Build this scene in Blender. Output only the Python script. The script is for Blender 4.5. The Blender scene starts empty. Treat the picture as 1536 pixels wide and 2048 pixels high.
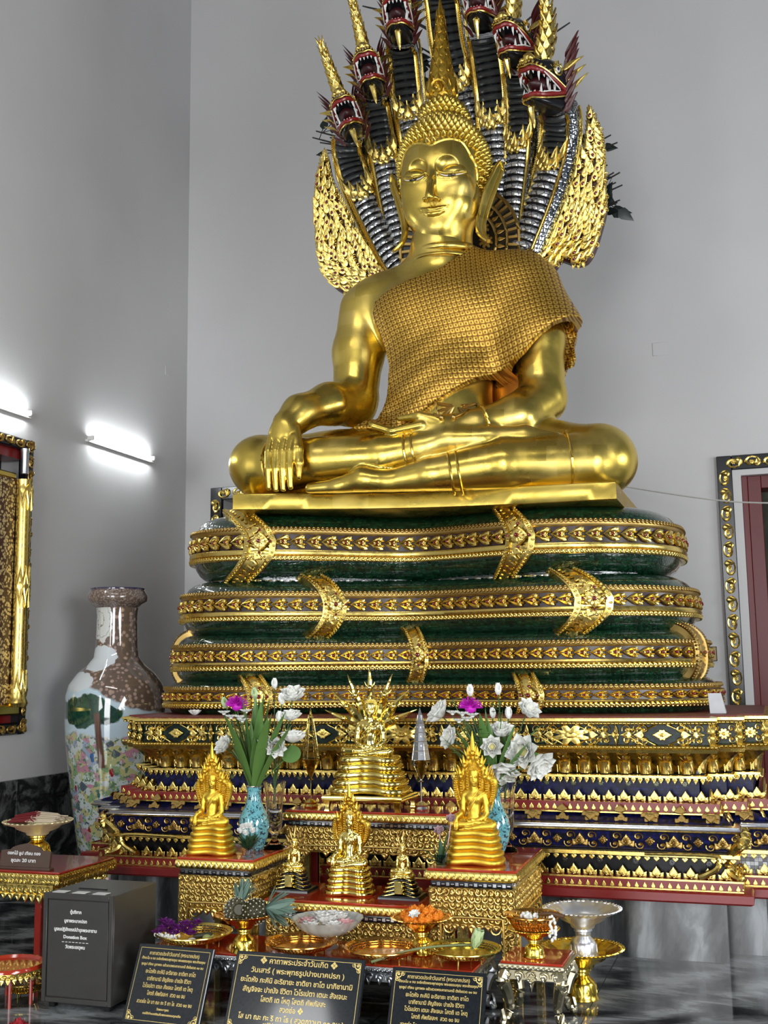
import bpy, math, random
import numpy as np
from mathutils import Vector, Matrix
rng = random.Random(7)
SC = bpy.context.scene
COL = SC.collection
R = math.radians
PI = math.pi
V = lambda *a: np.array(a, float)

# ---------------------------------------------------------------- camera
F = 2250.0
PITCH, ROLL, YAW = R(8.2), R(0.8), R(18.8)
EYE = V(0, 0, 1.55)
FW = V(-math.sin(YAW)*math.cos(PITCH), math.cos(YAW)*math.cos(PITCH), math.sin(PITCH))
_r0 = V(math.cos(YAW), math.sin(YAW), 0); _u0 = np.cross(_r0, FW)
CR = _r0*math.cos(ROLL)-_u0*math.sin(ROLL); CU = _u0*math.cos(ROLL)+_r0*math.sin(ROLL)
def ray(x, y): return FW*F+CR*(x-768)+CU*(1024-y)
def atY(x, y, Y): d = ray(x, y); return EYE+d*((Y-EYE[1])/d[1])
def atX(x, y, X): d = ray(x, y); return EYE+d*((X-EYE[0])/d[0])
def atZ(x, y, Z): d = ray(x, y); return EYE+d*((Z-EYE[2])/d[2])
cd = bpy.data.cameras.new('camera'); cam = bpy.data.objects.new('camera', cd); COL.objects.link(cam)
M3 = Matrix(((CR[0], CU[0], -FW[0]), (CR[1], CU[1], -FW[1]), (CR[2], CU[2], -FW[2])))
cam.matrix_world = Matrix.Translation(EYE) @ M3.to_4x4()
cd.sensor_fit = 'VERTICAL'; cd.sensor_height = 36; cd.lens = 36*F/2048; cd.clip_end = 100
SC.camera = cam

# ---------------------------------------------------------------- mesh helper
def unit(v):
    n = np.linalg.norm(v); return v/n if n > 1e-12 else v
class MB:
    def __init__(s): s.v = []; s.n = 0; s.f = {3: [], 4: []}; s.m = {3: [], 4: []}; s.ng = []; s.ngm = []; s.cur = 0
    def add(s, verts, quads=None, tris=None, ngons=None, mi=None):
        mi = s.cur if mi is None else mi
        b = s.n; verts = np.asarray(verts, float).reshape(-1, 3); s.v.append(verts); s.n += len(verts)
        for k, fs in ((4, quads), (3, tris)):
            if fs is not None and len(fs):
                fs = np.asarray(fs, np.int64).reshape(-1, k)+b; s.f[k].append(fs); s.m[k].append(np.full(len(fs), mi, np.int32))
        if ngons:
            for g in ngons: s.ng.append([i+b for i in g]); s.ngm.append(mi)
        return b
    def box(s, lo, hi, bev=0.0):
        x0, y0, z0 = lo; x1, y1, z1 = hi
        if bev <= 0:
            v = [(x, y, z) for x in (x0, x1) for y in (y0, y1) for z in (z0, z1)]
            s.add(v, quads=[(0, 1, 3, 2), (4, 6, 7, 5), (0, 4, 5, 1), (2, 3, 7, 6), (0, 2, 6, 4), (1, 5, 7, 3)])
        else:
            b = min(bev, (x1-x0)*.49, (y1-y0)*.49, (z1-z0)*.49)
            def ring(z, i): return [(x0+i, y0+b, z), (x0+b, y0+i, z), (x1-b, y0+i, z), (x1-i, y0+b, z), (x1-i, y1-b, z), (x1-b, y1-i, z), (x0+b, y1-i, z), (x0+i, y1-b, z)]
            s.loft([ring(z0, b), ring(z0+b, 0), ring(z1-b, 0), ring(z1, b)], caps=True)
    def obox(s, c, ax, ay, az):
        c = np.array(c); ax = np.array(ax); ay = np.array(ay); az = np.array(az)
        v = [c+i*ax+j*ay+k*az for i in (-1, 1) for j in (-1, 1) for k in (-1, 1)]
        s.add(v, quads=[(0, 1, 3, 2), (4, 6, 7, 5), (0, 4, 5, 1), (2, 3, 7, 6), (0, 2, 6, 4), (1, 5, 7, 3)])
    def loft(s, rings, closed=True, caps=False, loop=False, mi=None):
        rings = [np.asarray(r, float) for r in rings]; n = len(rings[0]); k = len(rings)
        q = []
        kk = k if loop else k-1
        for i in range(kk):
            a = i*n; b = ((i+1) % k)*n
            for j in range(n if closed else n-1):
                j2 = (j+1) % n; q.append((a+j, a+j2, b+j2, b+j))
        ng = []
        if caps: ng = [list(range(n))[::-1], [(k-1)*n+j for j in range(n)]]
        s.add(np.concatenate(rings), quads=q, ngons=ng, mi=mi)
    def lathe(s, prof, seg=32, c=(0, 0, 0), sx=1, sy=1, caps=False, wob=None, mi=None):
        a = np.arange(seg)*2*PI/seg; rings = []
        for i, (r, z) in enumerate(prof):
            rr = r*(np.ones(seg) if wob is None else wob(a, i))
            rings.append(np.stack([c[0]+rr*np.cos(a)*sx, c[1]+rr*np.sin(a)*sy, np.full(seg, c[2]+z)], 1))
        s.loft(rings, caps=caps, mi=mi)
    def tube(s, pts, rad, seg=8, caps=True, flat=None, mi=None, up=None):
        """pts list, rad float/list/(a,b) list; elliptical cross-section when rad items are pairs (side, up)"""
        pts = [np.asarray(p, float) for p in pts]; n = len(pts)
        if not hasattr(rad, '__len__'): rad = [rad]*n
        ref = V(0, 0, 1) if up is None else unit(np.asarray(up, float)); rings = []
        a = np.arange(seg)*2*PI/seg
        for i in range(n):
            t = unit(pts[min(i+1, n-1)]-pts[max(i-1, 0)])
            x = np.cross(t, ref)
            if np.linalg.norm(x) < .15: x = np.cross(t, V(0, 1, 0) if abs(t[1]) < .9 else V(1, 0, 0))
            x = unit(x); y = np.cross(x, t)
            ra = rad[i]; ra = (ra, ra) if not hasattr(ra, '__len__') else ra
            rings.append(pts[i]+np.outer(np.cos(a)*ra[0], x)+np.outer(np.sin(a)*ra[1], y))
        s.loft(rings, caps=caps, mi=mi)
    def ell(s, c, r, seg=12, rings=8, rot=None, mi=None, w=None):
        th = np.arange(seg)*2*PI/seg; vs = [(0, 0, -1)]
        for i in range(1, rings):
            p = -PI/2+PI*i/rings
            for t in th: vs.append((math.cos(p)*math.cos(t), math.cos(p)*math.sin(t), math.sin(p)))
        vs.append((0, 0, 1)); vs = np.array(vs)*np.array(r if hasattr(r, '__len__') else (r, r, r))
        if rot is not None: vs = vs @ np.array(rot).T
        q = []; t3 = []
        for j in range(seg):
            j2 = (j+1) % seg; t3.append((0, 1+j2, 1+j)); e = 1+(rings-2)*seg; t3.append((e+j, e+j2, 1+(rings-1)*seg))
            for i in range(rings-2):
                a = 1+i*seg; q.append((a+j, a+j2, a+seg+j2, a+seg+j))
        s.add(vs+np.array(c), quads=q, tris=t3, mi=mi)
    def prism(s, poly, z0, z1, fr=None, mi=None):
        """poly 2d outline -> extruded along n; fr=(o,U,V,N)"""
        p = np.asarray(poly, float); n = len(p)
        L = np.concatenate([np.column_stack([p, np.full(n, z0)]), np.column_stack([p, np.full(n, z1)])])
        if fr is not None: L = tf(L, fr)
        s.add(L, quads=[(i, (i+1) % n, n+(i+1) % n, n+i) for i in range(n)], ngons=[list(range(n))[::-1], list(range(n, 2*n))], mi=mi)
    def stamp(s, mot, frames, mi=None):
        """mot = (verts, quads, tris); frames list of (o,U,V,N)"""
        if not frames: return
        mv, mq, mt = mot; k = len(mv)
        o = np.array([f[0] for f in frames]); U = np.array([f[1] for f in frames]); W = np.array([f[2] for f in frames]); N = np.array([f[3] for f in frames])
        P = o[:, None]+mv[None, :, 0:1]*U[:, None]+mv[None, :, 1:2]*W[:, None]+mv[None, :, 2:3]*N[:, None]
        off = (np.arange(len(frames))*k)[:, None, None]
        s.add(P.reshape(-1, 3), quads=(mq[None]+off).reshape(-1, 4) if len(mq) else None, tris=(mt[None]+off).reshape(-1, 3) if len(mt) else None, mi=mi)
    def mesh(s, name, mats, org=(0, 0, 0), smooth=True):
        me = bpy.data.meshes.new(name)
        v = np.concatenate(s.v)-np.array(org, float)
        loops = []; sizes = []; mi = []
        for k in (3, 4):
            if s.f[k]:
                a = np.concatenate(s.f[k]); loops.append(a.ravel()); sizes.append(np.full(len(a), k)); mi.append(np.concatenate(s.m[k]))
        if s.ng:
            loops.append(np.array([i for g in s.ng for i in g])); sizes.append(np.array([len(g) for g in s.ng])); mi.append(np.array(s.ngm))
        loops = np.concatenate(loops); sizes = np.concatenate(sizes); mi = np.concatenate(mi)
        me.vertices.add(len(v)); me.vertices.foreach_set('co', v.astype(np.float32).ravel())
        me.loops.add(len(loops)); me.loops.foreach_set('vertex_index', loops.astype(np.int32))
        me.polygons.add(len(sizes)); st = np.concatenate([[0], np.cumsum(sizes)[:-1]])
        me.polygons.foreach_set('loop_start', st.astype(np.int32))
        for m in (mats if isinstance(mats, (list, tuple)) else [mats]): me.materials.append(m)
        me.polygons.foreach_set('material_index', mi.astype(np.int32))
        me.update(calc_edges=True); me.validate()
        if smooth:
            me.polygons.foreach_set('use_smooth', np.ones(len(me.polygons), bool)); me.set_sharp_from_angle(angle=R(smooth if smooth is not True else 42))
        return me
def tf(L, fr):
    o, U, W, N = fr; return np.asarray(o)+L[:, 0:1]*U+L[:, 1:2]*W+L[:, 2:3]*N
def thing(name, label, cat, loc=(0, 0, 0), rz=0, group=None):
    o = bpy.data.objects.new(name, None); COL.objects.link(o); o.location = loc; o.rotation_euler = (0, 0, rz)
    o.empty_display_size = .05; o['label'] = label; o['category'] = cat
    if group: o['group'] = group
    return o
def part(name, mb, mats, parent, world=False, smooth=True, label=None):
    if name == "petals": smooth = 80
    org = (0, 0, 0)
    if world:
        r = parent
        while r.parent: r = r.parent
        org = tuple(r.location)
    o = bpy.data.objects.new(name, mb.mesh(name, mats, org, smooth)); COL.objects.link(o); o.parent = parent
    if label: o['label'] = label
    return o
def solo(name, mb, mats, label, cat, loc=(0, 0, 0), rz=0, group=None, world=False, smooth=True):
    o = bpy.data.objects.new(name, mb.mesh(name, mats, loc if world else (0, 0, 0), smooth)); COL.objects.link(o)
    o.location = loc; o.rotation_euler = (0, 0, rz); o['label'] = label; o['category'] = cat
    if group: o['group'] = group
    return o
def struct(name, mb, mats, label=None, parent=None, smooth=True):
    o = bpy.data.objects.new(name, mb.mesh(name, mats, (0, 0, 0), smooth)); COL.objects.link(o)
    if parent: o.parent = parent
    else: o['kind'] = 'structure'
    if label: o['label'] = label; 
    if not parent and label: o['category'] = name.split('_')[0]
    return o
def dup(root, loc, rz=0, label=None, group=None, scale=None):
    r = root.copy(); COL.objects.link(r); r.location = loc; r.rotation_euler = (0, 0, rz)
    if scale: r.scale = (scale,)*3
    if label: r['label'] = label
    if group: r['group'] = group
    for ch in root.children:
        c = ch.copy(); COL.objects.link(c); c.parent = r
        for g in ch.children: d = g.copy(); COL.objects.link(d); d.parent = c
    return r
# motifs -------------------------------------------------------------
def dome(outl, h=.25, levels=((1, 0), (.90, .8), (.52, 1.0)), top=.62, cen=None):
    p = np.asarray(outl, float); c = p.mean(0) if cen is None else np.array(cen); n = len(p); vs = []
    for sc, z in levels: vs.append(np.column_stack([c+(p-c)*sc, np.full(n, z*h)]))
    vs.append(np.array([[c[0], c[1], top*h]])); v = np.concatenate(vs); k = len(levels); q = []
    for i in range(k-1):
        for j in range(n): q.append((i*n+j, i*n+(j+1) % n, (i+1)*n+(j+1) % n, (i+1)*n+j))
    t = [((k-1)*n+j, (k-1)*n+(j+1) % n, k*n) for j in range(n)]
    return v, np.array(q, int).reshape(-1, 4), np.array(t, int).reshape(-1, 3)
def leaf_outline(w=.5, n=6, notch=0.0):
    a = []
    for i in range(n+1):
        t = i/n; a.append((w*math.sin(PI*t**.60)*(1-.30*t)*(1+notch*math.cos(6*PI*t)), t))
    a = a[::-1]; r = [(x, y) for x, y in a[1:-1]]; l = [(-x, y) for x, y in a[1:-1]][::-1]
    return [(0, 1)]+l[::-1]+[(0, 0)]+r[::-1]
def merge(*ms):
    v = []; q = []; t = []; b = 0
    for m in ms:
        v.append(m[0]); q.append(m[1]+b if len(m[1]) else np.zeros((0, 4), int)); t.append(m[2]+b if len(m[2]) else np.zeros((0, 3), int)); b += len(m[0])
    return np.concatenate(v), np.concatenate(q), np.concatenate(t)
def mtx(m, sx=1, sy=1, sz=1, dx=0, dy=0, dz=0, rot=0):
    v = m[0].copy(); v = v*np.array([sx, sy, sz]); c, s_ = math.cos(rot), math.sin(rot)
    v = np.column_stack([v[:, 0]*c-v[:, 1]*s_+dx, v[:, 0]*s_+v[:, 1]*c+dy, v[:, 2]+dz]); return v, m[1], m[2]
def mtube(pts, rad, seg=5, sz=1.0):
    b = MB(); b.tube([(p[0], p[1], p[2] if len(p) > 2 else 0) for p in pts], rad, seg, caps=False)
    v = np.concatenate(b.v); v[:, 2] *= sz; return v, np.concatenate(b.f[4]), np.zeros((0, 3), int)
LEAF = dome(leaf_outline(.40, 7), .22, cen=(0, .36))
def rosette(k=8, inner=.62):
    a = np.arange(k*4)*2*PI/(k*4); r = inner+(1-inner)*np.abs(np.sin(a*k/2))**.6
    return merge(dome(np.column_stack([r*np.cos(a), r*np.sin(a)]), .22, cen=(0, 0)), mtx(dome(np.column_stack([.33*np.cos(a[::2]), .33*np.sin(a[::2])]), .25, cen=(0, 0)), dz=.18))
ROS = rosette()
FLEUR = merge(mtx(LEAF, 1, 1, 1), mtx(LEAF, .8, .6, .8, -.16, .0, 0, R(38)), mtx(LEAF, .8, .6, .8, .16, 0, 0, -R(38)), mtx(ROS, .13, .13, .3, 0, .3, .2))
def spiral(turns=1.15, n=13, w=.13):
    pts = []; rad = []
    for i in range(n):
        t = i/(n-1); a = -.4+turns*2*PI*t; r = .48*(1-t)**.8+.04; pts.append((r*math.cos(a), r*math.sin(a))); rad.append(w*(.45+.7*t))
    return mtube(pts, rad, 5, .9)
SPI = merge(spiral(), mtx(ROS, .17, .17, .5))
SPIM = mtx(SPI, -1); SPIM = (SPIM[0], SPIM[1][:, ::-1], SPIM[2][:, ::-1])
def _dia():
    m = [mtx(LEAF, .9, .5, .8, 0, 0, 0, k*PI/2) for k in range(4)]+[mtx(LEAF, .6, .38, .6, 0, 0, 0, PI/4+k*PI/2) for k in range(4)]+[mtx(ROS, .2, .2, .5, 0, 0, .12)]
    return merge(*m)
DIA = _dia()
HEMI = dome([(.5*math.cos(i*PI/4), .5*math.sin(i*PI/4)) for i in range(8)], .4, cen=(0, 0))
def smooth_path(pts, n=8, closed=False):
    P = [np.asarray(p, float) for p in pts]; out = []; m = len(P)
    rng_ = range(m if closed else m-1)
    for i in rng_:
        if closed: p0, p1, p2, p3 = P[(i-1) % m], P[i], P[(i+1) % m], P[(i+2) % m]
        else: p0, p1, p2, p3 = P[max(i-1, 0)], P[i], P[i+1], P[min(i+2, m-1)]
        for k in range(n):
            t = k/n; out.append(.5*((2*p1)+(-p0+p2)*t+(2*p0-5*p1+4*p2-p3)*t*t+(-p0+3*p1-3*p2+p3)*t**3))
    if not closed: out.append(P[-1])
    return out
def resample(pts, step=None, n=None, closed=False):
    P = np.array(pts); 
    if closed: P = np.vstack([P, P[:1]])
    d = np.r_[0, np.cumsum(np.linalg.norm(np.diff(P, axis=0), axis=1))]; L = d[-1]
    if n is None: n = max(2, int(round(L/step)))
    s = np.linspace(0, L, n+1)[:-1] if closed else np.linspace(0, L, n+1)
    return np.stack([np.interp(s, d, P[:, k]) for k in range(P.shape[1])], 1)

# ---------------------------------------------------------------- materials
class NT:
    def __init__(s, name):
        s.m = bpy.data.materials.new(name); s.m.use_nodes = True; s.t = s.m.node_tree; s.N = s.t.nodes; s.L = s.t.links
        s.b = s.N['Principled BSDF']; s.co = None
    def n(s, typ, **kw):
        x = s.N.new(typ)
        for k, v in kw.items():
            if k.startswith('i_'): x.inputs[int(k[2:]) if k[2:].isdigit() else k[2:]].default_value = v
            else: setattr(x, k, v)
        return x
    def l(s, a, b): s.L.new(a, b)
    def coord(s, scale=(1, 1, 1), rot=(0, 0, 0), kind='Object'):
        c = s.n('ShaderNodeTexCoord'); m = s.n('ShaderNodeMapping'); m.inputs['Scale'].default_value = scale; m.inputs['Rotation'].default_value = rot
        s.l(c.outputs[kind], m.inputs[0]); return m.outputs[0]
    def noise(s, co, scale, detail=4, dist=0, out='Fac'):
        x = s.n('ShaderNodeTexNoise'); x.inputs['Scale'].default_value = scale; x.inputs['Detail'].default_value = detail; x.inputs['Distortion'].default_value = dist
        s.l(co, x.inputs['Vector']); return x.outputs[out]
    def vor(s, co, scale, feature='F1', out='Distance', rnd=1.0):
        x = s.n('ShaderNodeTexVoronoi'); x.feature = feature; x.inputs['Scale'].default_value = scale; x.inputs['Randomness'].default_value = rnd
        s.l(co, x.inputs['Vector']); return x.outputs[out]
    def ramp(s, fac, stops, interp='LINEAR'):
        r = s.n('ShaderNodeValToRGB'); r.color_ramp.interpolation = interp; e = r.color_ramp.elements
        while len(e) < len(stops): e.new(.5)
        for i, (p, c) in enumerate(stops):
            e[i].position = p; e[i].color = tuple(c)+(1,) if hasattr(c, '__len__') else (c, c, c, 1)
        s.l(fac, r.inputs[0]); return r.outputs[0]
    def mix(s, fac, a, b):
        x = s.n('ShaderNodeMix', data_type='RGBA')
        for sock, v in ((x.inputs[0], fac), (x.inputs[6], a), (x.inputs[7], b)):
            if hasattr(v, 'links') or hasattr(v, 'is_linked'): s.l(v, sock)
            elif hasattr(v, '__len__'): sock.default_value = tuple(v)+(1,)
            else: sock.default_value = v
        return x.outputs[2]
    def math(s, op, a, b=None):
        x = s.n('ShaderNodeMath', operation=op)
        for i, v in enumerate((a, b)):
            if v is None: continue
            if hasattr(v, 'is_linked'): s.l(v, x.inputs[i])
            else: x.inputs[i].default_value = v
        return x.outputs[0]
    def set(s, **kw):
        names = dict(color='Base Color', rough='Roughness', metal='Metallic', spec='Specular IOR Level', trans='Transmission Weight', coat='Coat Weight', sss='Subsurface Weight', ior='IOR', alpha='Alpha', sheen='Sheen Weight', emit='Emission Color', es='Emission Strength')
        for k, v in kw.items():
            i = s.b.inputs[names[k]]
            if hasattr(v, 'is_linked'): s.l(v, i)
            elif hasattr(v, '__len__') and len(v) == 3: i.default_value = tuple(v)+(1,)
            else: i.default_value = v
        return s
    def bump(s, h, strength=.3, dist=.01):
        b = s.n('ShaderNodeBump'); b.inputs['Strength'].default_value = strength; b.inputs['Distance'].default_value = dist
        s.l(h, b.inputs['Height']); s.l(b.outputs[0], s.b.inputs['Normal']); return s
def plain(name, col, rough=.5, metal=0, **kw):
    t = NT(name); t.set(color=col, rough=rough, metal=metal, **kw)
    if metal < .5 and 'trans' not in kw:
        c = t.coord(); t.set(color=t.mix(t.noise(c, 18, 3), tuple(x*.85 for x in col), tuple(min(1, x*1.1) for x in col)))
    return t.m
GOLD = (.73, .54, .11)
def gold_statue(name, col=GOLD, r0=.21, r1=.36, patch=True):
    t = NT(name); c = t.coord()
    n = t.noise(c, 3.5, 5); base = t.mix(n, tuple(x*.82 for x in col), tuple(min(1, x*1.08) for x in col))
    if patch:
        br = t.n('ShaderNodeTexBrick'); br.inputs['Scale'].default_value = 1; br.inputs['Brick Width'].default_value = .12; br.inputs['Row Height'].default_value = .1; br.inputs['Mortar Size'].default_value = .0
        br.inputs['Color1'].default_value = (0, 0, 0, 1); br.inputs['Color2'].default_value = (1, 1, 1, 1)
        mp = t.coord((1, 1, 1), (PI/2, 0, 0)); t.l(mp, br.inputs['Vector'])
        k = t.math('MULTIPLY', br.outputs['Color'], t.ramp(t.noise(c, 1.3, 2), [(.5, 0), (.62, 1)]))
        base = t.mix(t.math('MULTIPLY', k, .35), base, tuple(min(1, x*1.1) for x in (.86, .70, .28)))
        rr = t.math('ADD', t.ramp(t.noise(c, 6, 5), [(.3, r0), (.7, r1)]), t.math('MULTIPLY', k, .1))
    else: rr = t.ramp(t.noise(c, 30, 4), [(.3, r0), (.7, r1)])
    t.set(color=base, rough=rr, metal=1.0); t.bump(t.noise(c, 9, 3), .10, .02); return t.m
def carved(name, col=(.82, .58, .13), ground=(.10, .018, .008), scale=60, thr=.10, stretch=(1, 1, 1), rough=.28):
    """gilded carving over dark lacquer ground"""
    t = NT(name); c = t.coord(stretch); nz = t.noise(c, scale*.35, 2, 0, 'Color')
    cc = t.mix(.12, c, nz)
    d = t.vor(cc, scale, 'DISTANCE_TO_EDGE'); f1 = t.vor(cc, scale, 'F1')
    k = t.ramp(d, [(thr*.4, 0), (thr, 1)])
    t.set(color=t.mix(k, ground, t.mix(t.noise(c, scale*.5, 3), tuple(x*.75 for x in col), col)), rough=rough, metal=t.ramp(k, [(0, .0), (1, 1)]))
    h = t.math('ADD', t.math('MULTIPLY', d, 1.4), t.math('SINE', t.math('MULTIPLY', f1, 26)))
    h = t.math('ADD', t.math('MULTIPLY', h, .25), t.math('MULTIPLY', k, .5)); t.bump(h, .9, .012); return t.m
def marble(name, dark=(.018, .021, .024), light=(.28, .30, .31), rough=.12, stretch=(1, 1, 1), rot=(0, 0, 0), scale=1.6, tile=None):
    t = NT(name); c = t.coord(stretch, rot)
    n1 = t.noise(c, scale, 6, 1.6, 'Color'); cc = t.mix(.35, c, n1)
    w = t.n('ShaderNodeTexWave'); w.inputs['Scale'].default_value = scale*1.1; w.inputs['Distortion'].default_value = 7; w.inputs['Detail'].default_value = 5; w.inputs['Detail Scale'].default_value = 1.4; t.l(cc, w.inputs['Vector'])
    w2 = t.noise(cc, scale*7, 6, 2.2)
    f = t.math('ADD', t.math('MULTIPLY', w.outputs['Fac'], .5), t.math('MULTIPLY', w2, .6))
    col = t.ramp(f, [(.30, dark), (.55, tuple(x*.35 for x in light)), (.68, tuple(x*.55 for x in light)), (.82, light)])
    if tile:
        br = t.n('ShaderNodeTexBrick'); br.offset = 0; br.inputs['Scale'].default_value = 1; br.inputs['Brick Width'].default_value = tile; br.inputs['Row Height'].default_value = tile; br.inputs['Mortar Size'].default_value = .003
        br.inputs['Color1'].default_value = (.75, .75, .75, 1); br.inputs['Color2'].default_value = (1.25, 1.25, 1.25, 1); br.inputs['Mortar'].default_value = (.25, .25, .25, 1)
        t.l(t.coord(), br.inputs['Vector']); mm = t.n('ShaderNodeMix', data_type='RGBA', blend_type='MULTIPLY'); mm.inputs[0].default_value = 1
        t.l(col, mm.inputs[6]); t.l(br.outputs['Color'], mm.inputs[7]); col = mm.outputs[2]
    t.set(color=col, rough=rough, spec=.5); return t.m
def glassmat(name, col=(.98, .99, .98), rough=.02, ior=1.18):
    t = NT(name); t.set(color=col, rough=rough, trans=1.0, ior=ior); return t.m
M = {}
M['gold'] = gold_statue('gold_leaf')
M['gold_bright'] = gold_statue('polished_brass_gold', (.90, .72, .22), .10, .22, False)
M['gold_deep'] = gold_statue('deep_gilt', (.72, .47, .07), .22, .4, False)
M['gold_matte'] = gold_statue('matte_gold_paint', (.85, .57, .07), .38, .5, False)
M['gold_plain'] = plain('gilt_edge', (.82, .60, .14), .24, 1)
M['gold_relief'] = gold_statue('gilt_relief', (.82, .62, .18), .2, .34, False)
M['gold_dull'] = plain('antique_gilt', (.46, .31, .10), .38, 1)
M['carve'] = carved('gilded_carving')
M['carve_fine'] = carved('fine_gilded_carving', scale=110, ground=(.20, .07, .015))
M['carve_big'] = carved('flame_carving', scale=34, thr=.13, ground=(.09, .012, .01))
M['carve_yellow'] = carved('yellow_gilded_carving', (.88, .66, .20), (.30, .15, .03), 75, .05)
M['gold_yellow'] = gold_statue('yellow_gilt_relief', (.88, .64, .20), .26, .4, False)
M['red_lac'] = plain('red_lacquer', (.30, .022, .012), .16, 0, coat=.5)
M['red_ledge'] = plain('dark_red_paint', (.21, .012, .012), .3)
M['red_bright'] = plain('bright_red_lacquer', (.42, .035, .012), .12, 0, coat=.6)
M['black'] = plain('black_lacquer', (.008, .008, .010), .2)
M['dark'] = plain('dark_interior', (.004, .004, .005), .8)
M['jewel_red'] = plain('red_glass_jewel', (.16, .006, .008), .08, 0, coat=1)
M['white'] = plain('white_enamel', (.75, .75, .72), .35)
M['silver'] = plain('polished_silver', (.80, .81, .83), .2, 1)
M['silver_dull'] = plain('antique_silver', (.50, .52, .54), .34, 1)
def scales(name, c1, c2, sc, rough=.12, metal=.0, edge=(.003, .01, .004), coat=1.0):
    t = NT(name); c = t.coord((1, 1, 1.35)); d = t.vor(c, sc, 'DISTANCE_TO_EDGE', rnd=.35); col = t.vor(c, sc, 'F1', 'Color', rnd=.35)
    sep = t.n('ShaderNodeSeparateColor'); t.l(col, sep.inputs[0])
    base = t.mix(sep.outputs[0], c1, c2); k = t.ramp(d, [(.03, 0), (.09, 1)])
    t.set(color=t.mix(k, edge, base), rough=rough, metal=metal, coat=coat); t.bump(t.math('MINIMUM', d, .25), .55, .01); return t.m
M['green'] = scales('green_glass_scales', (.001, .012, .006), (.007, .052, .020), 38)
M['silver_scale'] = scales('silver_mirror_scales', (.25, .27, .28), (.85, .87, .9), 26, .14, 1, (.02, .02, .02), 0)
def mirror(name, cols, sc):
    t = NT(name); c = t.coord(); col = t.vor(c, sc, 'F1', 'Color', rnd=0); d = t.vor(c, sc, 'DISTANCE_TO_EDGE', rnd=0)
    sep = t.n('ShaderNodeSeparateColor'); t.l(col, sep.inputs[0])
    base = t.ramp(t.noise(c, 3.2, 2), [(.35, cols[0]), (.5, cols[1]), (.62, cols[2])], 'LINEAR')
    base = t.mix(t.ramp(sep.outputs[0], [(.2, 0), (.95, 1)]), base, tuple(min(1, x*2.6) for x in cols[1])); k = t.ramp(d, [(.02, 0), (.05, 1)])  # random facets lightened in the colour to stand in for mirror sparkle
    t.set(color=t.mix(k, (.004, .004, .006), base), rough=.3, coat=0.0, spec=.22); t.bump(sep.outputs[1], .9, .012); return t.m
M['mir_blue'] = mirror('blue_mirror_mosaic', [(.002, .002, .004), (.003, .004, .035), (.002, .003, .010)], 60)
M['mir_dark'] = mirror('black_green_mosaic', [(.003, .003, .003), (.004, .012, .008), (.003, .02, .010)], 50)
M['mir_green'] = mirror('green_mirror_mosaic', [(.003, .004, .006), (.004, .05, .025), (.003, .012, .008)], 50)
M['mir_silver'] = mirror('silver_mirror_mosaic', [(.10, .10, .11), (.34, .35, .37), (.16, .17, .18)], 45)
def wallm(name, col):
    t = NT(name); c = t.coord(); n = t.noise(c, 1.1, 6, .4); t.set(color=t.mix(n, tuple(x*.93 for x in col), tuple(x*1.05 for x in col)), rough=.62, spec=.25)
    t.bump(t.noise(c, 5, 5), .12, .03); return t.m
M['wall'] = wallm('grey_white_plaster', (.545, .54, .54))
M['floor'] = marble('grey_marble_floor', rough=.07, stretch=(.55, 1.6, 1), rot=(0, 0, .25), scale=1.5, tile=.9)
M['marble_v'] = marble('grey_marble_panels', stretch=(1.3, 1.3, .45), scale=1.1, rough=.16)
M['marble_s'] = marble('dark_marble_skirting', dark=(.010, .011, .012), light=(.13, .135, .135), stretch=(1, 1, 1), scale=2.6, rough=.22)
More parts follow.
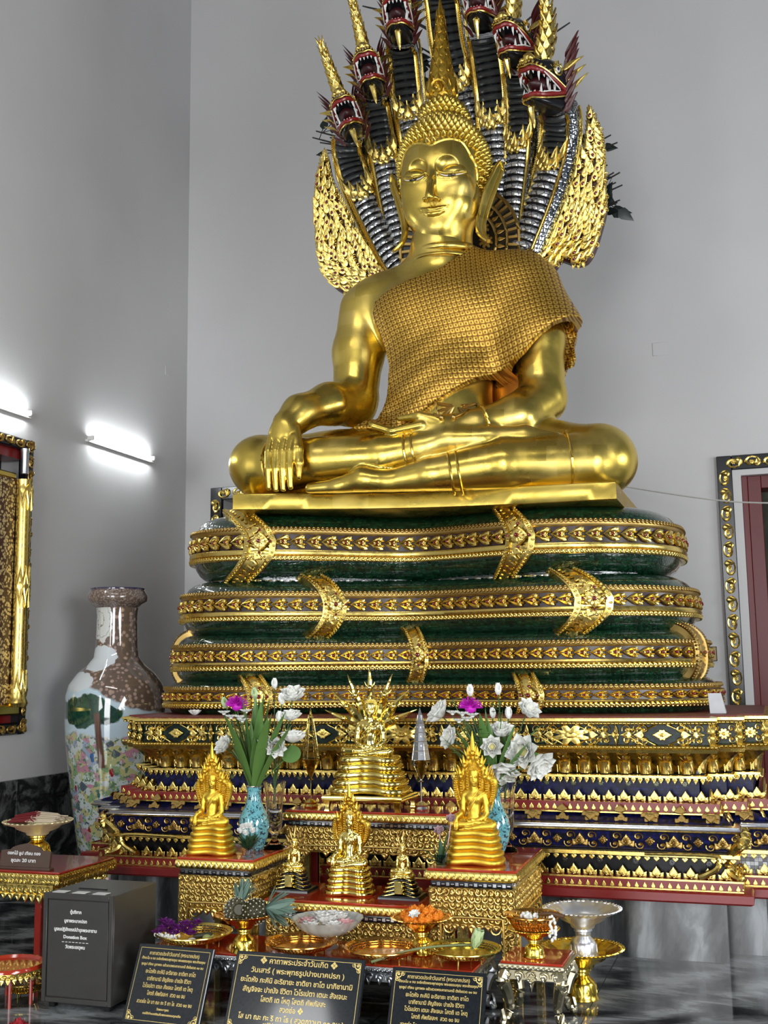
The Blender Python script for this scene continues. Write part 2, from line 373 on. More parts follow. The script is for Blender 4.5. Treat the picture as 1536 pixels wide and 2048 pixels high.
# ---------------------------------------------------------------- signed distance sculpting
class SDF:
    def __init__(s, lo, hi, h):
        s.lo = np.array(lo, float); s.h = h; s.n = tuple(np.ceil((np.array(hi)-s.lo)/h).astype(int)+1); s.f = np.full(s.n, 1.0, np.float32)
    def blk(s, lo, hi):
        a = np.clip(((np.array(lo)-s.lo)/s.h).astype(int), 0, np.array(s.n)-1); b = np.clip(((np.array(hi)-s.lo)/s.h).astype(int)+2, 0, np.array(s.n))
        if (b <= a).any(): return None, None
        sl = tuple(slice(a[i], b[i]) for i in range(3)); g = np.ogrid[sl]
        return sl, [(g[i]*s.h+s.lo[i]).astype(np.float32) for i in range(3)]
    def op(s, sl, d, k, mode):
        f = s.f[sl]; d = d.astype(np.float32)
        if mode == 'cut': f = -f
        if k > 0:
            h = np.clip(.5+.5*(d-f)/k, 0, 1) if mode != 'cut' else np.clip(.5+.5*(d-f)/k, 0, 1)
            r = d*(1-h)+f*h-k*h*(1-h) if mode != 'cut' else None
            if mode == 'cut':  # smooth max(-f0, ...) with f negated: max(f0,-d) = -min(-f0,d)
                r = -(d*(1-h)+f*h-k*h*(1-h))
        else: r = np.minimum(f, d) if mode != 'cut' else -np.minimum(f, d)
        s.f[sl] = r
    def ell(s, c, r, k=.05, rz=0, ry=0, rx=0, mode='add'):
        c = np.array(c, float); r = np.array(r, float) if hasattr(r, '__len__') else np.array([r]*3, float); m = r.max()*1.25+2.2*k+.05
        sl, g = s.blk(c-m, c+m)
        if sl is None: return
        Rm = np.array((Matrix.Rotation(rz, 3, 'Z') @ Matrix.Rotation(ry, 3, 'Y') @ Matrix.Rotation(rx, 3, 'X')).transposed())
        X, Y, Z = g[0]-c[0], g[1]-c[1], g[2]-c[2]
        P = [Rm[i][0]*X+Rm[i][1]*Y+Rm[i][2]*Z for i in range(3)]
        k0 = np.sqrt(sum((P[i]/r[i])**2 for i in range(3))); k1 = np.sqrt(sum((P[i]/r[i]**2)**2 for i in range(3)))+1e-6
        s.op(sl, k0*(k0-1)/k1, k, mode)
    def cap(s, a, b, ra, rb, k=.04, mode='add', flat=None):
        a = np.array(a, float); b = np.array(b, float); m = max(ra, rb)+k+.06
        sl, g = s.blk(np.minimum(a, b)-m, np.maximum(a, b)+m)
        if sl is None: return
        d = b-a; L2 = max((d**2).sum(), 1e-9); X, Y, Z = g[0]-a[0], g[1]-a[1], g[2]-a[2]
        t = np.clip((X*d[0]+Y*d[1]+Z*d[2])/L2, 0, 1)
        X = X-t*d[0]; Y = Y-t*d[1]; Z = Z-t*d[2]
        q = X*X+Y*Y+Z*Z
        if flat is not None:
            n, s_ = unit(np.array(flat[0], float)), flat[1]; w = X*n[0]+Y*n[1]+Z*n[2]; q = q+w*w*(s_*s_-1)
        s.op(sl, np.sqrt(q)-(ra+(rb-ra)*t), k, mode)
    def chain(s, pts, rad, k=.03, mode='add', flat=None):
        if not hasattr(rad, '__len__'): rad = [rad]*len(pts)
        for i in range(len(pts)-1): s.cap(pts[i], pts[i+1], rad[i], rad[i+1], k, mode, flat)
    def surf_y(s, x, z):
        i = int(round((x-s.lo[0])/s.h)); k = int(round((z-s.lo[2])/s.h)); col = s.f[i, :, k]; j = np.argmax(col < 0)
        if col[j] >= 0: return 0.0
        if j == 0: return s.lo[1]
        return s.lo[1]+(j-1+col[j-1]/(col[j-1]-col[j]))*s.h
    def mesh(s):
        f = s.f; nx, ny, nz = f.shape; ins = f < 0
        c = ins[:-1, :-1, :-1].astype(np.int8)
        cnt = np.zeros_like(c)
        for dx in (0, 1):
            for dy in (0, 1):
                for dz in (0, 1): cnt += ins[dx:nx-1+dx, dy:ny-1+dy, dz:nz-1+dz]
        act = (cnt > 0) & (cnt < 8); idx = np.full(act.shape, -1, np.int64); I = np.argwhere(act); idx[act] = np.arange(len(I))
        acc = np.zeros((len(I), 3)); w = np.zeros(len(I))
        cor = {}
        for dx in (0, 1):
            for dy in (0, 1):
                for dz in (0, 1): cor[(dx, dy, dz)] = f[I[:, 0]+dx, I[:, 1]+dy, I[:, 2]+dz]
        for a in cor:
            for ax in range(3):
                if a[ax] == 0:
                    b = list(a); b[ax] = 1; b = tuple(b); fa, fb = cor[a], cor[b]; mk = (fa < 0) != (fb < 0)
                    t = np.where(mk, fa/np.where(mk, fa-fb, 1), 0); p = np.tile(np.array(a, float), (len(I), 1)); p[:, ax] += t
                    acc += p*mk[:, None]; w += mk
        vs = (I+acc/w[:, None])*s.h+s.lo
        Q = []
        for ax in range(3):
            o = [1, 1, 1]; sl0 = [slice(1, -1)]*3; sl1 = [slice(1, -1)]*3; sl0[ax] = slice(0, -1); sl1[ax] = slice(1, None)
            A = ins[tuple(sl0)]; B = ins[tuple(sl1)]; E = np.argwhere(A != B); flip = A[A != B]
            base = E.copy(); u, v = [i for i in range(3) if i != ax]; base[:, u] += 1; base[:, v] += 1
            def at(du, dv): p = base.copy(); p[:, u] += du; p[:, v] += dv; return idx[p[:, 0], p[:, 1], p[:, 2]]
            q = np.stack([at(-1, -1), at(0, -1), at(0, 0), at(-1, 0)], 1)
            if ax == 1: q = q[:, ::-1]
            q = np.where(flip[:, None], q, q[:, ::-1]); q = q[(q >= 0).all(1)]; Q.append(q)
        return vs, np.concatenate(Q)
def blur(f, n=1):
    for _ in range(n):
        for ax in range(3): f = (np.roll(f, 1, ax)+2*f+np.roll(f, -1, ax))/4
    return f

# ---------------------------------------------------------------- seated figure
CX = .07
def seated(s, pose='touch', small=False):
    A = s
    A.ell((CX, .05, .30), (.62, .42, .34), .05)
    A.ell((CX, -.02, .62), (.36, .31, .36), .12); A.ell((CX, .04, .95), (.37, .27, .35), .12); A.ell((CX, .06, 1.30), (.50, .30, .36), .12)
    A.ell((CX-.2, -.12, 1.32), (.2, .13, .17), .12); A.ell((CX+.2, -.12, 1.32), (.2, .13, .17), .12)
    A.cap((CX-.5, .1, 1.48), (CX+.52, .1, 1.48), .19, .19, .12); A.chain([(CX, .08, 1.55), (CX, .05, 1.8), (CX, .03, 2.0)], [.22, .185, .17], .13)
    A.cap((CX-.1, .1, 1.7), (CX-.42, .1, 1.55), .12, .14, .1); A.cap((CX+.1, .1, 1.7), (CX+.44, .1, 1.55), .12, .14, .1)
    # legs
    k = .06
    A.chain([(-.28, .08, .26), (-.7, -.12, .23), (-1.15, -.30, .22)], [.30, .25, .215], k); A.ell((-1.17, -.32, .215), (.215, .24, .215), k)
    A.chain([(.42, .08, .26), (.85, -.1, .22), (1.17, -.24, .19)], [.30, .26, .225], k); A.ell((1.19, -.25, .185), (.22, .24, .215), k)
    kk = .018
    # lower shin (his left) crossing in front, foot to image left
    A.chain([(1.12, -.34, .15), (.62, -.50, .13), (.15, -.58, .07), (-.12, -.60, .03)], [.20, .165, .115, .08], kk)
    A.chain([(-.12, -.60, .03), (-.3, -.61, .05), (-.47, -.62, .01), (-.66, -.63, .0)], [.08, .085, .055, .04], .03)
    # upper shin (his right) over it
    A.chain([(-1.08, -.38, .21), (-.65, -.48, .21), (-.2, -.48, .22), (.06, -.48, .26)], [.18, .165, .15, .115], kk)
    A.chain([(.06, -.48, .26), (.25, -.48, .31), (.52, -.47, .31), (.74, -.45, .32), (.93, -.43, .30)], [.115, .10, .085, .07, .045], .03)
    # his left arm (image right)
    A.chain([(.66, .10, 1.45), (.75, .06, 1.1), (.78, .0, .74)], [.185, .175, .155], .06)
    A.chain([(.78, -.01, .66), (.64, -.22, .50), (.42, -.40, .425)], [.165, .145, .10], .05)
    A.chain([(.42, -.40, .425), (.25, -.45, .40), (.08, -.47, .40)], [.09, .085, .08], .04)
    for j in range(4):
        y = -.40-.045*j; A.chain([(.08, y, .41), (-.12, y-.01, .40-.008*j), (-.28+.02*abs(j-1.5), y-.01, .42), (-.38+.03*abs(j-1.5), y, .455-.01*j)], [.03, .027, .025, .018], .012)
    A.chain([(.2, -.5, .44), (.06, -.52, .475), (-.08, -.5, .47)], [.04, .03, .02], .02)
    if pose == 'touch':
        A.chain([(-.53, .10, 1.43), (-.57, .06, 1.1), (-.57, .0, .80)], [.185, .18, .165], .06)
        A.chain([(-.57, -.02, .70), (-.66, -.28, .655), (-.79, -.50, .55), (-.845, -.60, .45)], [.16, .138, .115, .098], .06)
        A.ell((-.85, -.665, .34), (.105, .05, .125), .04, rx=.1)
        for j in range(4):
            x = -.912+.0515*j; L = (.0, -.035, -.03, .0)[j]
            x -= .012; A.chain([(x*.985-.01, -.68, .34), (x, -.725, .24), (x+.002, -.735, .12), (x+.004, -.725, .0+L*.5)], [.030, .0275, .0245, .019], .002)
        A.chain([(-.77, -.64, .40), (-.725, -.69, .26), (-.715, -.70, .16), (-.72, -.69, .07)], [.04, .034, .030, .021], .010)
    else:
        A.chain([(-.53, .10, 1.43), (-.60, .06, 1.1), (-.62, .0, .80)], [.185, .18, .165], .06)
        A.chain([(-.62, -.01, .68), (-.45, -.25, .52), (-.22, -.42, .47), (.0, -.48, .47)], [.165, .14, .10, .08], .05)
HX = CX+.025
def head(s, fine=True):
    A = s; x0 = HX
    A.ell((x0, .13, 2.47), (.31, .34, .37), .02); A.ell((x0, -.01, 2.32), (.285, .22, .36), .08); A.ell((x0, .02, 2.09), (.255, .22, .25), .10)
    A.ell((x0, -.10, 1.915), (.12, .085, .085), .10)
    A.ell((x0-.13, -.10, 2.12), (.10, .08, .13), .10); A.ell((x0+.13, -.10, 2.12), (.10, .08, .13), .10)
    A.chain([(x0, .06, 1.66), (x0, .06, 2.02)], [.205, .205], .04)
    A.ell((x0, .15, 2.80), (.175, .20, .20), .10)
    if fine:
        for z, r, t in ((1.80, .208, .024), (1.735, .222, .018)):
            ps = [(x0+r*math.cos(a), .06+r*math.sin(a), z+.03*math.sin(a)) for a in np.linspace(-PI-.4, .4, 41)]
            A.chain(ps, t, .016)
    for sg in (-1, 1):
        ex = x0+sg*.137
        ys = A.surf_y(ex, 2.30)
        if fine:
            A.ell((ex+sg*.004, ys-.052, 2.322), (.118, .085, .093), .006, mode='cut')
            A.ell((ex+sg*.01, ys+.058, 2.205), (.10, .06, .075), .05)
        ye = A.surf_y(ex, 2.30)
        A.ell((ex, ye+(.026 if fine else .02), 2.290), (.094, .056, .058), .006)
        gx = [(.046, 2.268), (.09, 2.252), (.135, 2.248), (.18, 2.256), (.228, 2.280)]
        g = [(x0+sg*a, A.surf_y(x0+sg*a, z)-.004, z) for a, z in gx]
        A.chain(g, [.005, .012, .014, .012, .005] if fine else .02, .003, 'cut')
        if fine: A.chain([(p[0], p[1]+.004, p[2]-.018) for p in g], .008, .006); A.chain([(p[0], p[1]+.0, p[2]+.015) for p in g], .006, .005)
    n0 = A.surf_y(x0, 2.20)+.004
    A.chain([(x0, n0+.020, 2.33), (x0, n0-.028, 2.20), (x0, n0-.070, 2.09)], [.020, .024, .030], .020)
    A.ell((x0, n0-.070, 2.073), (.032, .032, .026), .010)
    for sg in (-1, 1): A.ell((x0+sg*.042, n0-.036, 2.070), (.019, .030, .017), .008); A.ell((x0+sg*.020, n0-.062, 2.048), (.011, .018, .010), .004, mode='cut')
    my = A.surf_y(x0, 1.99)
    ml = lambda z0, bow: [(x0+t*.108, A.surf_y(x0+t*.108, z0)-.002, z0+bow*abs(t)**2.2) for t in (-1, -.66, -.33, 0, .33, .66, 1)]
    up = ml(2.015, .020); lo_ = ml(1.985, .046); gr = ml(2.000, .034)
    A.chain(up, [.005, .012, .017, .016, .017, .012, .005], .005)
    A.chain(lo_, [.005, .011, .017, .019, .017, .011, .005], .005)
    A.chain([(p[0], p[1]-.018, p[2]) for p in gr], .006, .004, 'cut')
    if fine:
        A.chain([(x0-.014, n0-.02, 2.055), (x0-.012, my-.006, 2.032)], .004, .006); A.chain([(x0+.014, n0-.02, 2.055), (x0+.012, my-.006, 2.032)], .004, .006)
    return g
O = V(-2.15, 7.40, 2.74)
TILT = lambda p: p
def put(v):
    v = np.asarray(v, float).copy(); v[..., 2] = v[..., 2]-.035*(v[..., 0]-.07); return v   # the old casting leans a little
def L_(px, py, Y): return atY(px, py, Y)-O
root = thing('buddha_statue', 'huge gilded seated Buddha on top of the green coils, hand hanging over its knee', 'statue', tuple(O))
B = SDF((-1.45, -.95, -.05), (1.5, .62, 2.05), .0092); seated(B); B.f[:, :, :3] = np.maximum(B.f[:, :, :3], .01)
bodyf = B.f.copy()
# bands on the skin: anklets and hems of the robe
for (a, b) in (((-.02, .03), .13), ((.0, .0), .0)):
    pass
H = SDF((-.34, -.38, 1.70), (.52, .56, 3.12), .0052); head(H)
v1, q1 = B.mesh(); v2, q2 = H.mesh()
mb = MB(); mb.add(put(v1), quads=q1); mb.add(put(v2), quads=q2)
# toes and finger nails
part('body', mb, M['gold'], root, smooth=60)
# robe hems: thin raised lines round shin, ankles and forearm
def hem(c, axis, rad, rr=.009, arc=(0, 2*PI), sq=1.0):
    axis = unit(np.array(axis, float)); u = unit(np.cross(axis, V(0, 0, 1))); w = np.cross(u, axis)
    return [np.array(c)+rad*(math.cos(a)*u+math.sin(a)*w*sq) for a in np.linspace(arc[0], arc[1], 28)]
mb = MB()
for c, ax, r_ in (((-.02, -.48, .235), (1, .0, .12), .138), ((.03, -.48, .25), (1, .0, .14), .127), ((.33, -.548, .088), (-1, -.2, -.13), .140), ((.28, -.558, .083), (-1, -.2, -.13), .134),
                  ((.99, -.385, .148), (1, .35, .05), .20), ((-1.0, -.40, .21), (1, -.25, 0), .182), ((.45, -.375, .435), (-1, -.6, -.25), .112)):
    mb = MB(); mb.tube([put(p) for p in hem(c, ax, r_+.004)], .009, 6); part('robe_hem', mb, M['gold_plain'], root)
# eyes: shell whites and black pupils
for sg in (-1, 1):
    mb = MB(); x0 = HX; gx = [(.060, 2.265), (.09, 2.253), (.135, 2.249), (.18, 2.257), (.215, 2.274)]
    P = [(x0+sg*a, H.surf_y(x0+sg*a, z)-.003, z) for a, z in gx]
    mb.tube([put(p) for p in smooth_path(P, 4)], [.001]+list(np.interp(np.linspace(0,1,15),[0,.5,1],[.003,.0065,.003]))+[.001], 6, mi=0)
    C_ = P[2]; mb.tube([put((C_[0]-.034, C_[1]-.001, C_[2]+.0)), put((C_[0], C_[1]-.004, C_[2])), put((C_[0]+.034, C_[1]-.001, C_[2]+.002))], [.004, .008, .004], 8, mi=1)
    part('eye', mb, [M['white'], M['black']], root, label='white shell eye with black pupil')
# ears
for sg in (-1, 1):
    x0 = HX; mb = MB()
    path = smooth_path([(x0+sg*.405, .14, 2.47), (x0+sg*.385, .12, 2.38), (x0+sg*.345, .09, 2.27), (x0+sg*.305, .06, 2.13), (x0+sg*.275, .03, 1.99), (x0+sg*.285, -.01, 1.88), (x0+sg*.335, -.04, 1.81)], 5)
    wd = np.interp(np.linspace(0, 1, len(path)), [0, .12, .35, .6, .85, 1], [.006, .042, .050, .040, .036, .010])
    A1 = unit(V(sg*.55, .83, 0))
    B1 = unit(V(sg*.83, -.55, 0)); rings = []
    for p, w in zip(path, wd):
        rings.append([p+A1*w*math.cos(a)+B1*.016*math.sin(a) for a in np.linspace(0, 2*PI, 13)[:-1]])
    mb.loft([put(np.array(r)) for r in rings], caps=True)
    rim = [p+A1*w*.9-B1*.0*sg for p, w in zip(path, wd)]; rim2 = [p-A1*w*.85 for p, w in zip(path, wd)]
    mb.tube([put(p-B1*.012*-1) for p in rim], .014, 6); mb.tube([put(p+B1*.012) for p in rim2], .012, 6)
    part('ear', mb, M['gold'], root)
# curls
mb = MB()
cone = dome([(.5*math.cos(i*PI/4), .5*math.sin(i*PI/4)) for i in range(8)], 1.0, ((1, 0), (.95, .3), (.45, .72)), 1.0, (0, 0))
fr = []
def hairline(az):   # az: 0 = front, returns lowest elevation for curls
    a = abs(az); return .0
hc = V(HX, .12, 2.45); rows = 19
for i in range(rows):
    el = R(-46+i*8.0)
    if el > R(80): break
    n = max(4, int(2*PI*math.cos(el)*.33/.0445))
    for j in range(n):
        az = 2*PI*(j+.5*(i % 2))/n
        if az > PI: az -= 2*PI
        d = V(math.sin(az)*math.cos(el), -math.cos(az)*math.cos(el), math.sin(el)); p = hc+d*V(.322, .352, .385)
        a = abs(az)
        top = 2.505+.035*math.exp(-((a-.45)/.3)**2)-.012*math.exp(-(a/.12)**2)
        if a < .95: lim = top
        elif a < 1.32: lim = top-(a-.95)/.37*.5
        else: lim = 2.0
        if p[2] < lim or p[1] > .40 and p[2] < 2.05: continue
        t = unit(np.cross(V(0, 0, 1), d)); w = np.cross(d, t); fr.append((put(p-d*.006), t*.044, w*.044, unit(d+V(0, 0, .2))*.047))
uc = V(HX, .15, 2.80)
for i in range(6):
    el = R(-2+i*14); n = max(4, int(2*PI*math.cos(el)*.18/.042))
    for j in range(n):
        az = 2*PI*(j+.5*(i % 2))/n; d = V(math.sin(az)*math.cos(el), -math.cos(az)*math.cos(el), math.sin(el)); t = unit(np.cross(V(0, 0, 1), d)); w = np.cross(d, t)
        fr.append((put(uc+d*V(.173, .198, .20)), t*.045, w*.045, unit(d+V(0, 0, .2))*.04))
mb.stamp(cone, fr)
hl = []
for sx, z in [(-.262, 2.10), (-.278, 2.22), (-.285, 2.34)]+[(x, 0) for x in np.linspace(-.275, .275, 34)]+[(.285, 2.34), (.278, 2.22), (.262, 2.10)]:
    if z == 0: a = abs(sx)/.31; z = 2.495+.035*math.exp(-((a-.45)/.3)**2)-.014*math.exp(-(a/.12)**2)-max(0, a-.6)**2*1.6
    hl.append(put((HX+sx, H.surf_y(HX+sx, z)+.004, z)))
hl = smooth_path(hl, 3)
mb.tube(hl, .012, 6)
part('hair_curls', mb, M['gold'], root)
# flame finial
mb = MB(); c0 = V(HX-.015, .15, 2.955)
prof = [(.115, 0), (.118, .03), (.085, .06), (.10, .10), (.10, .16), (.084, .28), (.062, .42), (.042, .58), (.024, .74), (.004, .88)]
mb.lathe(prof, 20, c0, sy=.85, caps=True, wob=lambda a, i: 1+.10*np.abs(np.sin(a*5)))
fl = [(c0+V(.095*math.sin(a), -.088*math.cos(a), .07), V(math.cos(a), math.sin(a), 0)*.09, V(0, 0, .15), V(math.sin(a), -math.cos(a), 0)*.12) for a in np.linspace(0, 2*PI, 10)[:-1]]
mb.stamp(LEAF, fl); mb.stamp(SPI, [(c0+V(0, -.13, .10), V(.13, 0, 0), V(0, 0, .13), V(0, -.12, 0))])
fr = []
for i in range(9):
    z = .2+i*.066; r = np.interp(z, [p[1] for p in prof], [p[0] for p in prof])
    for j in range(8):
        a = 2*PI*(j+.5*(i % 2))/8; d = V(math.sin(a), -math.cos(a)*.85, 0); fr.append((c0+d*r*.92+V(0, 0, z-.03), V(math.cos(a), math.sin(a), 0)*r*1.1, V(0, 0, .085), d*.05))
mb.stamp(LEAF, fr)
v = [put(a) for a in mb.v]; mb.v = v
part('flame_finial', mb, M['gold_deep'], root)
# seat slab, front edge bowed inwards
def slab_outline(w, yf, yb, bow, n=40):
    xs = np.linspace(-w, w, n); f = [(x, yf+bow*(1-(x/w)**2)**1.5) for x in xs]
    return f+[(w, yb), (-w, yb)]
mb = MB(); so = np.array(slab_outline(1.26, -.64, .62, .14))+V(.05, 0)
for z0, z1, e in ((-.125, -.025, 0), (-.025, -.0, -.0)):
    pass
rings = []
for z, e in ((-.13, 0), (-.125, .012), (-.03, .012), (-.02, 0), (-.012, -.05)):
    rings.append(put(np.column_stack([so*(1+e/1.2), np.full(len(so), z)])))
rings[-1][:, 1] += .02
mb.loft(rings, caps=True)
part('seat_slab', mb, M['gold'], root, label='flat golden slab under the crossed legs')
# navel ornament: four ribbed wings like a butterfly
mb = MB(); nc = L_(905, 808, 7.0); NY = -.33
for sg in (-1, 1):
    for k, (a, L) in enumerate(((R(12), .115), (R(-12), .12), (R(-36), .12), (R(-58), .12))):
        d = V(sg*math.cos(a), 0, math.sin(a)); y = B.surf_y(nc[0]+d[0]*.06, nc[2]+d[2]*.06)-.010
        p = [V(nc[0]+sg*.012, y, nc[2])+d*t*L for t in (0, .3, .7, 1)]; mb.tube(p, [.006, .011, .014, .008], 6)
    rim = [V(nc[0], 0, nc[2])+V(sg*math.cos(a), 0, math.sin(a))*(.125 if i else .03) for i, a in enumerate(np.linspace(R(30), R(-72), 8))]
    rim = [V(p[0], B.surf_y(p[0], p[2])-.006, p[2]) for p in rim]; mb.tube(rim, .008, 6)
    e = rim[-1]; mb.ell(e, .018, 10, 6)
part('navel_ornament', mb, M['gold_dull'], root, label='butterfly shaped relief over the navel')
# cloth sash over his left shoulder
poly_px = [(952, 478, 7.42), (925, 500, 7.3), (880, 530, 7.15), (820, 560, 7.15), (782, 590, 7.2), (762, 618, 7.3), (758, 645, 7.32), (775, 700, 7.28), (787, 740, 7.25), (783, 780, 7.2), (765, 815, 7.1), (745, 842, 6.95), (715, 868, 6.86),
           (760, 860, 6.86), (830, 825, 6.95), (885, 790, 7.02), (945, 752, 7.1), (1000, 728, 7.15), (1050, 698, 7.2), (1080, 668, 7.22), (1112, 648, 7.3), (1150, 632, 7.4)]
poly = [tuple(L_(x, y, Y)[[0, 2]]) for x, y, Y in poly_px]+[(1.10, 1.22), (1.06, 1.5), (.98, 1.72), (.8, 1.9), (.6, 1.98), (.3, 2.02)]
def poly_sd(px, py, P):
    P = np.array(P); n = len(P); d = np.full(px.shape, 1e9); ins = np.zeros(px.shape, bool)
    for i in range(n):
        a = P[i]; b = P[(i+1) % n]; e = b-a; wx, wy = px-a[0], py-a[1]; t = np.clip((wx*e[0]+wy*e[1])/(e@e), 0, 1)
        d = np.minimum(d, (wx-t*e[0])**2+(wy-t*e[1])**2)
        c = (a[1] <= py) != (b[1] <= py); xi = a[0]+(py-a[1])/(b[1]-a[1]+1e-12)*e[0]; ins ^= c & (px < xi)
    return np.where(ins, -1, 1)*np.sqrt(d)
D = SDF((-.55, -.75, .34), (1.22, .62, 2.1), .0125)
A = D
A.ell((CX, -.02, .62), (.37, .33, .38), .2); A.ell((CX, .04, .95), (.40, .29, .35), .25); A.ell((CX, .06, 1.30), (.50, .31, .36), .2)
A.ell((CX-.2, -.12, 1.32), (.2, .13, .17), .15); A.ell((CX+.2, -.12, 1.32), (.2, .13, .17), .15)
A.cap((CX-.5, .1, 1.48), (CX+.52, .1, 1.48), .19, .19, .15); A.chain([(CX, .08, 1.55), (CX, .05, 1.8)], [.21, .165], .13)
A.cap((CX+.1, .1, 1.7), (CX+.44, .1, 1.55), .12, .14, .1)
A.chain([(.66, .10, 1.45), (.78, .04, 1.1), (.80, .0, .80)], [.205, .21, .20], .22)
A.chain([(-.28, .0, .28), (.45, .0, .28)], [.36, .36], .1); A.chain([(-.28, .0, .30), (-.42, -.42, .30)], [.2, .2], .1)
D.f = blur(D.f, 3)
gx = D.lo[0]+np.arange(D.n[0])*D.h; gz = D.lo[2]+np.arange(D.n[2])*D.h; PX, PZ = np.meshgrid(gx, gz, indexing='ij')
reg = poly_sd(PX, PZ, poly).astype(np.float32)[:, None, :]
gy = (D.lo[1]+np.arange(D.n[1])*D.h)[None, :, None]
tt = (PX+PZ*.9)[:, None, :]; fold = .007*np.sin(34*(PX*.55-PZ*1.0)[:, None, :]+3*np.sin(2.2*PX)[:, None, :])*np.clip((1.35-PZ)[:, None, :], 0, 1)
keep = D.f.copy(); D.f = np.maximum(D.f-.040+fold, reg)
hollow = -(keep+.03); D.f = np.maximum(D.f, hollow)
D.f[0] = D.f[-1] = 1; D.f[:, 0] = D.f[:, -1] = 1; D.f[:, :, 0] = D.f[:, :, -1] = 1
v3, q3 = D.mesh(); mb = MB(); mb.add(put(v3), quads=q3)
t = NT('gold_brocade'); c = t.coord()
def band_pat(u, sc): return t.math('ABSOLUTE', t.math('SINE', t.math('MULTIPLY', u, sc)))
sp = t.n('ShaderNodeSeparateXYZ'); t.l(c, sp.inputs[0])
wob = t.math('MULTIPLY', t.noise(c, 1.3, 1), .10)
u = t.math('ADD', t.math('ADD', sp.outputs[0], t.math('MULTIPLY', sp.outputs[2], .22)), wob); w_ = t.math('ADD', t.math('SUBTRACT', sp.outputs[2], t.math('MULTIPLY', sp.outputs[0], .18)), wob)
g = t.math('MULTIPLY', band_pat(u, 88.0), band_pat(w_, 88.0)); k = t.ramp(g, [(.12, 0), (.3, 1)])
k2 = t.ramp(g, [(.80, 1), (.92, 0)])
fine = t.noise(c, 160, 2)
col = t.mix(t.math('MULTIPLY', k, k2), (.20, .075, .008), t.mix(fine, (.42, .25, .025), (.78, .53, .11)))
t.set(color=col, rough=.42, metal=.75); t.bump(t.math('ADD', g, t.math('MULTIPLY', fine, .6)), .35, .008); M['brocade'] = t.m
part('shoulder_cloth', mb, M['brocade'], root, smooth=70, label='patterned gold cloth draped over one shoulder')
# cloth corner hanging behind the arm, and bronze coloured panel behind the waist
mb = MB(); rows = []
for i, z in enumerate(np.linspace(1.40, .92, 13)):
    w = .13*math.sin(PI*(.25+.75*(1-i/12)))+.01; rows.append([put((.86+w*t+.015*math.sin(9*t+i), .12+.05*math.sin(6*t+i*.5)+.05*t, z-.10*(1-t)*(i/12))) for t in np.linspace(0, 1, 9)])
rows2 = [[p+V(.0, .018, 0) for p in r] for r in rows]
mb.loft([list(a)+list(b)[::-1] for a, b in zip(rows, rows2)], caps=True)
part('hanging_cloth_corner', mb, M['brocade'], root)
mb = MB(); mb.add([put(p) for p in [(.36, .16, .50), (.72, .12, .62), (.72, .10, 1.4), (.30, .16, 1.4), (.36, .22, .50), (.72, .18, .62), (.72, .16, 1.4), (.30, .22, 1.4)]], quads=[(0, 1, 2, 3), (7, 6, 5, 4), (0, 4, 5, 1), (1, 5, 6, 2), (2, 6, 7, 3), (3, 7, 4, 0)])
part('robe_panel', mb, plain('bronze_robe_panel', (.50, .20, .035), .25, 1), root, label='bronze coloured robe panel behind the waist')
del B, H, D, keep, bodyf
# ================================================================ the room
XW, YB = -5.55, 10.05
HT = 11.5
WZ = .79
def quadwall(mb, pts, mi=0): mb.add(pts, quads=[(0, 1, 2, 3)], mi=mi)
mb = MB(); mb.add([(XW-.3, -7.5, 0), (5.2, -7.5, 0), (5.2, YB+.3, 0), (XW-.3, YB+.3, 0), (XW-.3, -7.5, -.2), (5.2, -7.5, -.2), (5.2, YB+.3, -.2), (XW-.3, YB+.3, -.2)], quads=[(0, 1, 2, 3), (7, 6, 5, 4), (0, 4, 5, 1), (1, 5, 6, 2), (2, 6, 7, 3), (3, 7, 4, 0)])
struct('floor', mb, M['floor'], 'polished dark grey veined marble floor')
# left wall with window opening (the shuttered window), corner of the room at the left rear
W1 = dict(y0=5.95, y1=7.50, z0=1.13, z1=3.44)
mb = MB()
def wall_x(mb, x, ya, yb, za, zb, hole, th):
    """wall in plane X=x with one hole, thickness th towards -X"""
    y0, y1, z0, z1 = hole
    for (a, b, c, d) in ((ya, y0, za, zb), (y1, yb, za, zb), (y0, y1, za, z0), (y0, y1, z1, zb)):
        if b-a > 1e-4 and d-c > 1e-4: mb.box((x-th, a, c), (x, b, d))
wall_x(mb, XW, -7.5, YB, 0, HT, (W1['y0'], W1['y1'], W1['z0'], W1['z1']), .35)
struct('wall_left', mb, M['wall'], 'tall plain grey plaster wall with the shuttered window')
D1 = (-.235, 1.15, 0, 3.25); D2 = (-5.12, -3.60, 0, 3.30)
mb = MB()
for (a, b, c, d) in ((XW-.35, D2[0], 0, HT), (D2[1], D1[0], 0, HT), (D1[1], 5.2, 0, HT), (D2[0], D2[1], D2[3], HT), (D1[0], D1[1], D1[3], HT)):
    mb.box((a, YB, c), (b, YB+.4, d))
struct('wall_back', mb, M['wall'], 'pale grey plaster wall rising behind the statue')
# marble skirting
mb = MB()
for i in range(9):
    y0 = 2.2+i*.87; mb.box((XW, y0, 0), (XW+.03, min(y0+.868, YB), WZ), .004)
struct('trim_1', mb, M['marble_s'], 'dark veined marble skirting along the left wall')
mb = MB()
for a, b in ((XW+.03, D2[0]-.16), (D2[1]+.16, D1[0]-.16)): mb.box((a, YB-.03, 0), (b, YB, WZ), .004)
struct('trim_2', mb, M['marble_s'], 'dark marble skirting at the foot of the rear wall')
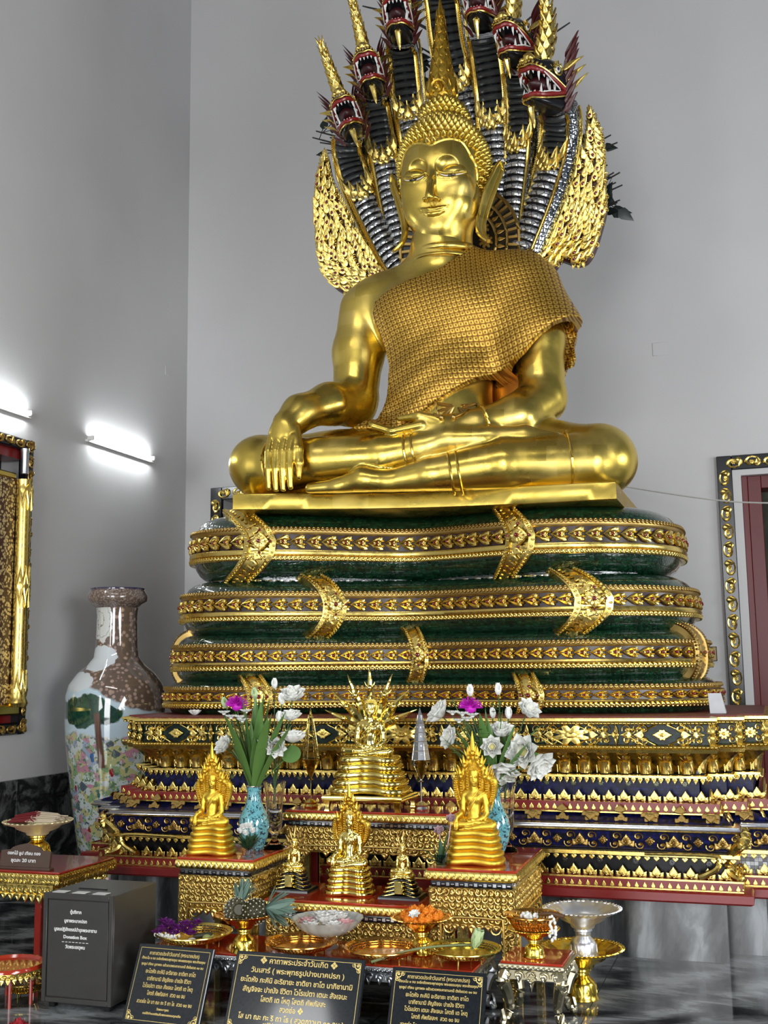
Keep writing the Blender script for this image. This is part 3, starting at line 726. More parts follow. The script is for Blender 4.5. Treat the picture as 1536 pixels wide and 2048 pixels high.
# ---- carved door casings in the rear wall
def vine_frame(mb, fr, L, w, step=.11, side=1):
    """row of leaf scrolls along U of frame (o,U,V,N)"""
    o, U, W, N = fr; n = int(L/step)
    fs = []; fm = []; lf = []
    for i in range(n):
        p = o+U*((i+.5)*L/n); k = 1 if i % 2 else -1
        (fs if k > 0 else fm).append((p, U*step*.95, W*w*.8*k, N*w*.8*(1 if k > 0 else 1)))
        lf.append((p+U*step*.3-W*w*.38*k, U*step*.5, W*w*.75*k, N*w*.9))
    mb.stamp(SPI, fs); mb.stamp(SPI, fm); mb.stamp(LEAF, lf)
def door_casing(name, x0, x1, zt, label, glabel, painted=True):
    mb = MB(); w = .125; y = YB
    for a, b, c, d in ((x0-w, x0, 0, zt+w), (x1, x1+w, 0, zt+w), (x0, x1, zt, zt+w)): mb.box((a, y-.05, c), (b, y, d), .006)
    fr = struct(name, mb, M['black'], label)
    g = MB()
    vine_frame(g, (V(x0-w/2, y-.055, .0), V(0, 0, 1), V(1, 0, 0), V(0, -1, 0)), zt, w, .15)
    vine_frame(g, (V(x1+w/2, y-.055, .0), V(0, 0, 1), V(1, 0, 0), V(0, -1, 0)), zt, w, .15)
    vine_frame(g, (V(x0-w/2, y-.055, zt+w/2), V(1, 0, 0), V(0, 0, 1), V(0, -1, 0)), x1-x0+w, w, .15)
    struct('gilded_scroll', g, M['gold_relief'], None, fr)
    # plaster reveal, red jamb, dark leaf
    if not painted: return fr
    r = MB(); 
    for a, b in ((x0, x0+.07), (x1-.07, x1)): r.box((a, y-.03, 0), (b, y+.05, zt))
    r.box((x0+.07, y-.03, zt-.05), (x1-.07, y+.05, zt)); struct('plaster_reveal', r, M['wall'], None, fr)
    j = MB()
    for a, b, s_ in ((x0+.07, x0+.12, 1), (x0+.12, x0+.23, 1), (x1-.12, x1-.07, -1), (x1-.23, x1-.12, -1)):
        d = .02 if (b-a) < .06 else .05; j.box((a, y+d, 0), (b, y+.4, zt-.05), .004)
    j.box((x0+.23, y+.05, zt-.16), (x1-.23, y+.4, zt-.05), .004); struct('red_jamb', j, plain('oxblood_jamb', (.11, .006, .008), .4), None, fr)
    return fr
t = NT('painted_dark_door'); c = t.coord((1, 1, .8)); n = t.noise(c, 2.2, 4, 1.2)
w_ = t.n('ShaderNodeTexWave'); w_.inputs['Scale'].default_value = .9; w_.inputs['Distortion'].default_value = 11; w_.inputs['Detail'].default_value = 1; t.l(c, w_.inputs['Vector'])
base = t.ramp(n, [(.35, (.010, .011, .009)), (.6, (.045, .045, .032)), (.75, (.07, .06, .035))])
t.set(color=t.mix(t.ramp(w_.outputs['Fac'], [(.90, 0), (.93, 1), (.97, 1), (1.0, 0)]), base, (.14, .035, .03)), rough=.6, spec=.15); M['door_paint'] = t.m
f1 = door_casing('door_1', D1[0], D1[1], D1[3], 'tall doorway with gilded scroll casing and red jamb at the right edge', None)
mb = MB(); mb.box((D1[0]+.23, YB+.30, 0), (D1[1]-.23, YB+.36, D1[3]-.16)); struct('door_leaf', mb, M['door_paint'], None, f1)
f2 = door_casing('door_2', D2[0], D2[1], D2[3], 'doorway with dark carved casing, mostly hidden behind the statue', None, False)
mb = MB(); mb.box((D2[0]+.0, YB+.36, 0), (D2[1]-.0, YB+.39, D2[3])); struct('door_leaf', mb, M['dark'], None, f2)
# ---- left window: dark frame, gilded patterned shutter with round moulding
w1 = MB(); y0, y1, z0, z1 = W1['y0'], W1['y1'], W1['z0'], W1['z1']; fw = .09
for a, b, c, d in ((y0-.0, y0+fw, z0, z1), (y1-fw, y1, z0, z1), (y0+fw, y1-fw, z1-fw, z1), (y0+fw, y1-fw, z0, z0+fw)): w1.box((XW-.05, a, c), (XW+.035, b, d), .01)
win = struct('window_1', w1, M['black'], 'window in the left wall with a gilded patterned shutter')
g = MB()
vine_frame(g, (V(XW+.04, y1-fw/2, z0), V(0, 0, 1), V(0, 1, 0), V(1, 0, 0)), z1-z0, fw, .12)
vine_frame(g, (V(XW+.04, y0, z1-fw/2), V(0, 1, 0), V(0, 0, 1), V(1, 0, 0)), y1-y0, fw, .12)
vine_frame(g, (V(XW+.04, y0, z0+fw/2), V(0, 1, 0), V(0, 0, 1), V(1, 0, 0)), y1-y0, fw, .12)
struct('gilded_scroll', g, M['gold_dull'], None, win)
g = MB(); g.box((XW-.30, y0, z0), (XW-.28, y1, z1)); struct('dark_backing', g, M['dark'], None, win)
g = MB(); g.box((XW-.20, y0+fw, z1-fw-.07), (XW-.02, y1-fw, z1-fw)); g.box((XW-.20, y1-fw-.09, z0+fw), (XW-.04, y1-fw, z0+.30)); struct('red_jamb', g, M['red_ledge'], None, win)
# shutter leaf: patterned field
ps = atX(0, 1415, XW); colp = atX(44, 1100, XW+.06); sh0 = 1.36; sh1 = 3.12; shy = colp[1]-.05
t = NT('lacquer_shutter_pattern'); c = t.coord(); sp = t.n('ShaderNodeSeparateXYZ'); t.l(c, sp.inputs[0])
cy = t.math('MULTIPLY', t.math('SINE', t.math('MULTIPLY', sp.outputs[1], 2*PI/.20)), t.math('SINE', t.math('MULTIPLY', sp.outputs[2], 2*PI/.36)))
cz = t.math('ABSOLUTE', cy); v = t.vor(c, 42, 'F1')
og = t.math('ABSOLUTE', t.math('ADD', t.math('SINE', t.math('MULTIPLY', sp.outputs[2], PI/.14)), t.math('SINE', t.math('MULTIPLY', sp.outputs[1], PI/.10))))
line = t.ramp(og, [(.10, 1), (.22, 0)])
fleck = t.ramp(v, [(.18, 1), (.42, 1), (.55, 0)])
k = t.math('SUBTRACT', 1.0, line); k2 = t.math('MULTIPLY', k, fleck)
t.set(color=t.mix(k2, (.05, .010, .008), (.62, .50, .26)), rough=.4, metal=t.math('MULTIPLY', k2, .4)); M['shutter'] = t.m
g = MB(); g.box((XW-.03, y0+.02, sh0), (XW+.02, shy, sh1-.02)); struct('shutter_panel', g, M['shutter'], None, win)
g = MB(); g.box((XW-.02, y0+.02, sh1-.02), (XW+.03, shy, sh1+.03), .01); g.box((XW-.02, y0+.02, sh0-.08), (XW+.05, shy+.10, sh0), .012); struct('shutter_rail', g, M['gold_plain'], None, win)
g = MB(); cc = (XW+.06, colp[1]); zs = [(.10, 0), (.12, .03), (.095, .07), (.10, .12), (.088, .18), (.085, .9), (.085, 1.5), (.09, 1.62), (.085, 1.70), (.10, 1.76)]
g.lathe([(r_*.68, z) for r_, z in zs], 20, (cc[0], cc[1], sh0-.02), caps=True)
lf = []
for zc, up in ((sh0+.05, 1), (sh0+.85, 1), (sh0+.95, -1), (sh1-.05, -1)):
    for a in (R(-60), R(-20), R(20), R(60)):
        d = V(math.cos(a), math.sin(a), 0); lf.append((V(cc[0], cc[1], zc)+d*.052, V(-math.sin(a), math.cos(a), 0)*.07, V(0, 0, up)*.22, d*.10))
g.stamp(LEAF, lf); struct('shutter_column', g, M['gold_relief'], None, win)
g = MB(); g.lathe([(.032, 0), (.032, .17), (.036, .18), (.036, .2)], 12, (cc[0], cc[1], sh1+.03), caps=True); struct('shutter_pin', g, M['silver_dull'], None, win)

# ================================================================ lamps
def lampthing(ya, yb, z, label):
    root = thing('tube_lamp', label, 'lamp', (XW, (ya+yb)/2, z), group='fluorescent tubes on the left wall')
    L = yb-ya; b = MB(); b.box((0.0, -L/2, -.016), (.03, L/2, .008), .004); part('batten', b, M['white'], root)
    b = MB(); b.tube([(.048, -L/2+.05, .020), (.048, L/2-.05, .020)], .014, 10); t = bpy.data.materials.get('lamp_tube')
    if not t:
        n = NT('lamp_tube'); n.set(color=(1, 1, 1), emit=(.93, .98, 1.0), es=80.0); t = n.m
    part('tube', b, t, root, label='glowing white tube')
    for sy in (-1, 1):
        b = MB(); b.box((.0, sy*(L/2-.04)-.012, .0), (.066, sy*(L/2-.04)+.012, .042), .005); part('lamp_holder', b, M['white'], root)
    return root
lz = 3.60
la = atX(170, 878, XW); lb = atX(302, 925, XW)
lampthing(la[1], lb[1], (la[2]+lb[2])/2, 'lit white tube lamp on the left wall between window and corner')
lc = atX(57, 830, XW)
lampthing(lc[1]-1.2, lc[1], lc[2]-.02, 'lit white tube lamp above the shuttered window, cut by the left edge')
# small blank cover plates on the walls
for (x, y, Y, nm, lb_) in ((1320, 698, YB, 'junction_cover', 'flush square cover plate on the right of the rear wall'),):
    p = atY(x, y, Y); b = MB(); b.box((-.065, -.006, -.06), (.065, 0, .06), .003); solo(nm, b, M['wall'], lb_, 'cover plate', tuple(p))
p = atX(336, 742, XW); b = MB(); b.box((0, -.06, -.05), (.006, .06, .05), .003); solo('junction_cover', b, M['wall'], 'flush square cover plate high on the left wall near the corner', 'cover plate', tuple(p))
# wire
pa = atY(1240, 972, 9.9); pm = atY(1460, 1003, 9.0); pb = atY(1560, 1017, 8.6)
b = MB(); b.tube(smooth_path([pa, pm, pb+V(.4, -.3, -.02)], 8), .006, 5); solo('white_cable', b, M['white'], 'thin white cable strung across the doorway at the right', 'cable', tuple(pa), world=True)

# ================================================================ altar pedestal
AX = -2.15
Z_ = V(0, 0, 1)
def outline(W, yf, s, d, ns=2, back=8.55):
    """redented plan, from back left round the front to back right"""
    pts = [(-W-ns*s, back)]
    for i in range(ns, 0, -1): pts += [(-W-i*s, yf+i*d), (-W-(i-1)*s, yf+i*d)]
    pts += [(-W, yf)]
    full = pts+[(-x, y) for x, y in pts[::-1]]
    # bows out a little between the corners
    return [(AX+x, y) for x, y in full]
def tier(mb, prof, s=.13, d=.15, ns=2, cap=False, mi=None):
    """prof: list of (z, W, yf)"""
    rings = [np.array([(x, y, z) for x, y in outline(W, yf, s, d, ns)]) for z, W, yf in prof]
    mb.loft(rings, caps=cap, mi=mi)
def run(W, yf, s, d, ns=2, sides=True):
    """edges of the outline facing the viewer: list of (p0,p1)"""
    o = [V(x, y, 0) for x, y in outline(W, yf, s, d, ns)]; return [(o[i], o[i+1]) for i in range(len(o)-1)]
def row(mb, mot, W, yf, z, step, h, wd=None, dep=None, up=V(0, 0, 1), s=.13, d=.15, ns=2, mi=None, alt=None, tilt=0, minlen=.05, flipv=1, off=0):
    fs = []; fa = []
    for a, b in run(W, yf, s, d, ns):
        L = np.linalg.norm(b-a)
        if L < minlen or (a[1] > 7.6 and b[1] > 7.6): continue
        U = (b-a)/L; N = V(U[1], -U[0], 0); n = max(1, int(round(L/step)))
        for i in range(n):
            p = a+U*(L*(i+.5)/n)+N*off; p = V(p[0], p[1], z)
            if p[1] > 7.5: continue
            VV = unit(up+N*tilt)*h*flipv; f = (p, U*(wd or step), VV, unit(N-up*tilt)*(dep or h*.5))
            (fa if (alt is not None and i % 2) else fs).append(f)
    mb.stamp(mot, fs, mi=mi)
    if alt is not None: mb.stamp(alt, fa, mi=mi)
altar = thing('altar_pedestal', 'wide gilded and mirror-studded altar pedestal with red ledges under the green coils', 'altar', (AX, 7.2, .0))
mb = MB(); tier(mb, [(.0, 1.84, 6.52), (.335, 1.84, 6.52)], .2, .22, cap=True); part('marble_plinth', mb, M['marble_v'], altar, world=True, label='grey streaked marble plinth')
S2, D2_ = .20, .22
mb = MB(); tier(mb, [(.325, 1.97, 6.38), (.335, 1.985, 6.37), (.375, 1.985, 6.37), (.382, 1.97, 6.38), (.384, 1.90, 6.44)], S2, D2_, cap=True); part('red_ledge', mb, M['red_ledge'], altar, world=True, label='plain dark red ledge')
mb = MB(); tier(mb, [(.38, 1.93, 6.415), (.435, 1.93, 6.415), (.437, 1.85, 6.5)], S2, D2_, cap=True, mi=0)
row(mb, LEAF, 1.93, 6.413,   .386, .044, .036, .036, .03, s=S2, d=D2_, mi=1); row(mb, HEMI, 1.93, 6.413, .392, .044, .010, .010, .02, s=S2, d=D2_, mi=1, off=0)
tier(mb, [(.381, 1.935, 6.41), (.389, 1.935, 6.41)], S2, D2_, mi=1); tier(mb, [(.432, 1.938, 6.407), (.441, 1.938, 6.407)], S2, D2_, mi=1)
part('red_leaf_band', mb, [M['red_ledge'], M['gold_relief']], altar, world=True)
mb = MB(); tier(mb, [(.437, 1.86, 6.50), (.56, 1.86, 6.50)], S2, D2_, mi=0)
row(mb, FLEUR, 1.89, 6.465, .438, .09, .062, .075, .05, s=S2, d=D2_, mi=1); row(mb, HEMI, 1.895, 6.46, .444, .09, .02, .02, .03, s=S2, d=D2_, mi=1)
# dark star flowers on the silver mosaic
STAR = merge(*[mtx(LEAF, .55, .5, .5, 0, 0, 0, k*PI/4) for k in range(8)])
row(mb, STAR, 1.86, 6.497, .512, .20, .045, .045, .03, s=S2, d=D2_, mi=2, minlen=.3)
part('silver_mosaic_band', mb, [M['mir_silver'], M['gold_relief'], M['black']], altar, world=True)
# lion-leg skirt: gold rail with teeth and curled legs at the corners
mb = MB(); tier(mb, [(.548, 1.90, 6.45), (.553, 1.925, 6.425), (.572, 1.925, 6.425), (.578, 1.90, 6.45)], S2, D2_)
row(mb, LEAF, 1.915, 6.43, .552, .05, .028, .05, .03, s=S2, d=D2_, flipv=-1)
for a, b in run(1.90, 6.46, S2, D2_):
    pass
cor = [V(x, y, 0) for x, y in outline(1.93, 6.42, S2, D2_)]
for i, c in enumerate(cor):
    if c[1] > 7.2: continue
    side = -1 if c[0] < AX else 1; main = abs(c[1]-6.42) < .01
    if not (main or i in (2, 9)) and i in (1, 3, 8, 10): continue
    dd = unit(V(side*.8, -.6, 0)); tt = V(-dd[1], dd[0], 0)
    leg = [c+dd*.02+V(0, 0, .69), c+dd*.03+V(0, 0, .655), c-dd*.03+V(0, 0, .60), c-dd*.085+V(0, 0, .53), c-dd*.075+V(0, 0, .475), c-dd*.01+V(0, 0, .45), c+dd*.012+V(0, 0, .47)]
    mb.tube(smooth_path(leg, 5), list(np.interp(np.linspace(0, 1, 31), [0, .2, .6, .85, 1], [.018, .032, .024, .020, .010])), 8)
    mb.stamp(FLEUR, [(c+dd*.02+V(0, 0, .61), tt*.09, V(0, 0, .075), dd*.10)]); mb.stamp(SPI, [(c-dd*.02+V(0, 0, .475), tt*.06, V(0, 0, .05), dd*.08)])
    if main:
        ins = V(-side, 0, 0); q = c+ins*.16
        leg2 = [c+ins*.5+V(0, -.0, .565), q+V(0, -.01, .57), q-ins*.05+V(0, -.012, .545), q-ins*.03+V(0, -.01, .50), q+ins*.02+V(0, 0, .47), q+ins*.06+V(0, -.005, .455)]
        mb.tube(smooth_path(leg2, 5), list(np.interp(np.linspace(0, 1, 26), [0, .5, 1], [.008, .014, .018])), 8)
part('curled_skirt', mb, M['gold_relief'], altar, world=True)
mb = MB(); tier(mb, [(.572, 1.885, 6.46), (.69, 1.905, 6.44)], S2, D2_, mi=0)
FC = mtx(FLEUR, 1.5, 1.35, 1, 0, -.6)
row(mb, DIA, 1.905, 6.445, .63, .125, .05, .056, .07, s=S2, d=D2_, mi=1, minlen=.12, alt=mtx(FC, 1, 1, 1))
row(mb, ROS, 1.905, 6.445, .63, .125, .02, .02, .07, s=S2, d=D2_, mi=1, minlen=.12, off=.012)
for a_, b_ in run(1.905, 6.443, S2, D2_):
    L = np.linalg.norm(b_-a_)
    if L < .12 or a_[1] > 7.5: continue
    U = (b_-a_)/L; N = V(U[1], -U[0], 0); n = max(1, int(round(L/.125)))
    for i in range(n):
        c = a_+U*(L*(i+1)/n)+V(0, 0, .63); sg = 1 if i % 2 else -1
        mb.stamp(SPI, [(c+V(0, 0, .022*sg), U*.052*sg, V(0, 0, .045*sg), N*.06), (c-V(0, 0, .022*sg)+U*.01, -U*.052*sg, V(0, 0, -.045*sg), N*.06)], mi=1)
part('blue_scroll_band', mb, [M['mir_blue'], M['gold_dull']], altar, world=True)
mb = MB(); tier(mb, [(.684, 1.93, 6.42), (.694, 1.94, 6.41), (.704, 1.93, 6.42), (.706, 1.92, 6.425), (.716, 1.93, 6.42), (.722, 1.90, 6.45)], S2, D2_); part('double_rail', mb, M['silver'], altar, world=True)
S1, D1_ = .14, .16
mb = MB(); rings = []
for z, W, yf, s_, d_ in ((.715, 1.90, 6.45, S2, D2_), (.735, 1.87, 6.48, .19, .20), (.765, 1.82, 6.56, .15, .17)): rings.append(np.array([(x, y, z) for x, y in outline(W, yf, s_, d_)]))
mb.loft(rings, mi=0)
row(mb, FLEUR, 1.875, 6.475, .728, .16, .05, .07, .04, s=.18, d=.2, mi=1, tilt=-.6); row(mb, mtx(FLEUR, 1, -1, 1), 1.865, 6.49, .77, .16, .05, .09, .04, s=.17, d=.19, mi=1, alt=LEAF, tilt=-.6)
part('slanted_petal_band', mb, [M['mir_blue'], M['gold_dull']], altar, world=True)
mb = MB(); tier(mb, [(.765, 1.83, 6.54), (.822, 1.83, 6.54), (.824, 1.74, 6.64)], S1, D1_, mi=0)
tier(mb, [(.764, 1.845, 6.525), (.772, 1.845, 6.525), (.775, 1.83, 6.54)], S1, D1_, mi=1); row(mb, LEAF, 1.83, 6.538, .775, .044, .038, .038, .03, s=S1, d=D1_, mi=1)
part('upper_red_leaf_band', mb, [M['red_ledge'], M['gold_relief']], altar, world=True)
mb = MB(); tier(mb, [(.822, 1.72, 6.67), (.96, 1.72, 6.67)], S1, D1_, mi=0)
row(mb, FLEUR, 1.775, 6.605, .825, .085, .062, .07, .05, s=S1, d=D1_, mi=1); row(mb, HEMI, 1.80, 6.59, .83, .085, .018, .018, .03, s=S1, d=D1_, mi=1)
row(mb, STAR, 1.72, 6.668, .915, .16, .038, .038, .03, s=S1, d=D1_, mi=2, minlen=.2)
part('blue_mosaic_band', mb, [M['mir_blue'], M['gold_relief'], plain('olive_glass', (.10, .12, .03), .1)], altar, world=True)
mb = MB(); tier(mb, [(.945, 1.74, 6.65), (.95, 1.765, 6.625), (.962, 1.765, 6.625), (.966, 1.75, 6.64)], S1, D1_); row(mb, merge(LEAF, mtx(HEMI, .4, .4, 1, 0, .4, .1)), 1.762, 6.632, .954, .038, .040, .040, .035, s=S1, d=D1_, flipv=-1)
part('drop_fringe', mb, M['gold_relief'], altar, world=True)
mb = MB(); tier(mb, [(.966, 1.70, 6.69), (1.0, 1.715, 6.675), (1.05, 1.755, 6.635), (1.09, 1.80, 6.59)], S1, D1_, mi=0)
# big acanthus leaves curling outwards
def acanth():
    rings = []; n = 8
    for i in range(9):
        t = i/8; y = t; z = .22*math.sin(t*PI*.5)**3+.12*math.sin(PI*t); w = .40+.10*t if t < .7 else .47*math.sqrt(max(.05, 1-((t-.7)/.32)**2)); z = .04+.42*t**2.4
        rings.append([(w*u, y-.10*max(0, t-.8)*5*(t > .8), z+.16*(1-u*u)-.07*math.exp(-(u/.22)**2)) for u in np.linspace(-1, 1, 9)])
    v = np.array(rings).reshape(-1, 3); q = [(i*9+j, i*9+j+1, i*9+9+j+1, i*9+9+j) for i in range(8) for j in range(8)]
    return v, np.array(q), np.zeros((0, 3), int)
AC = mtube(smooth_path([(0, 0, .02), (0, .40, .05), (0, .75, .18), (0, .97, .45), (0, 1.0, .66), (0, .90, .72)], 3), list(np.interp(np.linspace(0, 1, 16), [0, .3, .7, .9, 1], [.34, .38, .36, .24, .08])), 10)
ARCH = mtube([(.34, 0, .10), (.36, .55, .14), (.43, .72, .2), (.5, .76, .22), (.57, .72, .2), (.64, .55, .14), (.66, 0, .10)], .035, 5)
row(mb, AC, 1.715, 6.68, .972, .115, .115, .118, .115, s=S1, d=D1_, mi=0); row(mb, ARCH, 1.715, 6.68, .972, .115, .115, .105, .115, s=S1, d=D1_, mi=0)
part('acanthus_cornice', mb, M['gold_relief'], altar, world=True, smooth=60)
mb = MB(); row(mb, mtx(LEAF, .5, 1, .8), 1.735, 6.655, .972, .115, .09, .10, .1, s=S1, d=D1_, off=.0); part('dark_petal', mb, M['gold_dull'], altar, world=True)
mb = MB(); tier(mb, [(1.088, 1.80, 6.59), (1.092, 1.83, 6.56), (1.112, 1.84, 6.55), (1.118, 1.82, 6.57), (1.13, 1.83, 6.56), (1.136, 1.80, 6.59)], S1, D1_)
tier(mb, [(1.245, 1.80, 6.59), (1.25, 1.82, 6.57), (1.262, 1.825, 6.565), (1.268, 1.84, 6.55), (1.284, 1.84, 6.55), (1.29, 1.80, 6.59)], S1, D1_)
row(mb, HEMI, 1.83, 6.56, 1.256, .022, .012, .018, .02, s=S1, d=D1_); row(mb, HEMI, 1.838, 6.553, 1.124, .022, .012, .018, .02, s=S1, d=D1_)
part('beaded_moulding', mb, M['gold_relief'], altar, world=True)
mb = MB(); tier(mb, [(1.13, 1.795, 6.60), (1.25, 1.795, 6.60)], S1, D1_, mi=0)
row(mb, DIA, 1.795, 6.592, 1.19, .50, .062, .115, .06, s=S1, d=D1_, mi=1, minlen=.3, alt=ROS); row(mb, DIA, 1.795, 6.592, 1.19, .13, .055, .06, .06, s=S1, d=D1_, mi=1) if False else None
fs = []; fm = []; fr_ = []; fd = []
for a, b in run(1.795, 6.60, S1, D1_):
    L = np.linalg.norm(b-a)
    if a[1] > 7.5 or L < .05: continue
    U = (b-a)/L; N = V(U[1], -U[0], 0); n = max(1, int(round(L/.5)))
    if L < .3: n = 1
    for i in range(n):
        c = a+U*(L*(i+.5)/n)+V(0, 0, 1.19)+N*.004; w = min(.5, L/n)
        fd.append((c, U*.085, V(0, 0, .058), N*.07)); fr_.append((c+N*.008, U*.034, V(0, 0, .034), N*.03))
        if L < .3:
            for sx, sz in ((-1, 1), (1, 1), (-1, -1), (1, -1)): (fs if sx*sz > 0 else fm).append((c+U*sx*w*.3+V(0, 0, sz*.03), U*sx*.045, V(0, 0, sz*.05), N*.05))
            continue
        fd.append((c+U*w*.5, U*.05, V(0, 0, .056), N*.05)) if i < n-1 else None
        for sx in (-1, 1):
            for sz in (-1, 1): (fs if sx*sz > 0 else fm).append((c+U*sx*.105+V(0, 0, sz*.03), U*sx*.07, V(0, 0, sz*.058), N*.08)); (fs if sx*sz > 0 else fm).append((c+U*sx*.165+V(0, 0, -sz*.026), U*sx*.045, V(0, 0, sz*.045), N*.05))
mb.stamp(DIA, fd, mi=1); mb.stamp(ROS, fr_, mi=1)
r_ = random.Random(3)
for a, b in run(1.795, 6.598, S1, D1_):
    L = np.linalg.norm(b-a)
    if a[1] > 7.5 or L < .05: continue
    U = (b-a)/L; N = V(U[1], -U[0], 0); n = max(1, int(round(L/.5))); w = L/n
    for i in range(n):
        c = a+U*(w*(i+.5))+V(0, 0, 1.19)
        if L > .3:
            for sx in (-1, 1):
                mb.tube([c+U*sx*.03+Z_*.058+N*.006, c+U*sx*.15+N*.010, c+U*sx*.03-Z_*.058+N*.006], .006, 5, mi=1)
                mb.tube([c+U*sx*.10+Z_*.058+N*.006, c+U*sx*.20+N*.010, c+U*sx*.10-Z_*.058+N*.006], .004, 5, mi=1)
                mb.stamp(LEAF, [(c+U*sx*.10+N*.006, Z_*.07, U*sx*.06, N*.06), (c+U*sx*(w*.5-.09)+N*.006, Z_*.06, -U*sx*.0+U*sx*.07, N*.06)], mi=1)
                for sz in (-1, 1): mb.stamp(SPI if sx*sz > 0 else SPIM, [(c+U*sx*(w*.5-.06)+Z_*sz*.032+N*.004, U*.055, Z_*.055, N*.06), (c+U*sx*.135+Z_*sz*.04+N*.004, U*.05, Z_*.045, N*.05)], mi=1)
        mb.stamp(LEAF, [(c+U*w*.5*sx_+N*.012, U*.04, Z_*sz*.065, N*.08) for sx_ in (-1, 1) for sz in (-1, 1)], mi=1)
mb.stamp(SPI, fs, mi=1); mb.stamp(SPI, fm, mi=1)
part('flower_frieze', mb, [M['mir_dark'], M['gold_relief']], altar, world=True)
mb = MB(); tier(mb, [(1.284, 1.80, 6.58), (1.295, 1.80, 6.58), (1.297, 1.6, 6.8)], S1, D1_, cap=True); part('red_top', mb, plain('dull_red_top', (.13, .010, .010), .5), altar, world=True, label='dark red top surface')
# solid core behind the bands
mb = MB(); mb.box((AX-1.72, 6.72, .33), (AX+1.72, 8.5, 1.285)); part('core', mb, M['black'], altar, world=True)
# ================================================================ the naga: coils, hood of seven heads
def projx(p):
    v = np.asarray(p)-EYE; z = v@FW; return 768+F*(v@CR)/z
def lean(v):
    v = np.asarray(v, float).copy(); v[..., 2] = v[..., 2]-.034*(v[..., 0]-AX)*np.clip((v[..., 2]-1.35)/1.3, 0, 1.2); return v
ZP = lambda z: math.copysign(math.asin(abs(z)**(1/.66)), z)
naga = thing('naga_throne', 'green scaled serpent coiled in four tiers, its seven-headed silver hood rising behind', 'sculpture', (AX, 7.4, 1.29))
CHEV = merge(mtx(LEAF, .52, 1.0, 1, -.5, -.42, 0, -R(34)), (lambda m: (m[0]*V(-1, 1, 1), m[1][:, ::-1], m[2][:, ::-1]))(mtx(LEAF, .52, 1.0, 1, -.5, -.42, 0, -R(34))), mtx(ROS, .22, .22, .5, 0, -.12, .03), mtx(LEAF, .3, .4, .8, -.2, -.5, .0), mtx(LEAF, .3, .4, .8, .2, -.5, .0))
M['band_ground'] = plain('maroon_black_ground', (.022, .006, .006), .3)
class Coil:
    def __init__(s, zc, W, rz, rh, yf, ind):
        s.zc, s.rz, s.rh = zc, rz, rh; n = 240; W += .04-rh; yc = 7.52; Df = yc-(yf+rh); P = []
        for i in range(n):
            a = 2*PI*i/n-PI/2; c, q = math.cos(a), math.sin(a)
            x = W*math.copysign(abs(c)**.62, c); y = yc+(Df if q < 0 else .80)*math.copysign(abs(q)**.72, q)
            if q < 0: y += ind*math.exp(-(x/(.58*W))**2)*abs(q)
            P.append((AX-.10+x, y))
        P = resample(P, n=200, closed=True)
        for _ in range(4): P = (np.roll(P, 1, 0)+P*2+np.roll(P, -1, 0))/4
        s.P = P; T = np.roll(P, -1, 0)-np.roll(P, 1, 0); s.T = T/np.linalg.norm(T, axis=1)[:, None]; s.n = len(P)
        d = np.r_[0, np.cumsum(np.linalg.norm(np.diff(np.vstack([P, P[:1]]), axis=0), axis=1))]; s.d = d; s.L = d[-1]
    def at(s, u, phi, off=0.0):
        """u arclength, phi cross-section angle: 0 = outward"""
        u = u % s.L; i = min(int(np.searchsorted(s.d, u, 'right'))-1, s.n-1); f = (u-s.d[i])/(s.d[i+1]-s.d[i]); j = (i+1) % s.n
        p = s.P[i]*(1-f)+s.P[j]*f; t = unit(s.T[i]*(1-f)+s.T[j]*f); out = V(t[1], -t[0], 0)
        c, q = math.cos(phi), math.sin(phi); e = .66
        o = V(p[0], p[1], s.zc)+out*(s.rh*math.copysign(abs(c)**e, c))+V(0, 0, 1)*(s.rz*math.copysign(abs(q)**e, q))
        N = unit(out*c/s.rh+V(0, 0, 1)*q/s.rz); T = V(t[0], t[1], 0); return o+N*off, T, np.cross(N, T)*-1 if False else np.cross(T, N)*-1, N
    def even(s, step, phi=.1):
        U = np.linspace(0, s.L, 1201); Q = np.array([s.at(u, phi, .02)[0] for u in U]); d = np.r_[0, np.cumsum(np.linalg.norm(np.diff(Q, axis=0), axis=1))]; n = int(d[-1]/step); return [u for u in np.interp((np.arange(n)+.5)*d[-1]/n, d, U) if s.front(u)]
    def us(s, k): return [s.L*i/k for i in range(k)]
    def front(s, u): p = s.at(u, 0)[0]; return p[1] < 8.0
    def find(s, px):
        best = None
        for u in np.linspace(0, s.L, 900):
            p, T, W, N = s.at(u, .1, .03)
            if p[1] > 7.65 or N[1] > .55: continue
            e = abs(projx(p)-px)
            if best is None or e < best[0]: best = (e, u)
        return best[1]
coils = [Coil(2.395, 1.69, .235, .30, 6.74, .50), Coil(1.985, 1.765, .20, .27, 6.72, .46), Coil(1.655, 1.82, .175, .24, 6.70, .44), Coil(1.40, 1.875, .125, .20, 6.68, .42)]
straps = [[(522, 1), (1042, 1)], [(672, 1), (1187, 1)], [(352, 0), (842, 1), (1402, 0)], [(522, 1), (1062, 1)]]
BH = (math.asin(-.42), math.asin(.70))
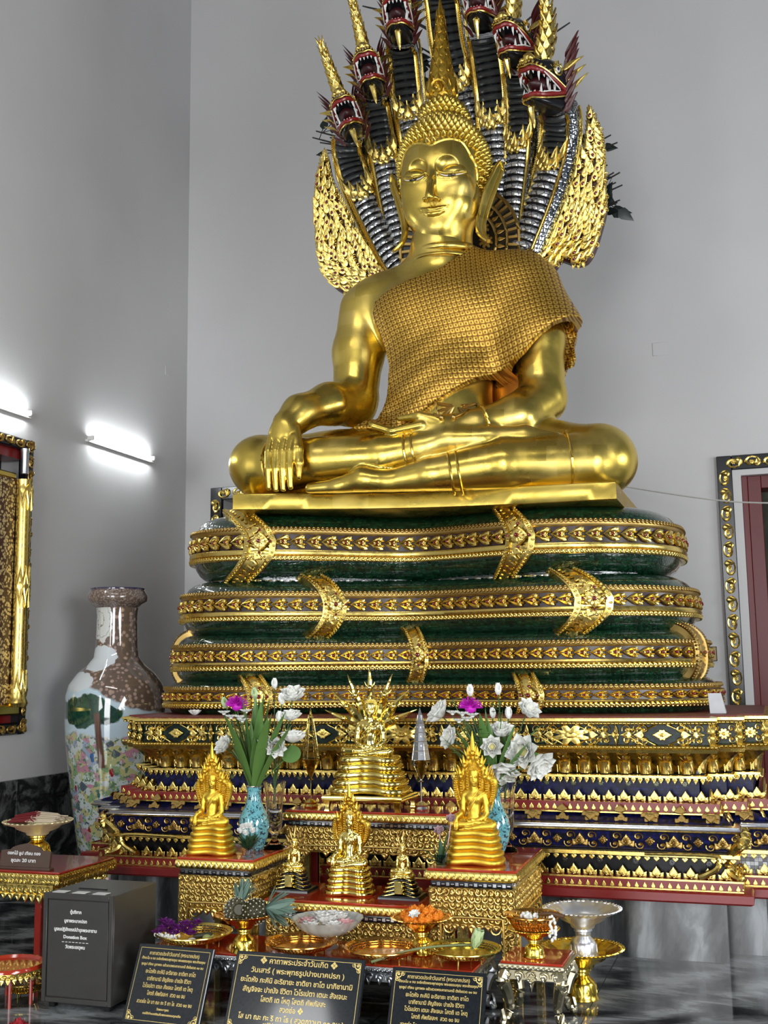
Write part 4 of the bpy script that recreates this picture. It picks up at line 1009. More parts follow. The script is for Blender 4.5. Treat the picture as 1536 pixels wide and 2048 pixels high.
for ci, (C, st) in enumerate(zip(coils, straps)):
    mb = MB(); rings = []
    for u in C.us(220): rings.append([C.at(u, a)[0] for a in np.linspace(0, 2*PI, 29)[:-1]])
    mb.loft(rings, loop=True); mb.v = [lean(v) for v in mb.v]
    coil = part('serpent_coil', mb, M['green'], naga, world=True)
    # gilded band in three cords
    zz = lambda z: math.asin(z)
    mb = MB()
    def strip(prof, mi):
        rings = [[C.at(u, ZP(z), o)[0] for z, o in prof] for u in C.us(260)]
        mb.loft(rings, closed=False, loop=True, mi=mi)
    lo, m1, m2, hi = -.42, -.12, .30, .50
    strip([(hi, .0), (hi-.02, .018), (hi-.08, .026), (m2+.08, .024), (m2+.02, .018), (m2, .012)], 2)
    strip([(m2, .012), (m1, .012)], 1)
    strip([(m1, .012), (m1-.01, .028), (m1-.07, .034), (m1-.13, .030), (m1-.15, .014), (m1-.17, .026), (m1-.25, .030), (lo+.02, .024), (lo, .0)], 0)
    A = []; J = []; Bm = []; up = []; low = []
    step = .105 if ci < 2 else .095; hgt = np.linalg.norm(C.at(0, ZP(m2))[0]-C.at(0, ZP(m1))[0])
    for u in C.even(step):
        o, T, W, N = C.at(u, ZP((m1+m2)/2), .014)
        A.append((o, W*hgt*.88, -T*step*1.30, N*.10)); J.append((o+T*step*.12+N*.014, T*.022, W*.022, N*.04))
        Bm.append((o-T*step*.30+W*hgt*.22, T*step*.75, W*hgt*.62, N*.06)); Bm.append((o-T*step*.30-W*hgt*.22, T*step*.75, -W*hgt*.62, N*.06))
    for u in C.even(.030):
        o, T, W, N = C.at(u, ZP(lo+.09), .024); low.append((o, unit(T+W*.6)*.030, unit(W-T*.6)*.036, N*.035))
        o, T, W, N = C.at(u, ZP(hi-.07), .024); up.append((o, unit(T+W*.6)*.030, unit(W-T*.6)*.030, N*.03))
    mb.stamp(CHEV, A, mi=0); mb.stamp(HEMI, J, mi=3); mb.stamp(HEMI, low, mi=0); mb.stamp(HEMI, up, mi=2)
    mb.v = [lean(v) for v in mb.v]
    part('gilded_band', mb, [M['gold_relief'], M['band_ground'], M['gold_dull'], M['jewel_red']], coil, world=True)
    # straps with rosettes
    for px, ros in st:
        u0 = C.find(px); mb = MB(); w = .078 if ros else .05
        ph = np.linspace(R(-88), R(92), 25); sh = lambda a: u0-(.15 if ros else .02)*abs(a)**1.25*(C.rz/.2)
        rings = []
        prof = [(-1, -.03), (-.98, .026), (-.62, .034), (-.58, .018), (.58, .018), (.62, .034), (.98, .026), (1, -.03)]
        for a in ph: rings.append([C.at(sh(a)+x*w, a, o+.012)[0] for x, o in prof])
        mb.loft(rings, closed=False, mi=0)
        lf = []; bd = []
        for a in np.linspace(R(-84), R(88), 23):
            o, T, W, N = C.at(sh(a), a, .034); sg = 1 if a > 0 else -1
            dirv = unit(W*sg-T*.8); lf.append((o, np.cross(dirv, N)*.085, dirv*.062, N*.06))
        for a in np.linspace(R(-86), R(90), 40):
            for x in (-.8, .8):
                o, T, W, N = C.at(sh(a)+x*w, a, .046); bd.append((o, T*.022, W*.016, N*.02))
        mb.stamp(LEAF, lf, mi=0); mb.stamp(HEMI, bd, mi=0)
        if ros:
            o, T, W, N = C.at(u0, ZP(.08), .05); s_ = .125*(C.rz/.2)**.5
            mb.stamp(DIA, [(o, T*s_*1.05, W*s_*.95, N*.13)], mi=0); mb.stamp(ROS, [(o+N*.014, T*.045, W*.045, N*.06)], mi=0)
            jj = [(o+N*.015+T*x*s_*.55+W*y*s_*.55, T*.020, W*.020, N*.04) for x, y in ((1, 0), (-1, 0), (0, 1), (0, -1))]+[(o+N*.03, T*.03, W*.03, N*.05)]
            mb.stamp(HEMI, jj, mi=1)
        mb.v = [lean(v) for v in mb.v]
        part('crossing_strap', mb, [M['gold_dull'] if not ros else M['gold_relief'], M['jewel_red']], coil, world=True)
    # scalloped lace along the foot of the coil
    mb = MB(); mot = []; n3 = int(C.L/.105); rings = []; LA = R(-60)
    for u in C.us(300):
        wv = .5+.5*abs(math.sin(u/.105*PI)); rings.append([C.at(u, LA, .0)[0], C.at(u, LA, .022)[0], C.at(u, LA-.10, .034)[0], C.at(u, LA-.35, .02)[0]])
    mb.loft(rings, closed=False, loop=True)
    for u in C.even(.105, -1.0):
        for k, (du, hh) in enumerate(((0, 1.0), (.052, .6))):
            o, T, W, N = C.at(u+du, LA, .016); mot.append((o, T*.070*hh, W*.050*hh, N*.05))
            mot.append((o-W*.016+T*.026, T*.03, W*.02, N*.05))
    mb.stamp(HEMI, mot); mb.v = [lean(v) for v in mb.v]
    part('lace_fringe', mb, M['silver'] if ci < 3 else M['red_ledge'], coil, world=True)
mb = MB(); mb.box((AX-1.1, 7.78, 1.29), (AX+1.1, 8.1, 2.58)); part('coil_core', mb, M['black'], naga, world=True)
# ---- necks
def W3(px, py, Y): return atY(px, py, Y)
NECK = [
 dict(p=[(806, 545, 8.12), (781, 506, 8.12), (745, 433, 8.12), (714, 366, 8.10), (700, 318, 8.05), (698, 275, 7.95)], r=.122, head=(697, 240, 7.72), up=(-.34, 1), f=(.22, -.97)),
 dict(p=[(815, 505, 8.14), (801, 472, 8.14), (776, 350, 8.12), (762, 270, 8.08), (752, 210, 8.0), (748, 185, 7.9)], r=.115, head=(741, 152, 7.68), up=(-.22, 1), f=(.20, -.97)),
 dict(p=[(850, 430, 8.16), (836, 330, 8.16), (822, 241, 8.12), (815, 178, 8.05), (808, 110, 7.95), (804, 82, 7.85)], r=.118, head=(798, 43, 7.62), up=(-.08, 1), f=(.17, -.98)),
 dict(p=[(965, 430, 8.18), (948, 320, 8.18), (932, 231, 8.14), (914, 159, 8.05), (898, 90, 7.92), (888, 10, 7.8), (886, -30, 7.7)], r=.135, head=(884, -90, 7.5), up=(.0, 1), f=(.12, -.99)),
 dict(p=[(1000, 480, 8.16), (994, 409, 8.16), (990, 270, 8.14), (985, 183, 8.05), (976, 111, 7.95), (970, 70, 7.85)], r=.125, head=(962, 18, 7.62), up=(.0, 1), f=(.0, -1)),
 dict(p=[(1020, 505, 8.14), (1032, 409, 8.14), (1045, 289, 8.12), (1048, 217, 8.05), (1045, 165, 7.95), (1042, 140, 7.88)], r=.120, head=(1036, 92, 7.68), up=(.02, 1), f=(-.34, -.94)),
 dict(p=[(1052, 505, 8.12), (1090, 409, 8.12), (1113, 337, 8.12), (1124, 279, 8.08), (1126, 240, 8.0), (1120, 215, 7.92)], r=.140, head=(1096, 178, 7.70), up=(.14, 1), f=(-.48, -.88)),
]
def make_neck(nd):
    P = np.array(smooth_path([W3(*q) for q in nd['p']], 10)); P = resample(P, step=.0145); n = len(P); r = nd['r']
    f0 = unit(V(nd['f'][0]*.8, -1, 0)); mb = MB(); pl = MB(); rd = MB()
    Tn = [unit(P[min(i+1, n-1)]-P[max(i-1, 0)]) for i in range(n)]
    Sd = [unit(np.cross(t, f0)) for t in Tn]; Fd = [unit(np.cross(s_, t)) for s_, t in zip(Sd, Tn)]
    rings = []
    for i in range(n):
        k = 1+.10*math.sin(i/n*PI); rings.append([P[i]+(Sd[i]*math.sin(a)*r*k+Fd[i]*math.cos(a)*r*.82*k) for a in np.linspace(0, 2*PI, 25)[:-1]])
    mb.loft(rings, caps=True); neck = part('serpent_neck', mb, M['silver_scale'], naga, world=True)
    # belly plates
    rings = []; mi = []; hw = R(44); cut = int(n*.60)
    for i in range(n):
        ph = (i % 4); off = (.022, .028, .022, .006)[ph]
        rings.append([P[i]+(Sd[i]*math.sin(a)*(r*1.04+off*math.cos(a/hw*PI/2)*.6)+Fd[i]*math.cos(a)*(r*.82*1.08+off)) for a in np.linspace(-hw, hw, 9)])
    for i in range(n-1): pl.loft([rings[i], rings[i+1]], closed=False, mi=(1 if i % 4 == 3 else (0 if i < cut else 2)))
    part('belly_plates', pl, [M['plate_s'], M['black'], M['slate']], neck, world=True, smooth=20)
    for sg in (-1, 1):
        ln = [P[i]+Sd[i]*math.sin(sg*hw*1.05)*r*1.12+Fd[i]*math.cos(hw*1.05)*r*.98 for i in range(n)]
        rd.tube(ln, .014, 6); tf_ = []
        for i in range(0, n-1): d = unit(Sd[i]*sg*.7+Fd[i]*.5); tf_.append((ln[i], Tn[i]*.04, d*.034+Tn[i]*.012, np.cross(Tn[i], d)*sg*.03))
        rd.stamp(LEAF, tf_)
        rd.tube([P[i]+Sd[i]*sg*r*1.12-Fd[i]*.02 for i in range(n)], .010, 6)
    i = cut; rd.stamp(LEAF, [(P[i]+Fd[i]*(r*1.04-abs(q)*.02)+Sd[i]*q*.045-Tn[i]*(.07-abs(q)*.035), Sd[i]*.085, Tn[i]*(.15+.03*abs(q))+Sd[i]*q*.012, Fd[i]*.10) for q in (-2, -1, 0, 1, 2)]+[(P[i]+Fd[i]*(r*1.05-abs(q)*.02)+Sd[i]*q*.045-Tn[i]*(.11-abs(q)*.03), Sd[i]*.075, Tn[i]*.10+Sd[i]*q*.01, Fd[i]*.12) for q in (-1.5, -.5, .5, 1.5)])
    part('gilded_ridge', rd, M['gold_relief'], neck, world=True)
M['plate_s'] = scales('silver_belly_plates', (.42, .44, .46), (.88, .9, .92), 20, .2, .6, (.10, .10, .10), 0)
M['slate'] = plain('slate_plates', (.05, .055, .055), .3, .3)
for nd in NECK: make_neck(nd)
# ---- one head, copied seven times.  local: forward -y, up z
def jaw(secs, seg=16):
    rings = []
    for y, w, zb, zt in secs:
        h = (zt-zb)/2; c = (zt+zb)/2; rings.append([(w*math.copysign(abs(math.cos(a))**.7, math.cos(a)), y, c+h*math.copysign(abs(math.sin(a))**.75, math.sin(a))) for a in np.linspace(0, 2*PI, seg+1)[:-1]])
    return rings
hp = []
mb = MB(); mb.loft(jaw([(.16, .05, -.10, .10), (.12, .125, -.16, .18), (.0, .13, -.05, .22), (-.10, .118, .035, .215), (-.19, .10, .07, .185), (-.25, .092, .085, .185), (-.285, .06, .095, .16)]), caps=True)
hp.append(('skull', mb, [M['black']]))
g = MB()
g.stamp(DIA, [(V(0, -.13, .212), V(.09, 0, 0), V(0, .1, 0), V(0, 0, .12))]); g.stamp(SPI, [(V(-.05, -.25, .165), V(-.055, 0, 0), V(0, 0, .05), V(0, -.08, 0)), (V(.05, -.25, .165), V(.055, 0, 0), V(0, 0, .05), V(0, -.08, 0)), (V(0, -.283, .13), V(.04, 0, 0), V(0, 0, .03), V(0, -.05, 0))])
g.ell((0, -.25, .19), (.05, .045, .045)); g.ell((-.045, -.27, .175), (.028, .03, .025)); g.ell((.045, -.27, .175), (.028, .03, .025))
upl = smooth_path([(-.125, .06, -.03), (-.122, -.06, .02), (-.108, -.16, .06), (-.095, -.24, .075), (-.05, -.285, .09), (0, -.295, .082), (.05, -.285, .09), (.095, -.24, .075), (.108, -.16, .06), (.122, -.06, .02), (.125, .06, -.03)], 4)
lol = smooth_path([(-.125, .06, -.05), (-.118, -.06, -.085), (-.10, -.15, -.105), (-.08, -.21, -.112), (-.04, -.25, -.11), (0, -.258, -.118), (.04, -.25, -.11), (.08, -.21, -.112), (.10, -.15, -.105), (.118, -.06, -.085), (.125, .06, -.05)], 4)
g.tube([p*1.04+V(0, 0, .026) for p in upl], .0085, 6); g.tube([p*1.05+V(0, 0, -.026) for p in lol], .0085, 6)
g.stamp(HEMI, [(p*1.05+V(0, -.004, .045), V(.022, 0, 0), V(0, .01, .022), V(0, -.03, 0)) for p in upl[6:-6:2]])
for sg in (-1, 1):
    for k in range(5): a = R(20+k*32); g.stamp(LEAF, [(V(sg*.125, -.03, .12), V(0, .05*math.sin(a), -.05*math.cos(a))*1, V(0, -math.cos(a)*.0+.075*math.cos(a), .075*math.sin(a)), V(sg*.06, 0, 0))])
    g.tube([(sg*.13, -.03+.05*math.cos(a), .115+.042*math.sin(a)) for a in np.linspace(0, 2*PI, 15)], .009, 6)
    g.stamp(LEAF, [(V(sg*.10, .06+.03*k, .14-.09*k), V(0, .02, .09), V(sg*.16, .10, .10+.03*k), V(0, -.08, .0)) for k in range(3)])
hp.append(('gilded_trim', g, [M['gold_relief']]))
mb = MB(); mb.tube(upl, .019, 8); mb.tube(lol, .019, 8); mb.ell((0, -.08, .0), (.085, .15, .07), 12, 8, mi=1); mb.tube([(0, -.02, -.07), (0, -.14, -.06), (0, -.2, -.02)], [.035, .03, .01], 8)
hp.append(('lips', mb, [plain('red_lips', (.22, .012, .012), .25), plain('mouth_dark', (.035, .004, .006), .4)]))
mb = MB()
def tooth(p, h, r, s=1): mb.tube([p, p+V(0, -.002, s*h*.5), p+V(0, .004, s*h)], [r, r*.75, .001], 6)
for i, p in enumerate(upl[4:-4:3]): tooth(V(*p)*.95, .036, .011, -1)
for i, p in enumerate(lol[4:-4:3]): tooth(V(*p)*.95, .034, .011, 1)
for sg in (-1, 1):
    for (y, z0, h) in ((-.235, .07, .085), (-.12, .04, .10), (-.03, .0, .07)): tooth(V(sg*.095, y, z0), h, .013, -1)
    for (y, z0, h) in ((-.20, -.11, .085), (-.09, -.09, .09)): tooth(V(sg*.09, y, z0), h, .013, 1)
    mb.tube(smooth_path([(sg*.125, -.2, .06), (sg*.135, -.1, .0), (sg*.13, -.0, -.05), (sg*.135, -.12, -.08), (sg*.11, -.2, -.1)], 4), .006, 5)
hp.append(('fang', mb, [M['white']]))
mb = MB(); mb.loft(jaw([(.14, .06, -.16, -.05), (.08, .115, -.20, -.05), (-.04, .112, -.19, -.085), (-.14, .095, -.18, -.105), (-.21, .07, -.165, -.11), (-.25, .03, -.15, -.115)]), caps=True)
hp.append(('lower_jaw', mb, [M['black']]))
mb = MB(); mb.tube(smooth_path([(0, -.20, -.165), (0, -.225, -.20), (0, -.215, -.26), (0, -.19, -.33), (0, -.19, -.37)], 4), list(np.interp(np.linspace(0, 1, 17), [0, .3, .6, 1], [.012, .032, .022, .003])), 8)
hp.append(('chin_drop', mb, [M['gold_relief']]))
for sg in (-1, 1):
    mb = MB(); mb.ell((sg*.125, -.03, .118), (.02, .034, .028), 10, 8, mi=0); mb.ell((sg*.142, -.038, .116), (.008, .014, .014), 8, 6, mi=1); hp.append(('eye', mb, [M['white'], M['black']]))
# tall crest
g = MB(); cp = smooth_path([(0, -.06, .19), (0, -.02, .30), (0, .02, .44), (0, .015, .60), (0, -.02, .76), (0, -.015, .92)], 5); cw = np.interp(np.linspace(0, 1, len(cp)), [0, .15, .5, .8, 1], [.055, .075, .055, .028, .003])
g.tube(cp, [(w*.62, w) for w in cw], 10)
lf = []
for i in range(1, len(cp)-3, 2):
    for a in np.linspace(0, 2*PI, 7)[:-1]:
        a += .5*(i % 4 > 1); d = V(math.sin(a)*.62, -math.cos(a), 0); lf.append((V(*cp[i])+d*cw[i]*.8, V(math.cos(a), math.sin(a), 0)*cw[i]*1.3, V(0, 0, .10)+d*.045, d*.09))
g.stamp(LEAF, lf); hp.append(('flame_crest', g, [M['gold_relief']]))
for sg in (-1, 1):
    g = MB(); lf = []
    for k in range(6):
        z = -.20+k*.07; lf.append((V(sg*.10, .09, z), V(0, -.02, .09), V(sg*.11, .04, .15+.02*k), V(0, -.10, 0)))
    for k in range(4): lf.append((V(sg*.11, .10, .10+.05*k), V(0, .05, .0)+V(sg*.02, 0, 0), V(sg*.10, .06, .22), V(0, -.09, 0)))
    g.stamp(LEAF, lf); hp.append(('cheek_fin', g, [plain('oxblood_fin', (.07, .010, .010), .35)]))
shared = None
for i, nd in enumerate(NECK):
    hd = bpy.data.objects.new('serpent_head', hp[0][1].mesh('serpent_head', hp[0][2]) if shared is None else shared[0]); COL.objects.link(hd); hd.parent = naga
    if shared is None: shared = [hd.data]+[b.mesh(nm, ms) for nm, b, ms in hp[1:]]
    for (nm, b, ms), me in zip(hp[1:], shared[1:]): o = bpy.data.objects.new(nm, me); COL.objects.link(o); o.parent = hd
    p = W3(*nd['head'])-V(*naga.location); f = unit(V(nd['f'][0], nd['f'][1], -.10)); up = unit(V(nd['up'][0], .05, nd['up'][1])); x = unit(np.cross(-f, up)*1.0); x = unit(np.cross(up, f)*-1) ; up = np.cross(x, -f); up = up if up[2] > 0 else -up
    x = np.cross(-f, up); s_ = (.78, .78, .80, .95, .80, .80, .88)[i]
    Mx = Matrix(((x[0]*s_, -f[0]*s_, up[0]*s_, p[0]), (x[1]*s_, -f[1]*s_, up[1]*s_, p[1]), (x[2]*s_, -f[2]*s_, up[2]*s_, p[2]), (0, 0, 0, 1))); hd.matrix_local = Mx
# ---- flame wings
def inside(px, py, P): return poly_sd(np.array(px), np.array(py), P) 
def wing(pxs, name, tip, mirror):
    Y = 8.15; pl = np.array([atY(x, y, Y)[[0, 2]] for x, y in pxs]); pl = np.array(smooth_path(list(pl), 4, closed=True))
    pl = np.array(resample(pl, step=.035, closed=True)); n = len(pl); c = pl.mean(0)
    nrm = np.array([unit(V(*(np.roll(pl, -1, 0)[i]-np.roll(pl, 1, 0)[i]), 0))[:2] for i in range(n)])
    area = sum(pl[i][0]*pl[(i+1) % n][1]-pl[(i+1) % n][0]*pl[i][1] for i in range(n)); sg = 1 if area > 0 else -1
    outn = np.column_stack([nrm[:, 1], -nrm[:, 0]])*sg
    mb = MB(); r0 = np.column_stack([pl[:, 0], np.full(n, Y+.06), pl[:, 1]]); r1 = np.column_stack([pl[:, 0], np.full(n, Y), pl[:, 1]]); q = pl-outn*.035; r2 = np.column_stack([q[:, 0], np.full(n, Y-.03), q[:, 1]])
    mb.loft([r0, r1, r2], mi=0); mb.add(np.vstack([r2, r0]), ngons=[list(range(n))[::-1] if sg > 0 else list(range(n)), list(range(n, 2*n)) if sg > 0 else list(range(n, 2*n))[::-1]], mi=0)
    x0, z0 = pl.min(0); x1, z1 = pl.max(0); pts = []; rr = random.Random(5)
    cand = [(rr.uniform(x0, x1), rr.uniform(z0, z1)) for _ in range(9000)]; sd = poly_sd(np.array([a for a, b in cand]), np.array([b for a, b in cand]), pl)
    for (a, b), d in zip(cand, sd):
        if d > -.018: continue
        if all((a-e)**2+(b-g_)**2 > .047**2 for e, g_ in pts): pts.append((a, b))
    tipz = z1; A = []; S = []; Sm = []; J = []; cx = pl[:, 0].mean()
    for k, (a, b) in enumerate(sorted(pts, key=lambda t: t[1])):
        t = (b-z0)/(z1-z0); ang = mirror*(.9-1.5*t)*(.5 if t > .5 else 1)+.35*math.sin(b*11+a*5)+rr.uniform(-.2, .2)
        d = V(math.sin(ang), 0, math.cos(ang)); side = V(d[2], 0, -d[0]); o = V(a, Y-.034, b)
        L = .125*(1-.25*t); A.append((o-d*L*.4, side*L*.72, d*L+V(0, -.03, 0), V(0, -L*.75, 0)))
        if k % 2 == 0: J.append((o-d*L*.10+V(0, -.018, 0), side*.026, d*.032, V(0, -.04, 0)))
        (S if k % 4 < 2 else Sm).append((o+side*.03+V(0, -.004, 0), (side if k % 4 < 2 else -side)*.042, d*.045, V(0, -.05, 0)))
    for i in range(0, n, 1):
        p = pl[i]; d = outn[i]; up = V(d[0]*.55, 0, d[1]*.55+.75); up = unit(up)
        if abs(d[1]) > .9 and d[1] < 0: up = V(d[0], 0, d[1])
        A.append((V(p[0]-d[0]*.03, Y-.01, p[1]-d[1]*.03), V(up[2], 0, -up[0])*.05, up*.075, V(0, -.05, 0)))
    mb.stamp(LEAF, A, mi=1); mb.stamp(SPI, S, mi=1); mb.stamp(SPI, Sm, mi=1); mb.stamp(HEMI, J, mi=2)
    part(name, mb, [plain('dark_red_ground', (.05, .008, .006), .4), M['gold_relief'], M['jewel_red']], naga, world=True)
wing([(650, 306), (640, 335), (634, 370), (631, 400), (632, 438), (634, 495), (643, 533), (657, 562), (680, 583), (720, 590), (770, 560), (790, 530), (763, 515), (746, 498), (728, 478), (712, 461), (706, 470), (707, 446), (698, 428), (685, 402), (668, 372), (660, 345), (656, 322)], 'flame_wing', 0, -1)
wing([(1178, 220), (1192, 245), (1206, 282), (1210, 328), (1211, 382), (1213, 419), (1202, 464), (1190, 500), (1175, 524), (1155, 531), (1138, 526), (1120, 521), (1107, 540), (1060, 540), (1045, 520), (1069, 490), (1087, 464), (1107, 437), (1124, 411), (1128, 400), (1129, 382), (1140, 358), (1155, 331), (1168, 295), (1174, 262)], 'flame_wing', 0, 1)
# ---- aureole wheel behind the neck
c = atY(920, 492, 8.02); r = .47; mb = MB(); U, W, N = V(1, 0, 0), V(0, 0, 1), V(0, -1, 0)
circ = lambda r_, n=56: [(r_*math.cos(a), r_*math.sin(a)) for a in np.linspace(0, 2*PI, n+1)[:-1]]
mb.prism(circ(r), -.03, .02, (c, U, W, N), mi=0)
for rr_, tk in ((r, .016), (r*.80, .012), (r*.62, .012)): mb.tube([c+U*x+W*y+N*.028 for x, y in circ(rr_)]+[c+U*rr_+N*.028], tk, 6, mi=1)
for k in range(44):
    a = 2*PI*k/44; d = U*math.cos(a)+W*math.sin(a); s_ = np.cross(N, d); mb.obox(c+d*r*.90+N*.03, d*.035, s_*.010, N*.012)
    mb.m[4][-1][:] = 1
for k in range(36):
    a = 2*PI*k/36; d = U*math.cos(a)+W*math.sin(a); s_ = np.cross(N, d); mb.stamp(LEAF, [(c+d*r*.63+N*.025, s_*.05, d*.075, N*.05)], mi=1)
for k in range(12):
    a = 2*PI*k/12; d = U*math.cos(a)+W*math.sin(a); mb.stamp(ROS, [(c+d*r*.45+N*.025, U*.06, W*.06, N*.05)], mi=1)
part('aureole_wheel', mb, [M['black'], M['gold_dull']], naga, world=True)
# ---- leafy branches behind
rr = random.Random(11)
tree = thing('bodhi_tree', 'dark leafy artificial tree whose twigs stick out behind the serpent hood', 'tree', tuple(atY(930, 1000, 8.75)*V(1, 1, 0)+V(0, 0, 0)))
st = MB(); lv = MB(); base = atY(930, 700, 8.75)
st.tube([V(base[0], 8.75, 0), V(base[0], 8.75, 3), V(base[0]+.05, 8.75, 4.6), V(base[0], 8.7, 6.0)], [.07, .06, .045, .02], 8)
LF3 = dome(leaf_outline(.42, 5), .04, ((1, 0),), 1, (0, .4))
LF3 = merge(LF3, (LF3[0]*V(1, 1, -1), LF3[1], LF3[2][:, ::-1]))
def twig(p0, p1, nl, leafL=.13):
    m = (p0+p1)/2+V(rr.uniform(-.1, .1), 0, rr.uniform(.0, .12)); P = smooth_path([p0, m, p1], 6); st.tube(P, list(np.linspace(.018, .006, len(P))), 5)
    for k in range(nl):
        q = P[int(len(P)*.35)+rr.randrange(int(len(P)*.65))]; a = rr.uniform(0, 2*PI); d = unit(V(math.cos(a), rr.uniform(-.4, .4), math.sin(a)*.9)); e = q+d*rr.uniform(.05, .13)
        st.tube([q, e], .004, 4); L = leafL*rr.uniform(.7, 1.2); s_ = unit(np.cross(d, V(0, 1, 0))); lv.stamp(LF3, [(e, s_*L*.8, d*L, np.cross(s_, d)*L)])
hub = lambda z: V(base[0], 8.72, z)
for px, py, n_ in ((1222, 270, 7), (1235, 285, 6), (1215, 330, 7), (1232, 365, 8), (1235, 405, 8), (1205, 300, 5), (1240, 345, 6), (1150, 300, 6), (1140, 335, 5), (640, 285, 6), (625, 275, 4), (655, 300, 5), (715, 290, 6), (735, 255, 6), (775, 195, 6), (775, 130, 5), (785, 110, 4), (842, 95, 5), (860, 80, 4), (1085, 60, 4), (1140, 45, 3), (725, 12, 3), (1090, 10, 3), (790, 230, 5), (700, 300, 5), (740, 300, 5), (1225, 390, 8), (1240, 400, 12), (1228, 345, 10), (1245, 370, 10), (1222, 415, 10), (1150, 270, 6), (1160, 250, 5), (632, 262, 6), (660, 275, 7)):
    e = atY(px, py, 8.55); b0 = hub(e[2]-.25-.25*abs(e[0]-base[0])); twig(b0, e, n_, .16 if px > 1195 else .13)
part('stem', st, plain('black_twig', (.012, .013, .012), .5), tree, world=True); part('foliage', lv, plain('dark_green_leaf', (.006, .014, .012), .35), tree, world=True)
tree.children[1]['kind'] = 'stuff' if False else ''
del tree.children[1]['kind']
# ================================================================ helpers for the small things
FONT = None
def text_geo(body, size, fr, ext=.0008, align='CENTER', space=1.0, xs=1.0, bold=0.0):
    """flat raised lettering at frame (o,U,V,N): returns verts, polys in world space"""
    cu = bpy.data.curves.new('t', 'FONT'); cu.body = body; cu.size = size; cu.extrude = ext; cu.align_x = align; cu.align_y = 'CENTER'; cu.space_character = space; cu.resolution_u = 3; cu.offset = bold
    o = bpy.data.objects.new('t', cu); COL.objects.link(o); dg = bpy.context.evaluated_depsgraph_get(); me = bpy.data.meshes.new_from_object(o.evaluated_get(dg))
    v = np.zeros(len(me.vertices)*3); me.vertices.foreach_get('co', v); v = v.reshape(-1, 3); v[:, 0] *= xs; P = [list(p.vertices) for p in me.polygons]
    bpy.data.objects.remove(o); bpy.data.curves.remove(cu); bpy.data.meshes.remove(me); return tf(v, fr) if len(v) else v, P
def add_text(mb, body, size, fr, w=None, **kw):
    v, P = text_geo(body, size, (V(0, 0, 0), V(1, 0, 0), V(0, 1, 0), V(0, 0, 1)), **kw)
    if not len(v): return
    if w: c = (v[:, 0].max()+v[:, 0].min())/2; v[:, 0] = (v[:, 0]-c)*(w/max(1e-6, v[:, 0].max()-v[:, 0].min()))
    mb.add(tf(v, fr), ngons=P)
def scroll_fill(mb, fr, x0, x1, y0, y1, cell, ok=None, mi=0, dep=.5, seed=1):
    o, U, W, N = fr; r_ = random.Random(seed); nx = max(1, int(round((x1-x0)/cell))); ny = max(1, int(round((y1-y0)/cell))); A = []; B_ = []; L = []
    for i in range(nx):
        for j in range(ny):
            x = x0+(i+.5)*(x1-x0)/nx; y = y0+(j+.5)*(y1-y0)/ny
            if ok and not ok(x, y): continue
            a = r_.choice((0, PI/2, PI, -PI/2))+r_.uniform(-.3, .3); u = U*math.cos(a)+W*math.sin(a); w = np.cross(N, u); c = o+U*x+W*y; k = cell*1.12
            if (i+j) % 2: A.append((c, u*k, w*k, N*cell*dep))
            else: B_.append((c, -u*k, w*k, N*cell*dep))
            if (i*3+j) % 3 == 0: L.append((c-w*k*.5, u*k*.7, w*k*.8, N*cell*dep*1.5))
    mb.stamp(SPI, A, mi=mi); mb.stamp(SPI, B_, mi=mi); mb.stamp(LEAF, L, mi=mi)
X, Y_, Z = V(1, 0, 0), V(0, 1, 0), V(0, 0, 1)
def lth(prof, seg=32, **kw): mb = MB(); mb.lathe(prof, seg, **kw); return mb
